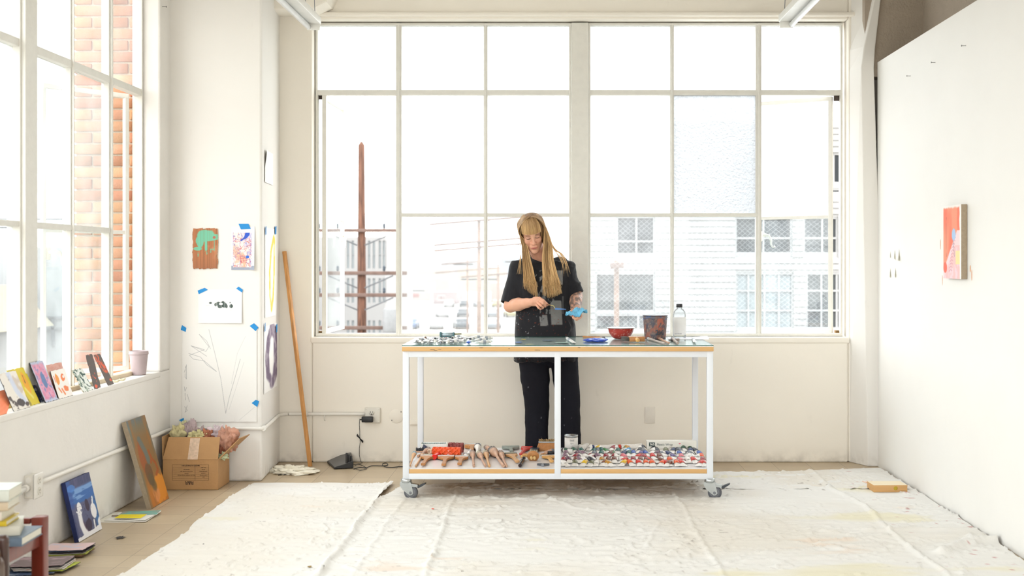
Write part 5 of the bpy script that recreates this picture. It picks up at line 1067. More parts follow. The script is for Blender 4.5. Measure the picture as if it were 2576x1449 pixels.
b = MB(); b.lathe([(0, 0.002), (0.038, 0.0), (0.041, 0.004), (0.042, 0.12), (0.0415, 0.145), (0.036, 0.165), (0.026, 0.178), (0.0165, 0.184), (0.0155, 0.186), (0.0155, 0.196)], 40, M=M); b.build('bottle_body', mb_, bt)
b = MB(); b.lathe([(0, 0.212), (0.0185, 0.212), (0.0195, 0.210), (0.0195, 0.192), (0.0185, 0.190), (0.0, 0.190)], 32, M=M); b.build('cap', m_black, bt)
lab = MB(); lab.grid(lambda u, v: M @ Vector((0.0427*math.sin((u-0.5)*2.3), -0.0427*math.cos((u-0.5)*2.3), 0.02+0.11*v)), 24, 3); lb_ = lab.build('paper_label', mat('bottle_label', (236, 236, 234), 0.6), bt)
text('ODORLESS', 0.009, Matrix.Translation((c.x-0.012, c.y-0.043, c.z+0.026)) @ Matrix.Rotation(PI/2, 4, 'X'), m_hub, bt, 'label_lettering', local=False)
# paint brushes
m_bw = mat('light_brush_wood', (206, 158, 108), 0.45, var=0.1, vscale=6, stretch=(10, 1, 10)); m_bw2 = mat('brush_wood', (184, 126, 72), 0.45, var=0.14, vscale=6, stretch=(10, 1, 10)); m_bw3 = mat('pink_stained_wood', (196, 156, 130), 0.55, var=0.16, vscale=20)
m_bristle = mat('cream_bristle', (204, 196, 168), 0.9, var=0.15, vscale=3, stretch=(160, 1, 60), bump=0.5, bscale=6); m_gbr = mat('grey_bristle', (120, 116, 112), 0.9, var=0.3, vscale=3, stretch=(160, 1, 60), bump=0.5, bscale=6); m_pbr = mat('stained_bristle', (176, 152, 140), 0.9, var=0.2, vscale=3, stretch=(120, 1, 60), bump=0.5)
m_ferr = mat('brush_ferrule', (190, 194, 196), 0.3, metal=0.8, var=0.1, vscale=20); m_ferp = mat('paint_covered_ferrule', (176, 160, 150), 0.5, var=0.15, vscale=30)
def bristles(mb, w, h, y0, y1, z, n=14, fan=1.1, seed=0):
    """a block of bristle tufts with an uneven end"""
    r = random.Random(seed)
    for i in range(n):
        x = (i+0.5)/n*w-w/2; L = y1-y0+r.uniform(-0.004, 0.003); zz = z+r.uniform(-0.0015, 0.0015)
        mb.tube([(x, y0, z), (x*(1+(fan-1)*0.5), y0+L*0.6, zz), (x*fan+r.uniform(-.001, .001), y0+L, zz)], [w/n*0.75, w/n*0.8, w/n*0.25], 6, flat=h/(w/n)/1.5, up=(0, 0, 1))
def place(name, A, B, label, cat='brush', group=None):
    A = Vector(A); B = Vector(B); a = math.atan2(B.y-A.y, B.x-A.x)-PI/2
    return empty(name, A, (0, 0, a), label=label, cat=cat, group=group), (B-A).length
def flat_brush(A, B, w, label, wood=None, br=None, fer=None, hl=0.6, h=0.009, bl=0.045, group=None, hr=0.0105, seed=0, fan=1.08):
    """handle end at A, bristle tips towards B"""
    e, L = place('flat_brush', A, B, label, group=group); wood = wood or m_bw2; yb = L-bl; ys = yb-0.02
    b = MB(); z = hr; sw = w/2*0.97
    out = [(-hr*0.9, 0.012), (-hr*1.05, 0.004), (-hr*0.5, 0.0), (hr*0.5, 0.0), (hr*1.05, 0.004), (hr*0.9, 0.012), (hr*0.8, ys*0.45), (hr*0.9, ys*0.62), (hr*1.6, ys*0.78), (sw*0.8, ys*0.84), (sw, ys*0.9), (sw, ys), (-sw, ys), (-sw, ys*0.9), (-sw*0.8, ys*0.84), (-hr*1.6, ys*0.78), (-hr*0.9, ys*0.62), (-hr*0.8, ys*0.45)]
    b.prism(out, z-h*0.8, z+h*0.8); b.build('handle', wood, e, local=True, bevel=0.003)
    b = MB(); b.rbox(-w/2, w/2, ys-0.001, yb+0.001, z-h, z+h, 0.0015); b.build('ferrule', fer or m_ferr, e, local=True)
    b = MB(); bristles(b, w*0.95, h*0.8, yb, L, z, 14, fan, seed); b.build('bristles', br or m_bristle, e, local=True)
    return e
def round_brush(A, B, r, label, wood=None, br=None, fer=None, group=None, bl=0.04, hr=0.006, seed=0, lift=0.0):
    e, L = place('round_brush', A, B, label, group=group); z = r*0.9
    yb = L-bl; yf = yb-0.022; b = MB()
    b.tube([(0, 0, hr), (0, 0.006, hr*1.05), (0, yf*0.45, hr+0.3*(z-hr)), (0, yf*0.62, z*0.8), (0, yf*0.72, z), (0, yf*0.80, z), (0, yf*0.92, z), (0, yf, z)], [hr*0.8, hr, hr*0.85, hr*0.95, hr*1.15, r*0.72, r*0.95, r*0.98, r*0.86], 14); b.build('handle', wood or m_bw3, e, local=True)
    b = MB(); b.tube([(0, yf-0.002, z), (0, yf, z), (0, yf+0.004, z), (0, yf+0.0045, z), (0, yb-0.005, z), (0, yb-0.0045, z), (0, yb, z)], [r*0.9, r*1.02, r*1.02, r*0.93, r*0.95, r*1.04, r*1.04], 18); b.build('ferrule', fer or m_ferp, e, local=True)
    b = MB(); q = random.Random(seed)
    for k in range(16):
        a = 2*PI*k/16; rr = r*0.6 if k % 2 else r*0.3
        b.tube([(rr*math.cos(a), yb-0.001, z+rr*math.sin(a)), (rr*1.15*math.cos(a), yb+bl*0.6, z+rr*1.1*math.sin(a)), (rr*0.8*math.cos(a), L+q.uniform(-0.004, 0.002), z+rr*0.8*math.sin(a))], [r*0.4, r*0.42, r*0.12], 6)
    b.build('bristles', br or m_pbr, e, local=True); return e
round_brush(TT(1467, 849.5), TT(1522, 853.5)+Vector((0, 0, 0)), 0.008, 'wooden brush with a dark tip lying sideways behind the blue glove', m_bw2, m_gbr, m_ferp, bl=0.02, hr=0.006)
# blue rag/glove
q = TT(1497, 859); crumple('blue_glove', (q.x, q.y, GZ+0.008), (0.068, 0.07, 0.012), mat('blue_nitrile', (32, 74, 190), 0.35, var=0.25, vscale=20), 'crumpled bright blue rubber glove on the glass', 'glove', 12, 60, 0.34, GZ+0.0006, fq=1.7)
q = TT(1436, 861)
def tube_small(A, B, label, body, cap, r=0.010, group=None):
    e, L = place('paint_tube', A, B, label, 'paint tube', group)
    b = MB(); n = 12; vs = []; secs = [(0.0, 1.45, 0.07), (0.05, 1.45, 0.12), (0.055, 1.38, 0.16), (0.2, 1.12, 0.72), (0.35, 1.02, 0.95), (0.85, 1, 1), (0.87, 0.55, 0.55)]
    for t, a, c_ in secs:
        for k in range(n): vs.append((r*a*math.cos(2*PI*k/n), L*t, r*1.0+r*c_*math.sin(2*PI*k/n)))
    fs = [(i*n+k, i*n+(k+1) % n, (i+1)*n+(k+1) % n, (i+1)*n+k) for i in range(len(secs)-1) for k in range(n)]+[tuple(range(n))]
    b.add(vs, fs, 0, True); b.build('tube_body', body, e, local=True)
    b = MB(); b.tube([(0, L*0.86, r), (0, L, r)], r*0.72, 12); b.build('cap', cap, e, local=True)
    b = MB(); b.tube([(0, L*0.42, r), (0, L*0.62, r)], r*1.03, 14, cap=False); b.build('printed_band', mat('band_pale_grey', (150, 156, 166), 0.4, var=0.3, vscale=80), e, local=True); return e
m_tw = mat('white_tube', (232, 230, 226), 0.35, var=0.06, vscale=60, bump=0.4, bscale=50); m_ts = mat('silver_tube', (206, 206, 208), 0.32, metal=0.6, var=0.1, vscale=30, bump=0.5, bscale=60); m_capw = mat('white_cap', (236, 234, 228), 0.4); m_capd = mat('dark_cap', (58, 58, 66), 0.4)
tube_small(TT(1444, 866), TT(1424, 853), 'small white tube with a dark mark lying alone before the bowl side', m_tw, m_capd, 0.009)
# wide wooden-block brush
e = empty('block_brush', TT(1600, 860), (0, 0, 0.08), label='wide wooden block brush with grey bristles lying in front of the bowl', cat='brush')
b = MB(); b.rbox(-0.045, 0.05, -0.03, 0.03, 0.002, 0.032, 0.006, M=None); b.build('block', m_bw2, e, local=True)
b = MB(); b.tube([(0.005, -0.075, 0.014), (0.0, -0.07, 0.014), (0.0, -0.02, 0.018), (0.02, 0.03, 0.02)], [0.010, 0.0125, 0.011, 0.010], 14); b.build('handle', mat('honey_wood', (228, 176, 104), 0.4, var=0.08, vscale=8), e, local=True)
b = MB(); r_ = random.Random(5)
for k in range(46): y = r_.uniform(-0.03, 0.03); z = r_.uniform(0.006, 0.028); b.tube([(-0.044, y, z), (-0.065, y*1.15, z+0.003), (-0.088+r_.uniform(-.004, .008), y*1.3, z+r_.uniform(-0.008, 0.008))], [0.002, 0.0017, 0.0006], 4)
for k in range(40): x = r_.uniform(-0.04, 0.05); b.tube([(x, 0.03, 0.02), (x+0.004, 0.055, 0.03+r_.uniform(-.005, .005))], [0.0018, 0.0006], 4)
b.build('bristles', m_gbr, e, local=True)
GB = 'brushes lying at the right end of the table top'
round_brush(TT(1672, 867), TT(1628, 854), 0.009, 'long brush with paint-marked handle beside the block brush', m_ferp, m_gbr, m_ferr, bl=0.04, hr=0.0065, seed=2)
round_brush(TT(1683, 866), TT(1654, 852), 0.008, 'brush with white splayed bristles in front of the bucket', m_bw3, mat('white_bristle', (220, 216, 210), 0.9, var=0.2, vscale=3), m_ferr, bl=0.045, hr=0.0065, seed=3)
round_brush(TT(1705, 867), TT(1691, 855), 0.010, 'short dark brush with a round end pointing to the front', m_ferp, m_gbr, m_hub, bl=0.03, hr=0.008, seed=4)
flat_brush(TT(1709, 857), TT(1684, 858), 0.02, 'small flat dark brush lying crosswise before the bottle', m_ferp, m_gbr, m_hub, bl=0.02, hr=0.006)
tube_small(TT(1748, 864), TT(1742, 853), 'tiny grey and white tube on the right end of the table', m_tw, m_hub, 0.008)
q = TT(1732, 851.5); o = panel('palette_paper', (q.x-0.135, q.y-0.10, GZ+0.0012), (0.25, 0, 0), (0.02, 0.24, 0), 0.0008, lambda u, v: mixc(mixc(flatc(u, (246, 246, 248)), (170, 176, 214), sstep(0.68, 0.74, fbm(u*12, v*6, seed=2))*0.8), (120, 110, 170), blob(u, v, (0.5, 0.5), (0.1, 0.1), 0.6, 9, 2)*0.5), m_white, 40, 30, bend=lambda u, v: 0.006*sstep(0.6, 1, u)*v); tag(o, 'white palette paper with violet smudges by the bottle', 'palette paper')
# paint dabs on the glass
for px, py, rx, ry, mm, lb in ((1317, 853.5, 0.018, 0.03, ('yellow_paint', (236, 204, 48)), 'small yellow paint dab on the glass before her'), (1304, 861, 0.03, 0.05, ('blue_paint', (60, 112, 190)), 'long blue paint smear on the glass, left of her'), (1332, 866, 0.03, 0.02, ('ochre_paint', (196, 190, 120)), 'ochre green paint smear near the front glass edge'), (1380, 856, 0.05, 0.05, ('slate_paint', (96, 112, 132)), 'broad slate blue paint smear in the middle of the glass'), (1420, 862, 0.07, 0.05, ('sage_paint', (138, 160, 150)), 'wide sage green paint smear right of the slate one'), (1246, 859, 0.02, 0.02, ('violet_paint', (130, 140, 190)), 'faint violet paint mark left of her on the glass'), (1271, 866, 0.012, 0.01, ('grey_paint', (90, 94, 110)), 'small grey paint fleck near the front glass edge')):
    q = TT(px, py); r_ = random.Random(int(px)); b = MB(); vs = [(q.x, q.y, GZ+0.0014)]+[(q.x+rx*r_.uniform(0.5, 1.1)*math.cos(2*PI*k/20), q.y+ry*r_.uniform(0.5, 1.1)*math.sin(2*PI*k/20), GZ+0.0004) for k in range(20)]
    b.add(vs, [(0, 1+k, 1+(k+1) % 20) for k in range(20)], 0, True); tag(b.build('paint_dab', mat(*mm, 0.4)), lb, 'paint dab')
# pile of small tubes on the left end
r_ = random.Random(21)
TG = 'small used paint tubes heaped at the left end of the table top'
caps = [m_capw, m_capd, m_hub, mat('brown_cap', (120, 84, 70), 0.5)]
rows = [(865.0, 1040, 1150, 15, 'front'), (860.5, 1046, 1160, 13, 'middle'), (856.0, 1058, 1185, 12, 'back')]
proto = {}
ords = ['first', 'second', 'third', 'fourth', 'fifth', 'sixth', 'seventh', 'eighth', 'ninth', 'tenth', 'eleventh', 'twelfth', 'thirteenth', 'fourteenth', 'fifteenth', 'sixteenth', 'seventeenth', 'eighteenth', 'nineteenth', 'twentieth', 'twenty-first', 'twenty-second', 'twenty-third', 'twenty-fourth']
for py, xa, xb, n, rn in rows:
    for i in range(n):
        px = xa+(xb-xa)*i/(n-1); q = TT(px, py); a = r_.uniform(-0.7, 0.5); k = (i*7+n) % 4; bod = m_tw if (i*5+n) % 3 else m_ts
        cn = ['white', 'dark', 'grey', 'brown'][k]; lb = f'{"white" if bod is m_tw else "silver"} paint tube with {cn} cap, {ords[i]} from left in {rn} row of the table heap'
        key = (k, bod.name); L = 0.085
        if key not in proto:
            o = tube_small(q, q+Vector((0.0, L, 0)), lb, bod, caps[k], 0.0088, TG); proto[key] = o; o.rotation_euler[2] = a + (PI if i % 2 else 0)
        else: o = dup(proto[key], q, (0, 0, a+(PI if i % 2 else 0)), lb)
        if i % 2: o.location.x += -math.sin(a)*L*0.8; o.location.y += math.cos(a)*L*0.8
        o.location.z = GZ+0.0003+(0.006 if i % 3 == 1 else 0)
mc_ = {'yellow': mat('yellow_cap', (226, 190, 40), 0.4), 'blue': mat('blue_cap', (36, 88, 190), 0.35), 'red': mat('red_cap', (206, 60, 44), 0.4)}
for px, py, cc, a in ((1163, 864, 'yellow', 0.3), (1178, 866, 'blue', 0.0), (1192, 860, 'white', -0.9), (1200, 865, 'white', -1.2), (1152, 854, 'red', 1.2), (1186, 852, 'white', -1.3), (1205, 855, 'white', -1.4), (1172, 851, 'red', 1.4)):
    q = TT(px, py); o = tube_small(q, q+Vector((0, 0.085, 0)), f'paint tube with {cc} cap end at the right side of the table heap', mc_[cc] if cc == 'blue' else m_tw, mc_.get(cc, m_capw), 0.010, TG); o.rotation_euler[2] = a
    o['label'] = {1163: 'white tube with yellow cap in the table heap beside the blue tube', 1178: 'bright blue tube at the front of the table heap', 1192: 'white tube lying slanted right of the blue tube', 1200: 'white tube at the front right tip of the table heap', 1152: 'white tube with red cap behind the yellow capped tube', 1186: 'white tube lying sideways at the back of the table heap', 1205: 'white tube pointing right at the far back of the heap', 1172: 'white tube with red cap at the very back of the heap'}[px]
# tube wringer
q = P(1132, 844.5, 7.5); e = empty('tube_wringer', (q.x, q.y, GZ+0.018), label='grey blue metal tube wringer resting on the heap of tubes', cat='tube wringer')
m_teal = mat('blue_grey_metal', (176, 192, 200), 0.3, metal=0.4, var=0.2, vscale=30)
b = MB(); b.tube([(-0.055, 0, 0.014), (0.02, 0, 0.016)], 0.013, 16); b.build('roller', m_teal, e, local=True)
b = MB(); b.rbox(-0.062, -0.05, -0.016, 0.016, 0.0, 0.032, 0.004); b.rbox(0.018, 0.028, -0.016, 0.016, 0.0, 0.03, 0.004); b.rbox(-0.055, 0.02, -0.014, 0.014, 0, 0.004, 0.001); b.build('frame', mat('teal_plastic', (70, 110, 118), 0.4, var=0.1), e, local=True)
b = MB(); b.tube([(0.026, 0, 0.018), (0.07, -0.004, 0.02)], [0.006, 0.004], 8); b.build('handle', mat('olive_grip', (150, 146, 112), 0.5), e, local=True)

# ================================================================== lower shelf, left half: brushes and rollers
def S(px, py, z=SZ+0.0006): return FL(px, py, z)
def wood_end(e): return e
GBR = 'brushes laid out on the left half of the lower shelf'
round_brush(S(1031, 1175), S(1043, 1144), 0.013, 'slim light wood brush with blue collar, leftmost on the shelf', m_bw, m_pbr, mat('sky_blue_collar', (120, 186, 214), 0.5), GBR, 0.03, 0.006)
round_brush(S(1046, 1175), S(1065, 1145), 0.011, 'slim pale stick brush, second from the left shelf leg', m_bw, m_pbr, m_ferp, GBR, 0.03, 0.006)
flat_brush(S(1064, 1174), S(1081, 1147), 0.092, 'wide flat brush with forked wooden handle, left of the three alike', None, None, None, group=GBR, hr=0.013, bl=0.085)
flat_brush(S(1116, 1175), S(1124, 1148), 0.100, 'wide flat brush with forked wooden handle, middle of the three alike', None, None, None, group=GBR, hr=0.013, seed=1, bl=0.085)
flat_brush(S(1156, 1173), S(1164, 1149), 0.080, 'wide flat brush with forked wooden handle, right of the three alike', None, None, None, group=GBR, hr=0.013, seed=2, bl=0.085)
round_brush(S(1051, 1151), S(1080, 1138), 0.018, 'stubby brush with pinkish wood belly behind the left brushes', m_bw3, m_pbr, m_ferp, GBR, 0.03, 0.008)
round_brush(S(1192, 1175.5), S(1188, 1143), 0.017, 'round pink stained brush, first of the five from the left', None, m_pbr, None, GBR, 0.065, 0.0075, 1)
round_brush(S(1221, 1175), S(1204, 1146), 0.018, 'round pink stained brush, second of the five from the left', None, m_bristle, None, GBR, 0.065, 0.007, 2)
round_brush(S(1231, 1176), S(1221, 1144), 0.018, 'round brush with cream bristles, middle of the five', m_bw, m_bristle, m_ferp, GBR, 0.065, 0.008, 3)
round_brush(S(1267, 1176.5), S(1237, 1141), 0.027, 'thick round pink stained brush, largest of the five', None, m_gbr, None, GBR, 0.07, 0.009, 4)
round_brush(S(1274, 1176), S(1258, 1146), 0.020, 'round brush with dark pink bristles, rightmost of the five', None, m_pbr, None, GBR, 0.065, 0.008, 5)
flat_brush(S(1302, 1167), S(1280, 1143), 0.075, 'flat brush with fanned cream bristles and a stout handle', m_bw, m_bristle, mat('dark_ferrule', (70, 84, 88), 0.4, metal=0.6), group=GBR, hr=0.013, bl=0.075, fan=1.15)
round_brush(S(1308, 1176.5), S(1318, 1156), 0.011, 'shiny dark metal roller handle standing out near the front', mat('dark_chrome', (70, 60, 62), 0.2, metal=0.9), m_ferr, MATS['dark_chrome'], GBR, 0.02, 0.011)
flat_brush(S(1388, 1166), S(1378, 1150), 0.085, 'flat honey wood brush next to the middle table leg', MATS['honey_wood'], m_gbr, m_ferr, group=GBR, hr=0.012, bl=0.03)
flat_brush(S(1310, 1147), S(1328, 1128), 0.070, 'red handled flat brush with grey bristles near the back', mat('red_handle', (206, 74, 66), 0.35), m_gbr, MATS['red_handle'], group=GBR, hr=0.010, bl=0.03)
flat_brush(S(1347, 1144), S(1345, 1132), 0.055, 'small brush with navy handle and cream bristles', mat('navy_handle', (32, 44, 58), 0.3), m_bristle, MATS['navy_handle'], group=GBR, hr=0.012, bl=0.03)
flat_brush(S(1287, 1140), S(1284, 1127), 0.110, 'grey handled wide flat brush with pale bristles near the back', mat('grey_green_handle', (134, 142, 134), 0.4), mat('pale_bristle', (222, 220, 206), 0.9, var=0.12), MATS['grey_green_handle'], group=GBR, hr=0.012, bl=0.035)
flat_brush(S(1186, 1141), S(1190, 1124), 0.105, 'wide cream brush with brown block behind the maroon roller', m_bw2, MATS['pale_bristle'], m_ferr, group=GBR, hr=0.014, bl=0.035, h=0.014)
round_brush(S(1200, 1146), S(1202, 1130), 0.022, 'white handled brush with dark grey bristles behind the round ones', m_capw, m_gbr, m_hub, GBR, 0.035, 0.010, 7)
round_brush(S(1237, 1140), S(1222, 1130), 0.016, 'short pink stained brush lying behind the round brushes', m_bw3, m_pbr, None, GBR, 0.03, 0.008, 8)
flat_brush(S(1312, 1152), S(1327, 1146), 0.03, 'small flat orange wood brush lying crosswise', MATS['honey_wood'], m_bristle, m_bw2, group=GBR, hr=0.008, bl=0.02)
flat_brush(S(1372, 1148), S(1358, 1146), 0.025, 'small orange wood brush pointing right behind the dome brush', MATS['honey_wood'], m_bristle, m_bw2, group=GBR, hr=0.007, bl=0.02)
# dome brush
q = S(1341, 1160); e = empty('dome_brush', q, label='round dome brush with cream bristles and brass screws', cat='brush', group=GBR)
b = MB(); b.lathe([(0, 0.004), (0.032, 0.004), (0.036, 0.012), (0.036, 0.018), (0.0, 0.018)], 28, M=Matrix.Translation((0, 0, 0.022)) @ Matrix.Rotation(-1.15, 4, 'X')); b.build('wooden_disc', m_bw2, e, local=True)
b = MB(); r_ = random.Random(3); Md = Matrix.Translation((0, 0, 0.022)) @ Matrix.Rotation(-1.15, 4, 'X')
for k in range(90): a = r_.uniform(0, 2*PI); rr = 0.031*math.sqrt(r_.random()); b.tube([Md @ Vector((rr*math.cos(a), rr*math.sin(a), 0.017)), Md @ Vector((rr*1.15*math.cos(a), rr*1.15*math.sin(a), 0.055-rr*0.4))], [0.0024, 0.0012], 4)
b.build('bristles', m_bristle, e, local=True)
for sx in (-0.009, 0.009): b = MB(); b.tube([Md @ Vector((sx, -0.004, 0.006)), Md @ Vector((sx, -0.006, -0.022))], [0.009, 0.0075], 12); b.build('screw_knob', mat('pale_brass', (226, 190, 130), 0.3, metal=0.3), e, local=True)
# T scraper
e, L = place('rubber_scraper', S(1365, 1174), S(1366, 1167), 'small grey T shaped rubber scraper at the shelf front', 'scraper')
b = MB(); b.tube([(0, 0, 0.008), (0, 0.03, 0.009)], [0.009, 0.007], 12); b.build('handle', m_hub, e, local=True)
b = MB(); b.prism([(-0.034, 0.03), (-0.03, 0.04), (0.036, 0.04), (0.04, 0.03), (0.012, 0.025), (-0.01, 0.025)], 0.002, 0.014); b.build('blade', mat('dark_grey_rubber', (84, 88, 94), 0.6), e, local=True, bevel=0.002)
# orange waffle roller: grooves cut by a lattice height
def roller(name, c, L, R, rot, fn, m, label, n=72, k=90, core=None, parts=True):
    e = empty(name, c, (0, 0, rot), label=label, cat='roller'); b = MB()
    b.grid(lambda u, v: Vector(((u-0.5)*L, (R-fn(u, v))*math.cos(2*PI*v), R+(R-fn(u, v))*math.sin(2*PI*v))), k, n+1); b.build('roller_sleeve', m, e, local=True)
    b = MB()
    for s in (-1, 1): b.lathe([(0, 0), (R*0.97, 0), (R*0.97, 0.002), (R*0.5, 0.0025), (R*0.5, -0.0), (0, -0.0)], 32, M=Matrix.Translation((s*(L/2-0.001), 0, R)) @ Matrix.Rotation(s*PI/2, 4, 'Y'))
    b.build('end_cap', core or m, e, local=True); return e
def waf(u, v):
    a = (u*5.2+v*6) % 1.0; c_ = (u*5.2-v*6) % 1.0; d = min(abs(a-0.5), abs(c_-0.5)); d2 = min(0.5-abs(a-0.5), 0.5-abs(c_-0.5)); return 0.0055*float(sstep(0.10, 0.2, min(0.5-abs(a-0.5), 0.5-abs(c_-0.5))))
m_orr = mat('orange_rubber', (236, 88, 34), 0.4, var=0.04)
q = S(1124, 1149); roller('texture_roller', q, 0.168, 0.030, -0.10, waf, m_orr, 'orange rubber texture roller with a diamond waffle pattern')
q = S(1147, 1139); roller('texture_roller', q, 0.09, 0.032, -0.12, lambda u, v: 0.006*float(vnoise(np.array(u*14), np.array(v*26), seed=3) > 0.5), mat('maroon_rubber', (134, 56, 52), 0.55, var=0.15, vscale=30), 'maroon knobby texture roller behind the orange one', n=60, k=40)
q = S(1087, 1141); roller('texture_roller', q, 0.07, 0.016, 1.15, lambda u, v: 0.0015*math.sin(u*60)**2, mat('peach_rubber', (234, 204, 178), 0.6, var=0.06), 'peach ribbed roller standing behind the orange roller')
e, L = place('roller_handle', S(1092, 1157), S(1114, 1143), 'bright red tube-shaped roller handle in front of the orange roller', 'handle')
b = MB(); b.tube([(0, 0, 0.016), (0, 0.003, 0.016), (0, L*0.9, 0.016), (0, L, 0.016)], [0.0145, 0.016, 0.0155, 0.012], 20); b.build('grip', mat('red_plastic', (226, 40, 34), 0.3), e, local=True)
b = MB(); b.tube([(-0.0, L*0.95, 0.018), (-0.02, L+0.01, 0.026), (-0.075, L+0.03, 0.034)], 0.003, 8); b.build('wire_arm', m_capw, e, local=True)
b = MB(); q = S(1129, 1150); b.rbox(q.x-0.012, q.x+0.012, q.y-0.012, q.y+0.012, SZ+0.001, SZ+0.032, 0.003); b.lathe([(0.0, 0.046), (0.010, 0.042), (0.013, 0.03), (0.013, 0.028)], 16, M=Matrix.Translation((q.x, q.y, SZ))); tag(b.build('knob_block', mat('pink_plastic', (238, 178, 178), 0.3)), 'small pale pink plastic knob leaning against the orange roller', 'plastic knob')
# dark brush head, white grater tray
q = S(1062, 1138); e = empty('block_brush', q, (0, 0, 0.1), label='black bristled brush head at the left back of the shelf', cat='brush')
b = MB(); b.rbox(-0.04, 0.04, -0.02, 0.02, 0.001, 0.012, 0.003); b.build('block', m_bw3, e, local=True)
b = MB(); r_ = random.Random(8)
for k in range(80): x, y = r_.uniform(-0.038, 0.038), r_.uniform(-0.018, 0.018); b.tube([(x, y, 0.011), (x*1.05, y*1.1, 0.027+r_.uniform(-0.004, 0.004))], [0.0028, 0.0014], 4)
b.build('bristles', mat('black_bristle', (70, 72, 76), 0.9, var=0.2), e, local=True)
q = S(1092, 1130.5); e = empty('nail_roller', q, (0, 0, 0.04), label='white texture roller frame with rows of holes at the back left', cat='roller')
b = MB()
b.box(-0.078, 0.078, -0.028, 0.028, 0.026, 0.0265); 
for k in range(13):
    for j in range(4): x = -0.07+0.0117*k; y = -0.022+0.0147*j; b.lathe([(0.0015, 0.0262), (0.0048, 0.0266), (0.003, 0.029), (0.0, 0.0265)], 8, M=Matrix.Translation((x, y, 0.01)))
b.build('hole_plate', mat('teal_grey_plastic', (146, 166, 164), 0.4, var=0.3, vscale=60), e, local=True)
b = MB(); b.rbox(-0.082, -0.077, -0.03, 0.03, 0.018, 0.044, 0.001); b.rbox(0.077, 0.082, -0.03, 0.03, 0.0, 0.044, 0.001); b.rbox(-0.082, 0.082, -0.033, -0.028, 0.0, 0.038, 0.001); b.rbox(-0.082, 0.082, 0.028, 0.033, 0.0, 0.042, 0.001); b.build('tray_frame', m_capw, e, local=True)
b = MB(); b.tube([(-0.06, -0.045, 0.001), (-0.055, -0.042, 0.012), (-0.045, -0.04, 0.026)], [0.012, 0.018, 0.024], 10); b.build('dark_foot', mat('navy_crust', (44, 50, 74), 0.5, var=0.4, vscale=60), e, local=True)
# big wooden block brush by the middle leg and its neighbours
q = S(1374, 1133); e = empty('block_brush', q, (0, 0, -0.02), label='large honey wood block brush beside the middle table leg', cat='brush')
b = MB(); b.prism([(-0.052, 0.0), (-0.056, 0.024), (-0.046, 0.05), (0.055, 0.05), (0.055, 0.0)], -0.022, 0.022, axis='y'); b.build('block', m_bw2, e, local=True, bevel=0.004)
b = MB(); b.rbox(-0.048, 0.054, -0.022, 0.022, 0.050, 0.058, 0.002); b.build('ferrule', m_ferr, e, local=True)
b = MB(); r_ = random.Random(9)
for k in range(90): x, y = r_.uniform(-0.044, 0.05), r_.uniform(-0.02, 0.02); b.tube([(x, y, 0.057), (x*1.03, y, 0.07+r_.uniform(-0.003, 0.003))], [0.0028, 0.0016], 4)
b.build('bristles', mat('tan_bristle', (172, 146, 104), 0.9, var=0.2), e, local=True)
round_brush(S(1372, 1144), S(1392, 1137), 0.012, 'brush with black band and pale wood end beside the block brush', m_bw3, m_gbr, m_hub, GBR, 0.02, 0.012)
b = MB(); q = S(1391, 1144); b.tube([(q.x-0.03, q.y+0.01, SZ+0.0115), (q.x+0.012, q.y+0.01, SZ+0.0115)], 0.011, 16); tag(b.build('black_grip', m_black), 'black cylindrical tool grip against the middle table leg', 'tool grip')
tube_small(S(1172, 1154), S(1169, 1146), 'small white and green tube between the flat brushes', m_tw, m_capw, 0.012)
tube_small(S(1180, 1146), S(1184, 1139), 'short white tube behind the right flat brush', m_tw, m_capd, 0.013)

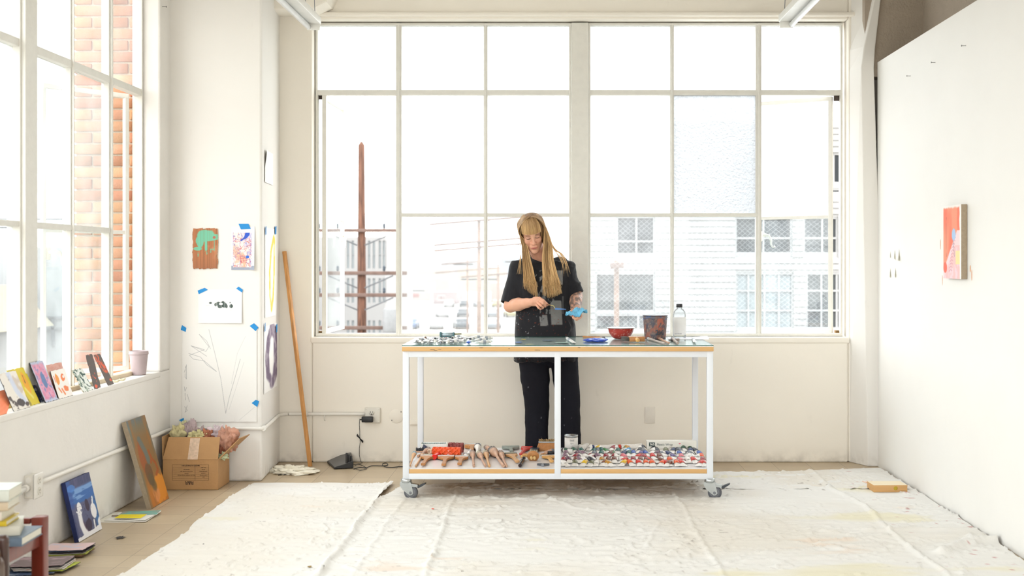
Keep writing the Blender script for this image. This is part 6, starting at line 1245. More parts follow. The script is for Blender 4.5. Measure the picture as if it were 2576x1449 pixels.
# ================================================================== lower shelf, right half: rows of squeezed paint tubes
tubecols = {'white': (236, 234, 230), 'teal': (34, 92, 84), 'dark green': (38, 82, 60), 'green': (66, 130, 74), 'yellow': (226, 186, 30), 'mauve': (128, 100, 116), 'plum': (96, 62, 78), 'grey': (110, 114, 122), 'navy': (36, 52, 96), 'blue': (44, 84, 168), 'sky blue': (60, 150, 206), 'black': (44, 48, 58), 'crimson': (150, 44, 52), 'red': (206, 52, 40), 'pink': (220, 120, 130), 'orange': (226, 92, 40), 'brown': (120, 72, 56), 'ochre': (190, 138, 50), 'olive': (110, 112, 80), 'violet': (96, 84, 140), 'cream': (226, 212, 176)}
m_tubew = mat('squeezed_tube', (234, 231, 226), 0.3, var=0.08, vscale=50, bump=0.5, bscale=45)
tmesh = {}
def tube_mesh(var):
    if ('b', var) in tmesh: return tmesh[('b', var)]
    r = random.Random(100+var); n = 20; b = MB(); vs = []
    tw = r.uniform(-0.15, 0.15); fl = r.uniform(0.8, 1.1); sq = r.uniform(0.6, 1.0)
    secs = [(0.0, 0.0215, 0.0012, 0.004), (0.006, 0.0215, 0.0018, 0.0045), (0.018, 0.0205, 0.004*sq, 0.006), (0.034, 0.018, 0.0085*sq, 0.009), (0.05, 0.0158, 0.012, 0.0125), (0.066, 0.0148, 0.0135*fl, 0.0145), (0.082, 0.0145, 0.0138*fl, 0.0145), (0.087, 0.013, 0.013, 0.0145), (0.090, 0.007, 0.007, 0.0145), (0.094, 0.006, 0.006, 0.0145)]
    for y, w_, h_, zc in secs:
        for k in range(n):
            a = 2*PI*k/n; dz = 0.0016*math.sin(3*a+y*120+var)+0.0012*math.sin(5*a-y*200+2*var) if 0.01 < y < 0.08 else 0
            x = w_*math.cos(a); z = zc+h_*math.sin(a)+dz; x2 = x*math.cos(tw*(1-y/0.09)); vs.append((x2, y, max(0.0006, z+x*math.sin(tw*(1-y/0.09))*0.4)))
    fs = [(i*n+k, i*n+(k+1) % n, (i+1)*n+(k+1) % n, (i+1)*n+k) for i in range(len(secs)-1) for k in range(n)]+[tuple(range(n)), tuple((len(secs)-1)*n+k for k in range(n))]
    b.add(vs, fs, 0, True); o = b.build('tube_body', m_tubew, None, local=True); tmesh[('b', var)] = o.data; bpy.data.objects.remove(o); return tmesh[('b', var)]
def band_mesh(var, cn):
    key = ('c', var % 3, cn)
    if key in tmesh: return tmesh[key]
    n = 20; vs = []; b = MB(); fl = [0.98, 1.06, 0.9][var % 3]
    secs = [(0.036, 0.0184, 0.0098, 0.0098), (0.042, 0.0176, 0.0118, 0.0116), (0.056, 0.0162, 0.0140*fl, 0.0140), (0.072, 0.0154, 0.0150*fl, 0.0146), (0.083, 0.0150, 0.0150*fl, 0.0146)]
    a0, a1 = [( -0.1, PI+0.1), (0.3, PI+0.4), (-0.4, PI-0.3)][var % 3]
    for y, w_, h_, zc in secs:
        for k in range(n): a = a0+(a1-a0)*k/(n-1); vs.append((w_*math.cos(a), y, max(0.001, zc+h_*math.sin(a)+0.0012)))
    fs = [(i*n+k, i*n+k+1, (i+1)*n+k+1, (i+1)*n+k) for i in range(len(secs)-1) for k in range(n-1)]
    b.add(vs, fs, 0, True); o = b.build('colour_band', mat('band_'+cn.replace(' ', '_'), tubecols[cn], 0.4, var=0.1, vscale=60), None, local=True); tmesh[key] = o.data; bpy.data.objects.remove(o); return tmesh[key]
def cap_mesh():
    if 'cap' in tmesh: return tmesh['cap']
    b = MB(); b.tube([(0, 0.092, 0.0145), (0, 0.106, 0.0145)], [0.0085, 0.0078], 14); o = b.build('cap', m_capd, None, local=True); tmesh['cap'] = o.data; bpy.data.objects.remove(o); return tmesh['cap']
RG = 'squeezed paint tubes in rows on the right half of the lower shelf'
def big_tube(q, rz, cn, var, lab_):
    e = empty('paint_tube', q, (0, 0, rz), label=lab_, cat='paint tube', group=RG)
    for nm, me in (('tube_body', tube_mesh(var)), ('colour_band', band_mesh(var, cn)), ('cap', cap_mesh())):
        o = bpy.data.objects.new(nm, me); o.parent = e; COL.objects.link(o)
    return e
TROWS = [
    (1174.5, 'front', 1416, 1772, ['plum', 'white', 'olive', 'yellow', 'olive', 'white', 'brown', 'ochre', 'ochre', 'yellow', None, 'orange', 'red', 'orange', 'orange', 'orange', 'brown', 'red', 'orange', 'red', None, 'red', 'red']),
    (1166.5, 'second', 1418, 1770, ['crimson', 'plum', 'brown', 'mauve', 'white', 'black', 'ochre', 'brown', 'brown', 'red', 'white', 'crimson', 'brown', 'brown', 'red', 'white', 'brown', 'orange', 'white', 'pink', 'white', 'red', 'crimson']),
    (1158.0, 'third', 1424, 1766, ['mauve', 'crimson', 'plum', 'white', 'crimson', 'mauve', 'crimson', 'crimson', 'white', 'pink', 'red', 'crimson', 'red', 'red', 'brown', 'white', 'violet', 'pink', 'white', 'white', 'orange']),
    (1150.0, 'fourth', 1424, 1764, ['mauve', 'plum', 'mauve', 'mauve', 'grey', 'teal', 'brown', 'green', 'navy', 'teal', 'blue', 'violet', 'blue', 'plum', 'grey', 'white', 'navy', 'blue', 'white', 'grey', 'blue']),
    (1142.5, 'fifth', 1434, 1758, ['dark green', 'dark green', 'teal', 'teal', 'grey', 'teal', 'green', 'teal', 'sky blue', 'white', 'black', 'grey', 'white', 'black', 'olive', 'navy', 'black', 'grey', 'navy', 'black']),
    (1135.5, 'backmost', 1446, 1640, ['teal', 'white', 'white', 'yellow', 'white', 'crimson', 'white', 'green', 'ochre', 'white', 'black', 'black'])]
rt_ = random.Random(77)
for py, rn, xa, xb, cs in TROWS:
    n = len(cs); k_ = 0
    for i, cn in enumerate(cs):
        if cn is None: continue
        px = xa+(xb-xa)*i/(n-1)+rt_.uniform(-2, 2); q = S(px, py+rt_.uniform(-0.6, 0.6)); k_ += 1
        big_tube(q, rt_.uniform(-0.5, 0.5) if 1430 < px < 1760 else rt_.uniform(-0.1, 0.1), cn, rt_.randrange(6), f'squeezed white paint tube with {cn} band, {ords[k_-1]} from left in {rn} row')
for i, (px, py, cn, w_) in enumerate(((1664, 1131.5, 'cream', 'left of the lot before the wrap box'), (1676, 1131.5, 'cream', 'second before the wrap box'), (1692, 1133, 'white', 'third before the wrap box'), (1706, 1132, 'teal', 'fourth before the wrap box'), (1722, 1134, 'dark green', 'fifth before the wrap box'), (1740, 1133, 'dark green', 'right of the lot before the wrap box'))):
    big_tube(S(px, py+3), 0.1*(i % 3-1), cn, i, f'squeezed white paint tube with {cn} band, {w_}')
# larger tubes lying crosswise at the back
def long_tube(A, B, r, label, capm, body):
    e, L = place('large_paint_tube', A, B, label, 'paint tube'); b = MB(); n = 20; vs = []
    secs = [(0, 1.5, 0.1), (0.06, 1.45, 0.15), (0.35, 1.2, 0.75), (0.7, 1, 1), (0.86, 1, 1), (0.89, 0.5, 0.5), (0.91, 0.5, 0.5)]
    for t, a_, c_ in secs:
        for k in range(n): a = 2*PI*k/n; vs.append((r*c_*math.sin(a)*0.9, L*t, r+r*a_*math.cos(a)*0.95 if t < 0.3 else r+r*math.cos(a)))
    vs = [(x, y, max(z, 0.001)) for x, y, z in vs]
    fs = [(i*n+k, i*n+(k+1) % n, (i+1)*n+(k+1) % n, (i+1)*n+k) for i in range(len(secs)-1) for k in range(n)]+[tuple(range(n))]
    b.add(vs, fs, 0, True); b.build('tube_body', body, e, local=True); b = MB(); b.tube([(0, L*0.90, r), (0, L, r)], r*0.95, 18); b.build('cap', capm, e, local=True); return e
long_tube(S(1548, 1131), S(1489, 1131), 0.015, 'large white paint tube with a navy cap at the back of the shelf', mat('navy_cap', (30, 60, 116), 0.35), m_tubew)
long_tube(S(1617, 1131), S(1556, 1131.5), 0.017, 'large crumpled white paint tube with a red cap at the shelf back', mc_['red'], m_tubew)
long_tube(S(1459, 1138), S(1476, 1129), 0.019, 'fat white tube with rounded end beside the paint can', m_capw, m_tubew)
long_tube(S(1440, 1143), S(1416, 1137), 0.013, 'white tube lying before the paint can', m_capd, m_tubew)
# paint can
c = S(1437, 1133); M = Matrix.Translation(c); pc = empty('paint_can', c, label='white metal paint can with a steel rim beside the middle table leg', cat='can')
b = MB(); b.lathe([(0, 0.001), (0.041, 0.001), (0.0425, 0.004), (0.041, 0.007), (0.041, 0.088), (0.0425, 0.092), (0.0425, 0.098), (0.039, 0.098), (0.039, 0.094), (0.0, 0.094)], 40, M=M); b.build('can_body', m_ferr, pc)
b = MB(); b.lathe([(0.0412, 0.008), (0.0418, 0.008), (0.0418, 0.082), (0.0412, 0.082)], 40, M=M); b.build('paper_label', m_white, pc)
for k, (s, z, t_) in enumerate(((0.009, 0.07, 'Flatwall'), (0.005, 0.062, 'interior paint'), (0.006, 0.048, 'Eggshell'), (0.0045, 0.034, 'one quart'), (0.0045, 0.022, '946 ml'))):
    text(t_, s, Matrix.Translation((c.x+0.004, c.y-0.0424, c.z+z)) @ Matrix.Rotation(PI/2, 4, 'X'), m_hub, pc, 'label_lettering', local=False)
# plastic wrap box
q0, q1 = P(1627, 1129, 7.74), P(1752, 1129, 7.74); wx = empty('wrap_box', ((q0.x+q1.x)/2, 7.765, SZ), label='long white plastic wrap box standing behind the paint tubes', cat='box')
b = MB(); b.rbox(q0.x, q1.x, 7.74, 7.80, SZ+0.001, SZ+0.058, 0.001); b.build('carton', mat('wrap_carton', (236, 234, 226), 0.5), wx)
b = MB(); b.box(q0.x+0.014, q0.x+0.051, 7.7388, 7.7396, SZ+0.026, SZ+0.050); b.build('logo_panel', mat('dark_green_print', (36, 66, 62), 0.5), wx)
text('365', 0.021, Matrix.Translation((q0.x+0.0325, 7.7383, SZ+0.038)) @ Matrix.Rotation(PI/2, 4, 'X'), m_white, wx, 'logo_lettering', local=False, bold=True)
text('Plastic Wrap', 0.0195, Matrix.Translation((q0.x+0.063, 7.7392, SZ+0.036)) @ Matrix.Rotation(PI/2, 4, 'X'), mat('green_grey_print', (84, 98, 94), 0.5), wx, 'box_lettering', local=False, align='LEFT')
b = MB(); b.ell((q0.x+0.207, 7.7392, SZ+0.042), (0.007, 0.0008, 0.003)); b.build('pink_mark', mat('pink_mark', (226, 90, 120), 0.5), wx)

# ================================================================== ceiling strip lights
def strip(x, y0, z, label):
    e = empty('strip_light', (x, y0, z), label=label, cat='ceiling light')
    b = MB(); b.rbox(x-0.045, x+0.045, 3.6, y0, z+0.03, z+0.075, 0.004); b.build('housing', mat('fixture_white', (232, 231, 226), 0.35), e)
    b = MB(); b.tube([(x-0.03*(1 if x > 0 else -1)*-1, 3.62, z+0.012), (x-0.03*(1 if x > 0 else -1)*-1, y0-0.02, z+0.012)], 0.0165, 16); b.build('tube', mat('lamp_tube', (246, 246, 244), 0.2), e)
    b = MB(); b.rbox(x-0.04, x+0.04, y0-0.022, y0-0.004, z-0.006, z+0.032, 0.003); b.build('lamp_holder', MATS['fixture_white'], e)
    for s in (-1, 1): b = MB(); b.tube([(x+s*0.03, y0-0.12, z+0.07), (x+s*0.005, y0-0.14, ZC)], 0.0022, 6); b.build('hanging_wire', m_hub, e)
strip(-1.50, 7.62, 2.80, 'left white fluorescent strip light hanging from wires near the ceiling')
strip(1.405, 7.55, 2.80, 'right white fluorescent strip light hanging from wires near the ceiling')
# ================================================================== the painter: sculpted from signed distance fields
class Field:
    def __init__(s, lo, hi, h):
        s.lo = np.array(lo, float); s.h = h; s.n = np.ceil((np.array(hi)-s.lo)/h).astype(int)+1
        s.d = np.full(s.n, 0.05, np.float32)
    def region(s, lo, hi, pad):
        a = np.maximum(np.floor((np.array(lo)-pad-s.lo)/s.h).astype(int), 0); b = np.minimum(np.ceil((np.array(hi)+pad-s.lo)/s.h).astype(int)+1, s.n)
        if (b <= a).any(): return None, None
        sl = tuple(slice(i, j) for i, j in zip(a, b))
        g = np.meshgrid(*[s.lo[k]+s.h*np.arange(a[k], b[k]) for k in range(3)], indexing='ij')
        return sl, g
    def op(s, sl, d, k, mode):
        o = s.d[sl]
        if mode == 'add':
            if k > 0: hh = np.clip(0.5+0.5*(o-d)/k, 0, 1); s.d[sl] = o*(1-hh)+d*hh-k*hh*(1-hh)
            else: s.d[sl] = np.minimum(o, d)
        else:
            d = -d
            if k > 0: hh = np.clip(0.5-0.5*(o-d)/k, 0, 1); s.d[sl] = o*(1-hh)+d*hh+k*hh*(1-hh)
            else: s.d[sl] = np.maximum(o, d)
    def cone(s, a, b, ra, rb, k=0.01, mode='add'):
        a, b = np.array(a, float), np.array(b, float); r = max(ra, rb); pad = r+k+s.h*2+0.004
        sl, g = s.region(np.minimum(a, b), np.maximum(a, b), pad)
        if sl is None: return
        ab = b-a; L = ab @ ab+1e-12
        t = np.clip(((g[0]-a[0])*ab[0]+(g[1]-a[1])*ab[1]+(g[2]-a[2])*ab[2])/L, 0, 1)
        d = np.sqrt((g[0]-a[0]-t*ab[0])**2+(g[1]-a[1]-t*ab[1])**2+(g[2]-a[2]-t*ab[2])**2)-(ra+(rb-ra)*t)
        s.op(sl, d.astype(np.float32), k, mode)
    def chain(s, pts, rs, k=0.01):
        for i in range(len(pts)-1): s.cone(pts[i], pts[i+1], rs[i], rs[i+1], k)
    def ell(s, c, r, k=0.01, mode='add', R=None):
        c = np.array(c, float); r = np.array(r, float); m = r.max(); sl, g = s.region(c, c, m+k+s.h*2+0.004)
        if sl is None: return
        p = np.stack([g[i]-c[i] for i in range(3)], -1)
        if R is not None: p = p @ R      # columns of R = local axes in world
        q0 = np.sqrt(((p/r)**2).sum(-1)); q1 = np.sqrt(((p/(r*r))**2).sum(-1))+1e-9
        s.op(sl, (q0*(q0-1)/q1).astype(np.float32), k, mode)
    def fn(s, lo, hi, f, k=0.0, mode='add', pad=0.02):
        sl, g = s.region(lo, hi, pad); s.op(sl, f(*g).astype(np.float32), k, mode)
def nets(F_):
    d = F_.d; n = d.shape; ins = d < 0
    c = np.zeros(tuple(x-1 for x in n), np.uint8)
    for a in (0, 1):
        for b_ in (0, 1):
            for e in (0, 1): c += ins[a:n[0]-1+a, b_:n[1]-1+b_, e:n[2]-1+e]
    act = (c > 0) & (c < 8); ix = np.argwhere(act); idm = np.full(act.shape, -1, np.int64); idm[act] = np.arange(len(ix))
    acc = np.zeros((len(ix), 3)); cnt = np.zeros(len(ix))
    cr = [(0, 0, 0), (1, 0, 0), (0, 1, 0), (1, 1, 0), (0, 0, 1), (1, 0, 1), (0, 1, 1), (1, 1, 1)]
    vals = [d[ix[:, 0]+a, ix[:, 1]+b_, ix[:, 2]+e] for a, b_, e in cr]
    for i in range(8):
        for j in range(i+1, 8):
            if sum(abs(p-q) for p, q in zip(cr[i], cr[j])) != 1: continue
            m = (vals[i] < 0) != (vals[j] < 0); t = np.where(m, vals[i]/(vals[i]-vals[j]+1e-12), 0)
            pt = np.array(cr[i])+t[:, None]*(np.array(cr[j])-np.array(cr[i])); acc += pt*m[:, None]; cnt += m
    V = F_.lo+F_.h*(ix+acc/cnt[:, None]); Q = []
    for ax in range(3):
        s0 = [slice(1, n[k]-1) for k in range(3)]; s0[ax] = slice(0, n[ax]-1); s1 = list(s0); s1[ax] = slice(1, n[ax])
        a, b_ = ins[tuple(s0)], ins[tuple(s1)]; e = np.argwhere(a != b_); off = np.array([1, 1, 1]); off[ax] = 0; e = e+off
        sgn = a[tuple((e-off).T)]; u, w_ = [k for k in range(3) if k != ax]
        def cell(du, dw): q = e.copy(); q[:, u] -= du; q[:, w_] -= dw; return idm[q[:, 0], q[:, 1], q[:, 2]]
        q = np.stack([cell(1, 1), cell(0, 1), cell(0, 0), cell(1, 0)], 1)
        flip = sgn if ax != 1 else ~sgn; q[~flip] = q[~flip][:, ::-1]; Q.append(q)
    return V, np.concatenate(Q)
def nrm(V, Q):
    N = np.zeros_like(V); f = np.cross(V[Q[:, 2]]-V[Q[:, 0]], V[Q[:, 3]]-V[Q[:, 1]])
    for k in range(4): np.add.at(N, Q[:, k], f)
    return N/(np.linalg.norm(N, axis=1, keepdims=True)+1e-12)
A3 = lambda v: np.array(v, float)
pers = empty('person', (-0.07, 8.06, 0), label='blonde woman in a black t-shirt wiping a palette knife behind the work table', cat='person')
# ---- head frame
pitch, roll, yaw = math.radians(24), math.radians(9), math.radians(4)
Rw = Matrix.Rotation(yaw, 3, 'Z') @ Matrix.Rotation(-roll, 3, 'Y') @ Matrix.Rotation(pitch, 3, 'X')   # local: x right in picture, -y forward, z up
HB = np.array(Rw)
eye_t = A3(P(1340.5, 597, 7.93)); HC = eye_t-HB @ A3((0, -0.080, 0))
def hl(x, f, z): return HC+HB @ A3((x, -f, z))
H_ = Field((HC[0]-0.14, HC[1]-0.17, HC[2]-0.26), (HC[0]+0.17, HC[1]+0.19, HC[2]+0.15), 0.0019)
E = lambda c, r, k=0.012, mode='add': H_.ell(hl(*c), (r[0], r[1], r[2]), k, mode, HB)
E((0, -0.012, 0.034), (0.071, 0.092, 0.084)); E((0, 0.026, -0.03), (0.055, 0.054, 0.082), 0.02)
for s in (-1, 1):
    H_.cone(hl(s*0.052, 0.0, -0.05), hl(s*0.012, 0.062, -0.104), 0.020, 0.014, 0.022)
    E((s*0.033, 0.054, -0.032), (0.021, 0.022, 0.020), 0.016)
E((0, 0.070, -0.106), (0.017, 0.015, 0.014), 0.014)
E((0, 0.060, 0.032), (0.05, 0.028, 0.035), 0.02)
for s in (-1, 1):
    E((s*0.031, 0.093, -0.001), (0.017, 0.014, 0.012), 0.010, 'sub'); E((s*0.030, 0.0685, -0.003), (0.0155, 0.0145, 0.0115), 0.003)
    H_.cone(hl(s*0.016, 0.084, 0.014), hl(s*0.042, 0.074, 0.013), 0.0045, 0.0035, 0.008)
    E((s*0.0125, 0.086, -0.041), (0.0085, 0.009, 0.0068), 0.008)
H_.cone(hl(0, 0.081, 0.004), hl(0.0, 0.100, -0.036), 0.0075, 0.0095, 0.014); E((0, 0.101, -0.038), (0.0100, 0.0085, 0.0080), 0.008)
for s in (-1, 1): E((s*0.0075, 0.098, -0.0475), (0.0032, 0.004, 0.003), 0.002, 'sub')
E((0, 0.080, -0.068), (0.026, 0.014, 0.018), 0.012); E((0, 0.092, -0.0670), (0.0185, 0.0045, 0.0032), 0.004); E((0, 0.0915, -0.0745), (0.0150, 0.0055, 0.0042), 0.004)
H_.cone(hl(-0.021, 0.092, -0.0712), hl(0.021, 0.092, -0.0712), 0.0012, 0.0012, 0.0015, 'sub'); E((0, 0.094, -0.0855), (0.02, 0.008, 0.004), 0.006, 'sub')
for s in (-1, 1): E((s*0.068, -0.008, -0.012), (0.009, 0.016, 0.028), 0.004)
nb = A3(P(1369, 672, 8.10)); H_.cone(hl(0, -0.028, -0.05), nb, 0.050, 0.052, 0.02); H_.cone(nb, nb+A3((0.01, 0.03, -0.09)), 0.055, 0.08, 0.02)
VH, QH = nets(H_)
L = (VH-HC) @ HB; lx, lf, lz = L[:, 0], -L[:, 1], L[:, 2]
col = flatc(lx, (222, 168, 140)); col = mixc(col, (214, 132, 112), np.exp(-(((np.abs(lx)-0.036)/0.018)**2+((lz+0.035)/0.02)**2))*(lf > 0.03)*0.3); col = mixc(col, (216, 140, 120), np.exp(-((lx/0.012)**2+((lz+0.042)/0.014)**2))*(lf > 0.08)*0.45)
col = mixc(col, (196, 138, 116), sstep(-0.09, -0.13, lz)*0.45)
lip = np.exp(-((lx/0.0200)**4+((lz+0.0708)/0.0072)**4))*(lf > 0.072); col = mixc(col, (200, 120, 108), np.clip(lip*1.2, 0, 1)*0.75); col = mixc(col, (120, 52, 50), np.exp(-((lx/0.020)**4+((lz+0.0712)/0.0016)**2))*(lf > 0.07)*0.9)
for s in (-1, 1):
    ex = lx-s*0.0305; brow = np.exp(-((ex-s*0.001)/0.0155)**4-((lz-0.0165+0.14*np.abs(ex)**1.2)/0.0030)**2)*(lf > 0.04); col = mixc(col, (112, 78, 54), np.clip(brow*1.4, 0, 1)*0.9)
    lash = np.exp(-(ex/0.0145)**4-((lz+0.0095-16*ex**2)/0.0025)**2)*(lf > 0.05); col = mixc(col, (44, 30, 26), np.clip(lash*1.4, 0, 1)*0.95)
    lid = np.exp(-(ex/0.015)**4-((lz+0.002)/0.0085)**4)*(lf > 0.05); col = mixc(col, (190, 140, 128), np.clip(lid, 0, 1)*0.35*(1-lash))
    crease = np.exp(-(ex/0.014)**4-((lz-0.0055+12*ex**2)/0.0012)**2)*(lf > 0.05); col = mixc(col, (140, 92, 78), np.clip(crease, 0, 1)*0.6)
    col = mixc(col, (110, 56, 50), np.exp(-(((lx-s*0.0075)/0.0032)**2+((lz+0.0475)/0.0026)**2))*(lf > 0.08)*0.7)
colH = s2la(np.clip(col, 0, 255))
# ---- arms and hands
def skin(V): return flatc(V[:, 0], (224, 168, 140))
def hand_finger(F_, pts, r0): F_.chain([A3(p) for p in pts], [r0, r0*0.95, r0*0.86, r0*0.72][:len(pts)], 0.0025)
# picture-left arm (her right): elbow, forearm, pinching hand
eL, wL = A3(P(1284, 769, 8.03)), A3(P(1339, 760, 7.84)); sL = A3(P(1296, 676, 8.10))
kn = lambda px, py, Y: A3(P(px, py, Y))
tipK = kn(1377.5, 766.5, 7.80)
Fa = Field(np.minimum(eL, wL)-A3((0.08, 0.16, 0.09)), np.maximum(kn(1392, 740, 7.9), eL)+A3((0.03, 0.09, 0.1)), 0.0018)
Fa.cone(sL, eL, 0.036, 0.042, 0.02); Fa.chain([eL, eL*0.62+wL*0.38, eL*0.25+wL*0.75, wL], [0.043, 0.041, 0.030, 0.0245], 0.012)
Fa.cone(wL, kn(1349, 757, 7.825), 0.0225, 0.021, 0.01); Fa.cone(kn(1346, 753, 7.83), kn(1357, 751, 7.80), 0.017, 0.0115, 0.010); Fa.cone(kn(1344, 763, 7.84), kn(1351, 767, 7.825), 0.018, 0.011, 0.010); Fa.cone(kn(1350, 758, 7.82), kn(1355, 759, 7.805), 0.018, 0.014, 0.01)
hand_finger(Fa, [kn(1357, 750, 7.795), kn(1367, 756.5, 7.775), kn(1374, 763, 7.785), tipK+A3((0, 0.004, 0.002))], 0.0094)
hand_finger(Fa, [kn(1356, 756, 7.79), kn(1366, 763, 7.77), kn(1371, 768, 7.785), kn(1372, 771, 7.80)], 0.0093)
hand_finger(Fa, [kn(1353, 762, 7.795), kn(1361, 769, 7.775), kn(1366, 773, 7.79), kn(1365, 775.5, 7.81)], 0.0088)
hand_finger(Fa, [kn(1350, 767, 7.805), kn(1355, 774, 7.785), kn(1360, 777.5, 7.80), kn(1359, 778, 7.82)], 0.0078)
Fa.chain([kn(1347, 757, 7.86), kn(1357, 759, 7.84), kn(1368, 764, 7.815), tipK+A3((-0.002, 0.012, -0.002))], [0.0135, 0.011, 0.0095, 0.0082], 0.005)
VA, QA = nets(Fa); cA = skin(VA)
d_ = np.linalg.norm(VA-(tipK+A3((0.002, -0.006, 0.003))), axis=1); cA = mixc(cA, (216, 120, 100), np.exp(-(d_/0.012)**2)*0.7)
cA = mixc(cA, (204, 140, 118), sstep(0.0, 1.0, fbm(VA[:, 0]*60, VA[:, 2]*60, VA[:, 1]*60, seed=3))*0.25*(VA[:, 0] > wL[0]))
# picture-right arm (her left): tattooed forearm coming forward, palm up under the cloth
sR, eR, wR = A3(P(1421, 684, 8.10)), A3(P(1449, 744, 8.06)), A3(P(1447, 784, 7.86))
Fb = Field((wR[0]-0.10, 7.68, wR[2]-0.12), (wR[0]+0.11, 8.20, sR[2]+0.06), 0.0018)
Fb.cone(sR, eR, 0.034, 0.042, 0.02); Fb.chain([eR, eR*0.6+wR*0.4, eR*0.25+wR*0.75, wR], [0.042, 0.040, 0.030, 0.0245], 0.012)
Fb.cone(wR, kn(1449, 790, 7.83), 0.022, 0.022, 0.01); Fb.cone(kn(1442, 791, 7.82), kn(1458, 792, 7.82), 0.015, 0.015, 0.012); Fb.cone(kn(1446, 793, 7.80), kn(1460, 794, 7.80), 0.013, 0.012, 0.012)
for i, (y0, xa, za) in enumerate(((7.792, 1462, 796), (7.776, 1460, 799), (7.760, 1457, 801), (7.747, 1453, 801))):
    hand_finger(Fb, [kn(xa, za-1, y0+0.01), kn(xa-8+i, za+3.5-i*0.6, y0), kn(xa-15+i*1.5, za+1-i*0.8, y0-0.003), kn(xa-19+i*2, za-5-i*0.3, y0)], 0.0092 if i < 3 else 0.008)
Fb.chain([kn(1444, 789, 7.85), kn(1436, 791, 7.83), kn(1433, 787, 7.81), kn(1436, 783, 7.80)], [0.013, 0.011, 0.0095, 0.008], 0.005)
VB_, QB = nets(Fb); cB = skin(VB_)
t_ = sstep(wR[2]+0.012, wR[2]+0.035, VB_[:, 2]+0.01*fbm(VB_[:, 0]*50, VB_[:, 1]*50, seed=2)); tt = sstep(0.44, 0.52, fbm(VB_[:, 0]*70, VB_[:, 2]*70, VB_[:, 1]*70, seed=7))
cB = mixc(cB, (92, 84, 84), t_*tt*0.85); cB = mixc(cB, (150, 120, 106), t_*0.45)
for i in range(4):
    y0, xa, za = ((7.792, 1462, 796), (7.776, 1460, 799), (7.760, 1457, 801), (7.747, 1453, 801))[i]; q = kn(xa-19+i*2, za-7, y0-0.006); cB = mixc(cB, (110, 34, 40), np.exp(-(np.linalg.norm(VB_-q, axis=1)/0.0055)**2)*0.95)
# ---- torso and legs (mostly under the clothes), coarser
Fc = Field((-0.36, 7.85, 0.0), (0.22, 8.32, 1.42), 0.007)
chest = A3(P(1370, 720, 8.11)); hip = A3(P(1374, 880, 8.09))
Fc.cone(nb, nb+A3((0.01, 0.02, -0.08)), 0.05, 0.07, 0.02); Fc.cone(A3(P(1306, 674, 8.11)), A3(P(1430, 674, 8.11)), 0.045, 0.045, 0.03); Fc.ell(chest, (0.145, 0.095, 0.17), 0.03); Fc.ell((chest+hip)/2, (0.125, 0.09, 0.18), 0.04); Fc.ell(hip, (0.13, 0.085, 0.11), 0.02)
kneeL, ankL = A3((-0.125, 8.07, 0.44)), A3((-0.135, 8.09, 0.09)); kneeR, ankR = A3((0.075, 8.07, 0.44)), A3((0.095, 8.09, 0.09))
for hx, kn_, an in ((-0.14, kneeL, ankL), (0.03, kneeR, ankR)):
    Fc.cone((hx, 8.09, 0.76), kn_, 0.075, 0.05, 0.02); Fc.cone(kn_, an, 0.048, 0.034, 0.01); Fc.cone(an-A3((0, 0, 0.02)), an+A3((0, -0.12, -0.055)), 0.034, 0.025, 0.01)
VC, QC = nets(Fc); cC = skin(VC)
V = np.concatenate([VH, VA, VB_, VC]); o1, o2, o3 = len(VH), len(VH)+len(VA), len(VH)+len(VA)+len(VB_)
Q = np.concatenate([QH, QA+o1, QB+o2, QC+o3]); C = np.concatenate([colH, s2la(cA), s2la(cB), s2la(cC)])
m_skin = cmat('skin', 0.5, spec=0.35, sss=0.12)
npmesh('body', V, Q, m_skin, pers, C)
# ---- t-shirt
def interp_prof(z, tab):
    zs = [t[0] for t in tab]; return [np.interp(z, zs, [t[k] for t in tab]) for k in range(1, 5)]
SH = Field((-0.42, 7.88, 0.68), (0.24, 8.33, 1.46), 0.0038)
def zpx(py, Y=8.08): return EYE-(py-CY)*Y/F
def xpx(px, Y=8.08): return (px-CX)*Y/F
TOR = sorted([(zpx(908), (xpx(1294)+xpx(1451))/2, 8.09, 0.205, 0.118), (zpx(850), (xpx(1293)+xpx(1449))/2, 8.09, 0.202, 0.12), (zpx(800), (xpx(1295)+xpx(1444))/2, 8.085, 0.193, 0.122), (zpx(750), (xpx(1298)+xpx(1439))/2, 8.08, 0.184, 0.125), (zpx(705), (xpx(1301)+xpx(1436))/2, 8.08, 0.176, 0.12), (zpx(678), (xpx(1302)+xpx(1434))/2, 8.09, 0.168, 0.105), (zpx(660), (xpx(1312)+xpx(1428))/2, 8.10, 0.14, 0.085), (zpx(648), (xpx(1330)+xpx(1412))/2, 8.11, 0.09, 0.065)])
def torso(x, y, z):
    cx, cy0, rx, ry = interp_prof(z, TOR)
    q = (np.abs((x-cx)/rx)**2.5+np.abs((y-cy0)/ry)**2.2)**(1/2.4); d = (q-1)*np.minimum(rx, ry)*0.9
    return np.maximum(d, np.maximum(TOR[0][0]-z, z-TOR[-1][0]))
SH.fn((-0.33, 7.9, 0.69), (0.16, 8.3, 1.42), torso)
SH.cone(A3(P(1324, 664, 8.10)), A3(P(1303, 676, 8.09)), 0.046, 0.055, 0.03); SH.cone(A3(P(1412, 663, 8.10)), A3(P(1426, 677, 8.09)), 0.042, 0.047, 0.03)
hemL = A3(P(1281, 765, 8.04)); hemR = A3(P(1448, 740, 8.06)); shL = A3(P(1302, 680, 8.09)); shR = A3(P(1428, 684, 8.09))
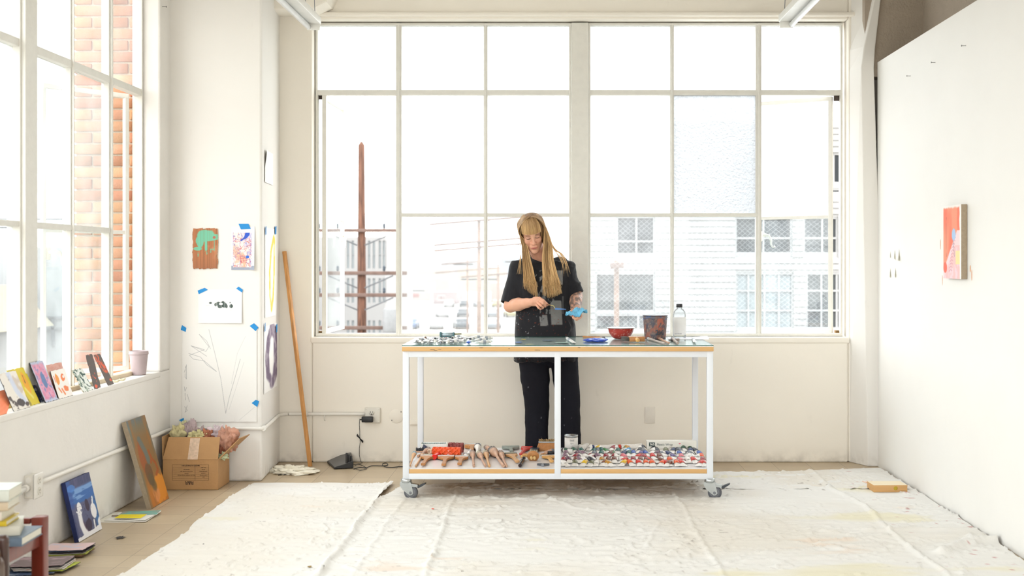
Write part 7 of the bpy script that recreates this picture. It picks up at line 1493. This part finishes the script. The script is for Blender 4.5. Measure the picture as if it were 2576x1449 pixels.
def sleeve(sh, hem, r0, r1, ext):
    ax = (hem-sh)/np.linalg.norm(hem-sh); SH.cone(sh, hem+ax*0.03, r0, r1, 0.02)
    lo, hi = np.minimum(hem, hem+ax*0.2)-0.1, np.maximum(hem, hem+ax*0.2)+0.1
    return ax
axL = (hemL-shL)/np.linalg.norm(hemL-shL); axR = (hemR-shR)/np.linalg.norm(hemR-shR)
def cutcone(sh, hem, ax, r0, r1, out=None):
    """a flared sleeve cut flat at its hem"""
    L = np.linalg.norm(hem-sh)
    def f(x, y, z):
        p = np.stack([x-sh[0], y-sh[1], z-sh[2]], -1); t = p @ ax; rad = np.sqrt(np.maximum((p**2).sum(-1)-t**2, 0))
        return np.maximum(rad-(r0+(r1-r0)*np.clip(t/L, 0, 1)), np.maximum(t-L, -t-0.045))
    return f
lo = np.minimum(shL, hemL)-0.09; hi = np.maximum(shL, hemL)+0.09; SH.fn(lo, hi, cutcone(shL, hemL, axL, 0.050, 0.063), 0.04)
lo2 = np.minimum(shR, hemR)-0.09; hi2 = np.maximum(shR, hemR)+0.09; SH.fn(lo2, hi2, cutcone(shR, hemR, axR, 0.048, 0.058), 0.04)
for hem, ax, r in ((hemL, axL, 0.052), (hemR, axR, 0.049)):
    a = hem-ax*0.0; SH.fn(hem-0.12, hem+0.12, cutcone(a, hem+ax*0.05, ax, r-0.004, r+0.006), 0.004, 'sub')
SH.cone(nb+A3((0.0, -0.012, 0.01)), nb+A3((0.0, -0.05, 0.16)), 0.052, 0.075, 0.004, 'sub')
VS, QS = nets(SH)
for _ in range(6):
    acc = np.zeros_like(VS); cnt = np.zeros(len(VS))
    for k in range(4): np.add.at(acc, QS[:, k], VS[QS[:, (k+1) % 4]]+VS[QS[:, (k+3) % 4]]); np.add.at(cnt, QS[:, k], 2)
    VS = VS*0.4+0.6*acc/cnt[:, None]
NS = nrm(VS, QS)
x, y, z = VS.T
fold = 0.010*(np.abs(fbm(x*7+2*z, z*2.4-x*3, y*5, seed=5)-0.5)*2-0.3)+0.005*(fbm(x*16, z*9+x*8, y*14, seed=8)-0.5)
fold += 0.006*np.exp(-((fbm(x*5+z*3, z*3-x*4, y*4, seed=12)-0.5)/0.03)**2)
bot = sstep(TOR[0][0]+0.25, TOR[0][0]+0.02, z); fold = fold+bot*0.008*np.sin(x*55+fbm(x*9, z*4, seed=3)*5)
VS = VS+NS*fold[:, None]
px_ = CX+VS[:, 0]*F/VS[:, 1]; py_ = CY+(EYE-VS[:, 2])*F/VS[:, 1]   # coordinates of the flat chest print
u, v = (px_-1335)/80.0, (py_-680)/135.0; front = (NS[:, 1] < -0.15) & (np.abs(VS[:, 0]-xpx(1372)) < 0.17)
q_ = lambda xa, ya: (xa, ya)
def boxm(xa, xb, ya, yb, sk=0.0, r=3.0): xx = px_-sk*(py_-ya); return sstep(xa-1, xa+1, xx)*(1-sstep(xb-1, xb+1, xx))*sstep(ya-1, ya+1, py_)*(1-sstep(yb-1, yb+1, py_))
nz = fbm(px_/9, py_/9, seed=3); nz2 = fbm(px_/5, py_/14, seed=9)
rad = np.hypot(px_-1392, (py_-742)*0.9); arc = sstep(0.1, 0.5, np.sin(rad/2.6+nz*3))
g = boxm(1346, 1416, 680, 740)*np.maximum(arc*sstep(0.42, 0.5, nz2)*(px_ < 1396), boxm(1392, 1416, 680, 716)*sstep(0.3, 0.36, nz))
g = np.maximum(g, boxm(1384, 1412, 756, 817, 0.05)*sstep(0.0, 0.05, (py_-756)/60-0.35*np.abs(px_-1400)/16+0.25)); g = np.maximum(g, boxm(1356, 1376, 792, 820, 0.12)*sstep(0.40, 0.5, nz+0.25*(px_ > 1364)))
g = np.maximum(g, boxm(1352, 1396, 726, 790)*sstep(0.55, 0.6, nz2)*0.8); g = np.maximum(g, boxm(1414, 1418, 745, 790)*0.5)
c = flatc(x, (33, 33, 37)); c = mixc(c, (46, 46, 50), fbm(x*5, z*5, y*5, seed=2)*0.6); c = mixc(c, (134, 133, 131), np.clip(g, 0, 1)*front*(0.8+0.2*nz))
sp = sstep(0.97, 1.01, fbm(x*110, z*90, y*60, seed=31, oct=2)*1.25)*sstep(zpx(765), zpx(800), z)*sstep(xpx(1375), xpx(1330), x); c = mixc(c, (200, 200, 204), sp*0.6)
sp = sstep(0.98, 1.02, fbm(x*100, z*100, y*60, seed=37, oct=2)*1.25)*sstep(zpx(760), zpx(790), z); c = mixc(c, (130, 60, 44), sp*0.6)
dn = np.sqrt(((VS-(nb+A3((0, -0.012, 0.01))))**2).sum(1)); c = mixc(c, (22, 22, 30), sstep(0.085, 0.07, dn)*0.9)
npmesh('tshirt', VS, QS, cmat('faded_black_cotton', 0.9, bump=0.25, bscale=300, spec=0.2, sheen=0.15), pers, s2la(c))
# ---- trousers
TF = Field((-0.28, 7.93, 0.01), (0.20, 8.26, 0.84), 0.005)
TF.ell((xpx(1373), 8.095, 0.79), (0.178, 0.118, 0.125), 0.03)
for pts, rr in (([(-0.155, 8.095, 0.77), (-0.140, 8.08, 0.60), (-0.128, 8.07, 0.42), (-0.130, 8.08, 0.22), (-0.133, 8.085, 0.05)], [0.102, 0.095, 0.080, 0.074, 0.080]), ([(0.045, 8.095, 0.77), (0.062, 8.08, 0.60), (0.080, 8.07, 0.42), (0.092, 8.08, 0.22), (0.096, 8.085, 0.05)], [0.095, 0.086, 0.074, 0.068, 0.074])):
    TF.chain([A3(p) for p in pts], rr, 0.008)
TF.fn((-0.3, 7.9, -0.05), (0.22, 8.3, 0.035), lambda x, y, z: z-0.032, 0, 'sub', 0.0)
VT, QT = nets(TF); NT = nrm(VT, QT); x, y, z = VT.T
VT = VT+NT*(0.007*(np.abs(fbm(x*6, z*9+x*5, y*6, seed=15)-0.5)*2-0.3)+0.004*(fbm(x*14, z*22, y*14, seed=18)-0.5))[:, None]
c = flatc(x, (24, 24, 32)); c = mixc(c, (40, 42, 52), fbm(x*4, z*4, y*4, seed=4)*0.5); c = mixc(c, (170, 174, 180), sstep(0.93, 0.96, vnoise(x*60, z*40, y*60, seed=4))*0.5)
npmesh('trousers', VT, QT, cmat('black_denim', 0.85, bump=0.2, bscale=300, spec=0.2), pers, s2la(c))
for s, ax_ in ((-1, ankL), (1, ankR)):
    b = MB(); M = Matrix.Translation((ax_[0], ax_[1], 0.0)); b.ell((0, -0.07, 0.04), (0.045, 0.115, 0.038), M=M); b.ell((0, 0.0, 0.055), (0.04, 0.05, 0.05), M=M); sh = b.build('shoe', mat('black_shoe', (28, 28, 30), 0.6), pers)
    b = MB(); b.prism([(0.044*math.cos(a)*1.05, -0.065+0.125*math.sin(a)) for a in [k*2*PI/24 for k in range(24)]], 0.0, 0.02, M=M); b.build('sole', mat('pale_sole', (200, 198, 190), 0.7), sh)
# ---- hair: scalp cap plus long strands
HF = Field((HC[0]-0.16, HC[1]-0.16, HC[2]-0.20), (HC[0]+0.17, HC[1]+0.18, HC[2]+0.16), 0.003)
HF.ell(hl(0.008, -0.014, 0.036), (0.079, 0.099, 0.091), 0.01, 'add', HB)
HF.ell(hl(0.010, -0.022, -0.02), (0.083, 0.078, 0.088), 0.03, 'add', HB)
def face_cut(x, y, z):
    p = np.stack([x-HC[0], y-HC[1], z-HC[2]], -1) @ HB; lx, lf, lz = p[..., 0], -p[..., 1], p[..., 2]
    return np.maximum(np.maximum(np.abs(lx)-(0.052+0.0*lz), 0.028-lf), lz-0.031)
HF.fn(HC-0.2, HC+0.2, face_cut, 0.006, 'sub')
VF, QF = nets(HF)
Lh = (VF-HC) @ HB
a_ = np.arctan2(Lh[:, 0], -Lh[:, 1]+0.02); st = fbm(a_*22, Lh[:, 2]*3, seed=4)
cap = mixc(mixc(flatc(a_, (138, 106, 74)), (98, 74, 52), sstep(0.5, 0.65, st)*0.8), (186, 146, 100), sstep(0.45, 0.3, st)*0.5)
VF = VF+nrm(VF, QF)*(0.0035*(fbm(a_*30, Lh[:, 2]*4, seed=6)-0.5))[:, None]
hb = MB()
rh = random.Random(12)
def hp(x, f, z): return Vector(hl(x, f, z))
def strand(pts, r, shade, n=4):
    if pts[-1].z > pts[-2].z-0.03:
        pts = pts[:-2]+[pts[-2]] if len(pts) > 4 else pts
    P_ = smooth(pts, 5); m = len(P_); rs = [r*min(1, 0.35+4*i/m)*(1-0.88*max(0, (i/m-0.62)/0.38)) for i in range(m)]
    cols = []
    for i in range(m):
        t = i/m; base = np.array([168, 132, 92])*(1-t)+np.array([236, 198, 142])*t if shade > 0.45 else np.array([132, 102, 70])*(1-t)+np.array([204, 158, 104])*t
        base = base*(0.85+0.3*shade); cols.append(tuple(s2la(base)))
    hb.tube(P_, rs, n, cap=False, col=cols)
part = (0.006, 0.03, 0.118)
# fringe
for i in range(300):
    t = rh.random(); x1 = -0.064+0.120*t+rh.uniform(-.003, .003); x0 = part[0]+x1*0.30; zend = 0.026+rh.uniform(-0.004, 0.003)
    f1 = 0.094-8.0*x1*x1
    strand([hp(x0, 0.02+rh.uniform(-.008, .008), 0.126), hp(x1*0.7, 0.066, 0.112), hp(x1*0.95, 0.088-6*x1*x1, 0.075), hp(x1, f1, zend)], rh.uniform(0.0010, 0.0018), 0.2+0.4*rh.random()*(1 if abs(x1) < 0.04 else 1.5))
def W(px, py, Y): return P(px, py, Y)
# picture-left fall
for i in range(380):
    s = rh.random(); d = rh.random(); lay = rh.uniform(0, 1)
    tipx = 1318+34*s+rh.uniform(-3, 3); tipy = 752-26*(1-s)**1.0-rh.random()**2*60
    strand([hp(part[0]-0.006-0.01*d, 0.03-0.06*lay, 0.122), hp(-0.045-0.01*d, 0.045-0.10*lay, 0.100-0.01*d), hp(-0.080-0.006*d, 0.046-0.09*lay, 0.04), W(1312+11*s+2*d, 612, 7.965+0.05*lay), W(1314+20*s, 650, 7.955+0.03*lay), W(1316+28*s, 690, 7.945+0.012*lay), W(tipx, max(tipy, 712+10*s), 7.925+0.015*lay)], rh.uniform(0.0009, 0.0019), rh.random())
# picture-right fall
for i in range(480):
    s = rh.random(); d = rh.random(); lay = rh.uniform(0, 1)
    tipx = 1366+46*s+rh.uniform(-4, 4); tipy = 752-22*abs(s-0.4)-rh.random()**2*70
    strand([hp(part[0]+0.004+0.01*d, 0.03-0.07*lay, 0.122), hp(0.048+0.018*d, 0.05-0.11*lay, 0.104-0.01*d), hp(0.080+0.012*d, 0.048-0.09*lay, 0.05), W(1367+20*s+1*d, 612, 7.955+0.08*lay), W(1364+28*s, 650, 7.95+0.04*lay), W(1365+37*s, 690, 7.94+0.015*lay), W(tipx, max(tipy, 712+10*rh.random()), 7.925+0.015*lay)], rh.uniform(0.0009, 0.0019), rh.random())
for i in range(300):
    s = rh.random(); sd = -1 if i % 2 else 1; f = 0.055-0.11*s
    strand([hp(part[0]+sd*0.004, 0.045-0.08*s, 0.1265-0.03*s*s), hp(sd*0.042+0.006, f+0.008, 0.114), hp(sd*0.072+0.008, f, 0.07), hp(sd*0.0885+0.010, f-0.002, 0.01), hp(sd*0.086+0.010, f-0.012, -0.03-0.04*rh.random())], rh.uniform(0.0010, 0.0018), 0.15+0.6*rh.random())
# loose strands over the shoulder and back
for i in range(26):
    s = rh.random()
    strand([hp(0.05, -0.03, 0.10), hp(0.082, -0.02, 0.03), W(1390+4*s, 622, 8.03), W(1402+14*s, 640, 8.02), W(1414+14*s, 665, 7.985), W(1412+18*s+rh.uniform(-6, 6), 700-40*rh.random(), 7.965)], rh.uniform(0.0007, 0.0013), 0.6+0.4*rh.random())
for i in range(10):
    s = rh.random()
    strand([hp(-0.05, -0.02, 0.10), hp(-0.082, -0.02, 0.03), W(1311, 630, 8.02), W(1307+4*s, 655, 8.0), W(1300+12*s, 690, 7.97)], 0.0010, 0.7)
for i in range(110):
    s = rh.random(); strand([hp(-0.05+0.10*s, -0.05, 0.07), hp(-0.06+0.12*s, -0.085, 0.0), W(1326+56*s, 640, 8.13), W(1326+56*s, 680, 8.17)], 0.003, 0.25)
hv = np.array([v[:] for v in hb.v]); hc = np.array(hb.c)
hair_v = np.concatenate([VF, hv]); hair_q = [tuple(q) for q in QF]+[tuple(i+len(VF) for i in f) for f in hb.f]
m_hair = cmat('blonde_hair', 0.5, spec=0.35)
npmesh('hair', hair_v, hair_q, m_hair, pers, np.concatenate([s2la(cap), hc]))

# ---- palette knife and blue rag
k0 = Vector(tipK); e = empty('palette_knife', k0, label='small palette knife with blue paint on its blade held in her right hand', cat='palette knife')
b = MB(); b.tube([P(1366, 760.5, 7.825), P(1372, 763.5, 7.81), P(1380, 766.5, 7.79), P(1386, 768, 7.785)], [0.004, 0.0045, 0.004, 0.003], 10); b.build('handle', mat('brass_brown_handle', (150, 118, 84), 0.35, metal=0.3), e)
b = MB(); b.tube(smooth([P(1385, 768, 7.785), P(1391, 768.5, 7.78), P(1394, 772, 7.778), P(1396, 776, 7.776)]), 0.0018, 8); b.build('bent_shank', mat('brass_shank', (214, 196, 130), 0.3, metal=0.7), e)
b = MB(); q = [P(1395, 774, 7.776), P(1402, 774.8, 7.775), P(1424, 777.2, 7.77), P(1424, 778.6, 7.772), P(1403, 779.6, 7.777), P(1396, 779, 7.778)]; b.add(q, [tuple(range(6))]); b.build('blade', mat('blue_painted_blade', (84, 128, 188), 0.35), e, solid=0.001)
rc = A3(P(1450, 783.5, 7.80)); n1, n2 = 90, 60
uu, vv = np.meshgrid(np.linspace(-1, 1, n1), np.linspace(-1, 1, n2))
X = rc[0]+uu*0.068*(1-0.12*vv**2)+0.006*(fbm(uu*2, vv*2, seed=4)-0.5); Y = rc[1]+vv*0.045
Z = rc[2]+0.012*np.sin(uu*4.2+vv*1.5)*0.6-0.020*uu**2*(uu < 0)+0.004*uu+0.030*(np.abs(fbm(uu*1.6+3, vv*1.8, seed=6)-0.5)*2-0.25)+0.012*(np.abs(fbm(uu*4+vv*2, vv*3, seed=9)-0.5)*2)-0.024*np.exp(-((vv+1)/0.35)**2)*sstep(1.0, 0.2, np.abs(uu))+0.012*np.exp(-((vv-0.8)/0.3)**2)
m_rag = mat('light_blue_rag', (112, 186, 222), 0.75, var=0.12, vscale=40, bump=0.15, bscale=120)
o = npmesh('blue_rag', np.stack([X, Y, Z], -1).reshape(-1, 3), [(j*n1+i, j*n1+i+1, (j+1)*n1+i+1, (j+1)*n1+i) for j in range(n2-1) for i in range(n1-1)], m_rag); md = o.modifiers.new('thick', 'SOLIDIFY'); md.thickness = 0.004
tag(o, 'light blue crumpled rag lying on her raised left palm', 'rag')
# ================================================================== outside: pole, buildings, street, seen through the windows
GZ0 = -7.5
def em(name, col, rough=0.9, var=0.06, **k): return mat(name, col, rough, var=var, **k)
OUT = 0.29    # scales outdoor colours down so that the strong sky does not overexpose them
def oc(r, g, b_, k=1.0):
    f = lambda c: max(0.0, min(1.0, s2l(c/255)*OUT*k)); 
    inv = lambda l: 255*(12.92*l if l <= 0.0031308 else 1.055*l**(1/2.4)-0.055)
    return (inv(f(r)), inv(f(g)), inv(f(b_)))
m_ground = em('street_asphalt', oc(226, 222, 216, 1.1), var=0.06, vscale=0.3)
b = MB(); b.box(-400, 400, YB+2.2, 700, GZ0-0.5, GZ0); b.box(-260, XL-2.5, -60, YB+2.2, GZ0-0.5, GZ0); o = b.build('street_ground', m_ground); o['kind'] = 'structure'
def Pz(px, Y, z): return Vector(((px-CX)*Y/F, Y, z))
m_pole = em('creosote_pole', (88, 60, 46), var=0.6, vscale=3, stretch=(6, 6, 0.5), bump=0.4, bscale=8); m_xarm = em('weathered_crossarm', (96, 78, 70), var=0.25, vscale=4); m_wire = em('line_wire', (70, 72, 76)); m_ins = em('insulator', (58, 66, 74))
# main utility pole
YPOLE = 40.0
tp = P(910, 356, YPOLE); up = empty('utility_pole', Vector((tp.x, YPOLE, GZ0)), label='tall brown wooden utility pole with four crossarms outside the left open casement', cat='utility pole')
b = MB(); b.tube([(tp.x+0.03, YPOLE, GZ0), (tp.x, YPOLE, 0.2), (tp.x-0.01, YPOLE, tp.z-0.12), (tp.x-0.01, YPOLE, tp.z)], [0.19, 0.145, 0.105, 0.03], 16); b.build('pole_shaft', m_pole, up)
for py, xa, xb, h_ in ((580, 795, 992, 0.09), (687, 795, 1010, 0.1), (742, 800, 1010, 0.1), (824, 800, 1010, 0.1)):
    a, c = P(xa, py, YPOLE), P(xb, py, YPOLE); b = MB(); b.rbox(a.x-0.2, c.x+0.2, YPOLE-0.22, YPOLE-0.12, a.z-h_*0.6, a.z+h_*0.6, 0.01); ca = b.build('crossarm', m_xarm, up)
    for s in (-1, 1):
        b = MB(); b.tube([(tp.x+s*1.05, YPOLE-0.2, a.z-0.08), (tp.x+s*0.12, YPOLE-0.15, a.z-0.48)], 0.022, 6); b.build('arm_brace', em('brace_steel', (96, 98, 100)), up)
    for fx in (-1.35, -0.75, 0.75, 1.2):
        b = MB(); b.lathe([(0.02, 0), (0.05, 0.05), (0.035, 0.09), (0.05, 0.13), (0.02, 0.18)], 10, M=Matrix.Translation((tp.x+fx, YPOLE-0.17, a.z+h_*0.6))); b.build('insulator', m_ins, ca)
b = MB(); b.lathe([(0.0, 0), (0.20, 0), (0.22, 0.1), (0.22, 0.75), (0.16, 0.84), (0.0, 0.86)], 20, M=Matrix.Translation((tp.x+0.95, YPOLE-0.3, P(0, 838, YPOLE).z))); b.build('transformer', em('transformer_grey', oc(228, 230, 230)), up)
def pole2(px, ytop, Y, w_, m, label, arms=()):
    t = P(px, ytop, Y); e = empty('utility_pole', Vector((t.x, Y, GZ0)), label=label, cat='utility pole'); b = MB(); b.tube([(t.x, Y, GZ0), (t.x, Y, t.z)], [w_*1.2, w_*0.8], 12); b.build('pole_shaft', m, e)
    for ay, al in arms: q = P(px, ay, Y); b = MB(); b.rbox(q.x-al, q.x+al, Y-0.2, Y-0.1, q.z-0.05, q.z+0.05, 0.01, M=Matrix.Translation(q) @ Matrix.Rotation(-0.08, 4, 'Y') @ Matrix.Translation(-q)); b.build('crossarm', m_xarm, e)
m_pp = em('pale_pole', (112, 92, 80), var=0.2, vscale=2)
pole2(1205, 552, 55, 0.10, m_pp, 'thin brown utility pole beyond the second window column', ((555, 2.2), (608, 2.0), (622, 2.0)))
pole2(1551, 655, 22, 0.055, m_pp, 'slim reddish pole in front of the white building opposite', ((668, 0.12),))
pole2(1253, 665, 80, 0.10, m_pp, 'distant thin pole right of the second window bar', ((690, 2.4),))
pole2(1176, 640, 95, 0.08, m_pp, 'distant thin pole above the parked cars', ((680, 2.5), (660, 2.0)))
b = MB()
for k, (y0, y1) in enumerate(((556, 510), (576, 540), (610, 585), (625, 600))): b = MB(); a, c = P(1205, y0, 55), P(1560, y1, 30); b.tube([a, (a+c)/2-Vector((0, 0, 0.25)), c+Vector((0, 0, 1.6))], 0.012, 4); tag(b.build('power_line', m_wire), ['topmost', 'second', 'third', 'lowest'][k]+' power line crossing the sky towards the white building', 'power line')
# white sided building opposite (right windows)
YW2 = 26.0
def facade(name, x0, x1, z0, z1, Y, depth, wallm, label, openings, siding=0.0, glassm=None, framem=None, roof=None):
    e = empty(name, ((x0+x1)/2, Y, z0), label=label, cat='building')
    b = MB(); xs = sorted(set([x0, x1]+[o_[0] for o_ in openings]+[o_[1] for o_ in openings])); zs = sorted(set([z0, z1]+[o_[2] for o_ in openings]+[o_[3] for o_ in openings]))
    for i in range(len(xs)-1):
        for j in range(len(zs)-1):
            mx, mz = (xs[i]+xs[i+1])/2, (zs[j]+zs[j+1])/2
            if any(o_[0] < mx < o_[1] and o_[2] < mz < o_[3] for o_ in openings): continue
            b.box(xs[i], xs[i+1], Y, Y+0.3, zs[j], zs[j+1])
    b.box(x0, x1, Y+0.5, Y+depth, z0, z1)
    w_ = b.build('wall', wallm, e)
    if siding:
        b = MB(); z = z0
        while z < z1:
            for i in range(len(xs)-1):
                mx = (xs[i]+xs[i+1])/2
                if not any(o_[0] < mx < o_[1] and o_[2]-siding < z < o_[3] for o_ in openings): b.add([(xs[i], Y-0.001, z+siding), (xs[i+1], Y-0.001, z+siding), (xs[i+1], Y-0.03, z), (xs[i], Y-0.03, z), (xs[i], Y, z), (xs[i+1], Y, z)], [(0, 1, 2, 3), (3, 2, 5, 4)])
            z += siding
        b.build('siding', wallm, e, fixn=False)
    for (a, c, d, f, *r) in openings:
        b = MB(); b.box(a, c, Y+0.07, Y+0.09, d, f); wn_ = b.build('window', r[0] if r else glassm, e)
        b = MB(); t = min(0.04*(Y/26), (c-a)*0.14); b.box(a, c, Y+0.012, Y+0.06, d, d+t); b.box(a, c, Y+0.012, Y+0.06, f-t, f); b.box(a, a+t, Y+0.02, Y+0.065, d, f); b.box(c-t, c, Y+0.02, Y+0.065, d, f)
        for fr in (r[1] if len(r) > 1 else ()): b.box(a, c, Y+0.016, Y+0.062, d+(f-d)*fr-t/2, d+(f-d)*fr+t/2)
        for fr in (r[2] if len(r) > 2 else ()): b.box(a+(c-a)*fr-t/2, a+(c-a)*fr+t/2, Y+0.02, Y+0.065, d, f)
        b.build('window_frame', framem, wn_)
    return e
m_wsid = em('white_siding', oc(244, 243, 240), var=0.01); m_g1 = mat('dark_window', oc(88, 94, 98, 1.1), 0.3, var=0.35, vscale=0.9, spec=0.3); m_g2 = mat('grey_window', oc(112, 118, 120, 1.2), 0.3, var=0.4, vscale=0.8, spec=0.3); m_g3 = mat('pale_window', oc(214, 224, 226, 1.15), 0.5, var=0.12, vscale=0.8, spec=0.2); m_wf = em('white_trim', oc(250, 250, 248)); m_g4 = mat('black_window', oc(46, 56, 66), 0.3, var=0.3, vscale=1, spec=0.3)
def rect(xa, xb, ya, yb, Y=YW2): return ((xa-CX)*Y/F, (xb-CX)*Y/F, EYE-(yb-CY)*Y/F, EYE-(ya-CY)*Y/F)
ops = [(*rect(1550, 1648, 544, 641), m_g1, (0.35,), (0.52,)), (*rect(1497, 1648, 686, 785), m_g2, (), ()), (*rect(1497, 1648, 790, 832), m_g2, (), (0.33, 0.72)), (*rect(1849, 1993, 546, 639), m_g1, (0.43,), (0.5,)), (*rect(2021, 2108, 546, 639), m_g1, (0.43,), (0.55,)),
       (*rect(1851, 1996, 686, 828), m_g3, (0.33, 0.68), (0.22, 0.5, 0.75)), (*rect(2028, 2125, 686, 828), m_g2, (0.33, 0.68), (0.4, 0.8)), (*rect(2070, 2125, 385, 462), m_g4, (), (0.5,)), (*rect(2070, 2125, 474, 487), m_g4, (), ()), (*rect(1550, 1648, 390, 480), m_g1, (0.4,), (0.5,)), (*rect(1849, 1993, 390, 480), m_g1, (0.4,), (0.5,))]
r0 = rect(1462, 2420, 318, 845); ops2 = ops
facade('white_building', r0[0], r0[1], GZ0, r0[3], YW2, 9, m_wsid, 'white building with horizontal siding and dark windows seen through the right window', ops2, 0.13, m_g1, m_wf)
# white building behind the pole, far left
Y3 = 62.0; c_ = []
for ya, yb in ((605, 676), (700, 762), (806, 845)):
    for xa in (872, 884, 925, 937, 952, 962): c_.append((*rect(xa, xa+7, ya, yb, Y3), m_g3, (0.5,), ()))
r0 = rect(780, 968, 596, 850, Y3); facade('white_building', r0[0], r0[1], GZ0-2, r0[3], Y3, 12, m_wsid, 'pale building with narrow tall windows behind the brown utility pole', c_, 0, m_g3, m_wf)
def lowb(px0, px1, ytop, Y, wallcol, label, bands=(), name='distant_building'):
    m = em('far_wall_%d_%d' % (px0, ytop), oc(*wallcol, 1.15), var=0.03); r = rect(px0, px1, ytop, 800, Y); ob_ = []
    for (xa, xb, ya, yb, mm) in bands: ob_.append((*rect(xa, xb, ya, yb, Y), mm, (), (0.33, 0.66)))
    return facade(name, r[0], r[1], GZ0-3, r[3], Y, 15, m, label, ob_, 0, m_g1, m_wf)
m_bl = em('far_blue_glass', oc(70, 92, 122), var=0.2, vscale=0.3)
lowb(955, 1130, 676, 310, (226, 218, 208), 'long low beige warehouse with a dark blue window band', ((972, 1128, 691, 700, m_bl),))
lowb(958, 1080, 716, 285, (216, 210, 204), 'low grey warehouse with a short blue band below the beige one', ((970, 1068, 728, 735, m_bl),))
lowb(1085, 1200, 655, 430, (222, 224, 228), 'pale distant office block on the horizon', ((1140, 1190, 662, 668, m_bl),))
lowb(1150, 1270, 672, 380, (232, 224, 204), 'cream distant building behind the thin poles', ((1160, 1250, 700, 706, m_g2),))
lowb(1262, 1330, 648, 470, (200, 214, 232), 'light blue distant building on the horizon left of her', ((1270, 1320, 656, 662, m_bl),))
lowb(1330, 1480, 640, 400, (236, 232, 224), 'off white distant building partly behind her', ((1345, 1400, 660, 676, m_g2),))
lowb(1235, 1330, 712, 275, (214, 196, 186), 'low brick-tinted shed left of her waist', ((1250, 1300, 716, 726, m_g2),))
lowb(1090, 1150, 735, 262, (206, 190, 190), 'small pinkish shed with dark doors above the parked cars', ((1100, 1120, 742, 756, em('far_red_door', oc(170, 80, 84))),))
# cars parked in the lot
cr_m = [em('car_white', oc(240, 240, 240), 0.3), em('car_silver', oc(190, 196, 202), 0.3), em('car_blue', oc(120, 150, 196), 0.3), em('car_dark', oc(96, 104, 110), 0.3), em('car_yellow', oc(214, 204, 150), 0.3)]; m_tyre = em('car_tyre', oc(60, 60, 62)); m_cwin = mat('car_window', oc(60, 74, 84), 0.2)
def car(x, y, rz, cm_, label):
    e = empty('parked_car', (x, y, GZ0), (0, 0, rz), label=label, cat='car', group='cars parked in the lot outside')
    b = MB(); b.prism([(-2.2, 0.25), (-2.25, 0.6), (-2.1, 0.85), (-1.2, 0.95), (1.2, 0.95), (2.1, 0.8), (2.25, 0.5), (2.2, 0.25)], -0.85, 0.85, axis='y'); b.prism([(-1.5, 0.9), (-1.0, 1.38), (0.7, 1.42), (1.5, 0.9)], -0.72, 0.72, axis='y'); b.build('car_body', cm_, e, local=True, bevel=0.06)
    b = MB(); b.prism([(-1.32, 0.95), (-0.95, 1.3), (0.62, 1.33), (1.3, 0.95)], -0.735, 0.735, axis='y'); b.build('windows', m_cwin, e, local=True)
    for sx in (-1.4, 1.4):
        for sy in (-0.8, 0.8): b = MB(); b.lathe([(0, -0.1), (0.32, -0.1), (0.32, 0.1), (0, 0.1)], 16, M=Matrix.Translation((sx, sy, 0.32)) @ Matrix.Rotation(PI/2, 4, 'X')); b.build('wheel', m_tyre, e, local=True)
    return e
i = 0
for Y, xs in ((245, (1130, 1168, 1204, 1250, 1286)), (200, (1112, 1165, 1240, 1284)), (165, (1035, 1098, 1160, 1242))):
    for px in xs:
        q = Pz(px, Y, GZ0); nm = ['white', 'silver', 'blue', 'dark grey', 'yellow'][(i*3) % 5]
        car(q.x, q.y, PI/2+0.1*(i % 3), cr_m[(i*3) % 5], f'blurred {nm} car, {ords[xs.index(px)]} from left in the {"far" if Y == 245 else "middle" if Y == 200 else "near"} row of the lot'); i += 1
b = MB(); q = Pz(1031, 120, GZ0); b.tube([q, Vector((q.x, q.y, P(0, 742, 120).z))], 0.09, 8); b.rbox(q.x-0.9, q.x+0.9, 119.9, 120.05, P(0, 748, 120).z, P(0, 738, 120).z, 0.02); tag(b.build('street_sign', em('sign_red', oc(206, 150, 146))), 'pinkish street sign on a post in the distance', 'sign')
# neighbours beyond the left windows
m_pw = em('neighbour_wall', oc(246, 246, 246), var=0.02)
e = empty('white_warehouse', (-22, 46, GZ0), label='bright white warehouse with roof rails seen through the left window', cat='building')
b = MB(); b.box(-34, -15.5, 44, 60, GZ0, 1.9); b.build('wall', m_pw, e)
for z in (-0.6, -1.0, 2.6, 2.9): b = MB(); b.box(-34, -15.5, 43.9, 43.98, z-0.04, z+0.04); b.build('rail', em('rail_grey', oc(176, 180, 184)), e)
for k in range(6): b = MB(); b.box(-33+3*k, -32.9+3*k, 43.9, 43.98, -1.6, -0.6) if k % 2 else b.box(-33+3*k, -32.9+3*k, 43.9, 43.98, 1.9, 2.9); b.build('rail_post', MATS['rail_grey'], e)
e = empty('tan_building', (-26, 38, GZ0), label='blurred tan roofed building at the far left window', cat='building')
b = MB(); b.box(-40, -17.4, 36, 42, GZ0, -0.8); b.build('wall', em('tan_wall', oc(220, 216, 212), var=0.1, vscale=0.4), e); b = MB(); b.prism([(-40, -0.8), (-17.2, -0.8), (-18.5, 0.6), (-40, 0.6)], 35.8, 42.2, axis='y'); b.build('roof', em('tan_roof', oc(236, 220, 190)), e)
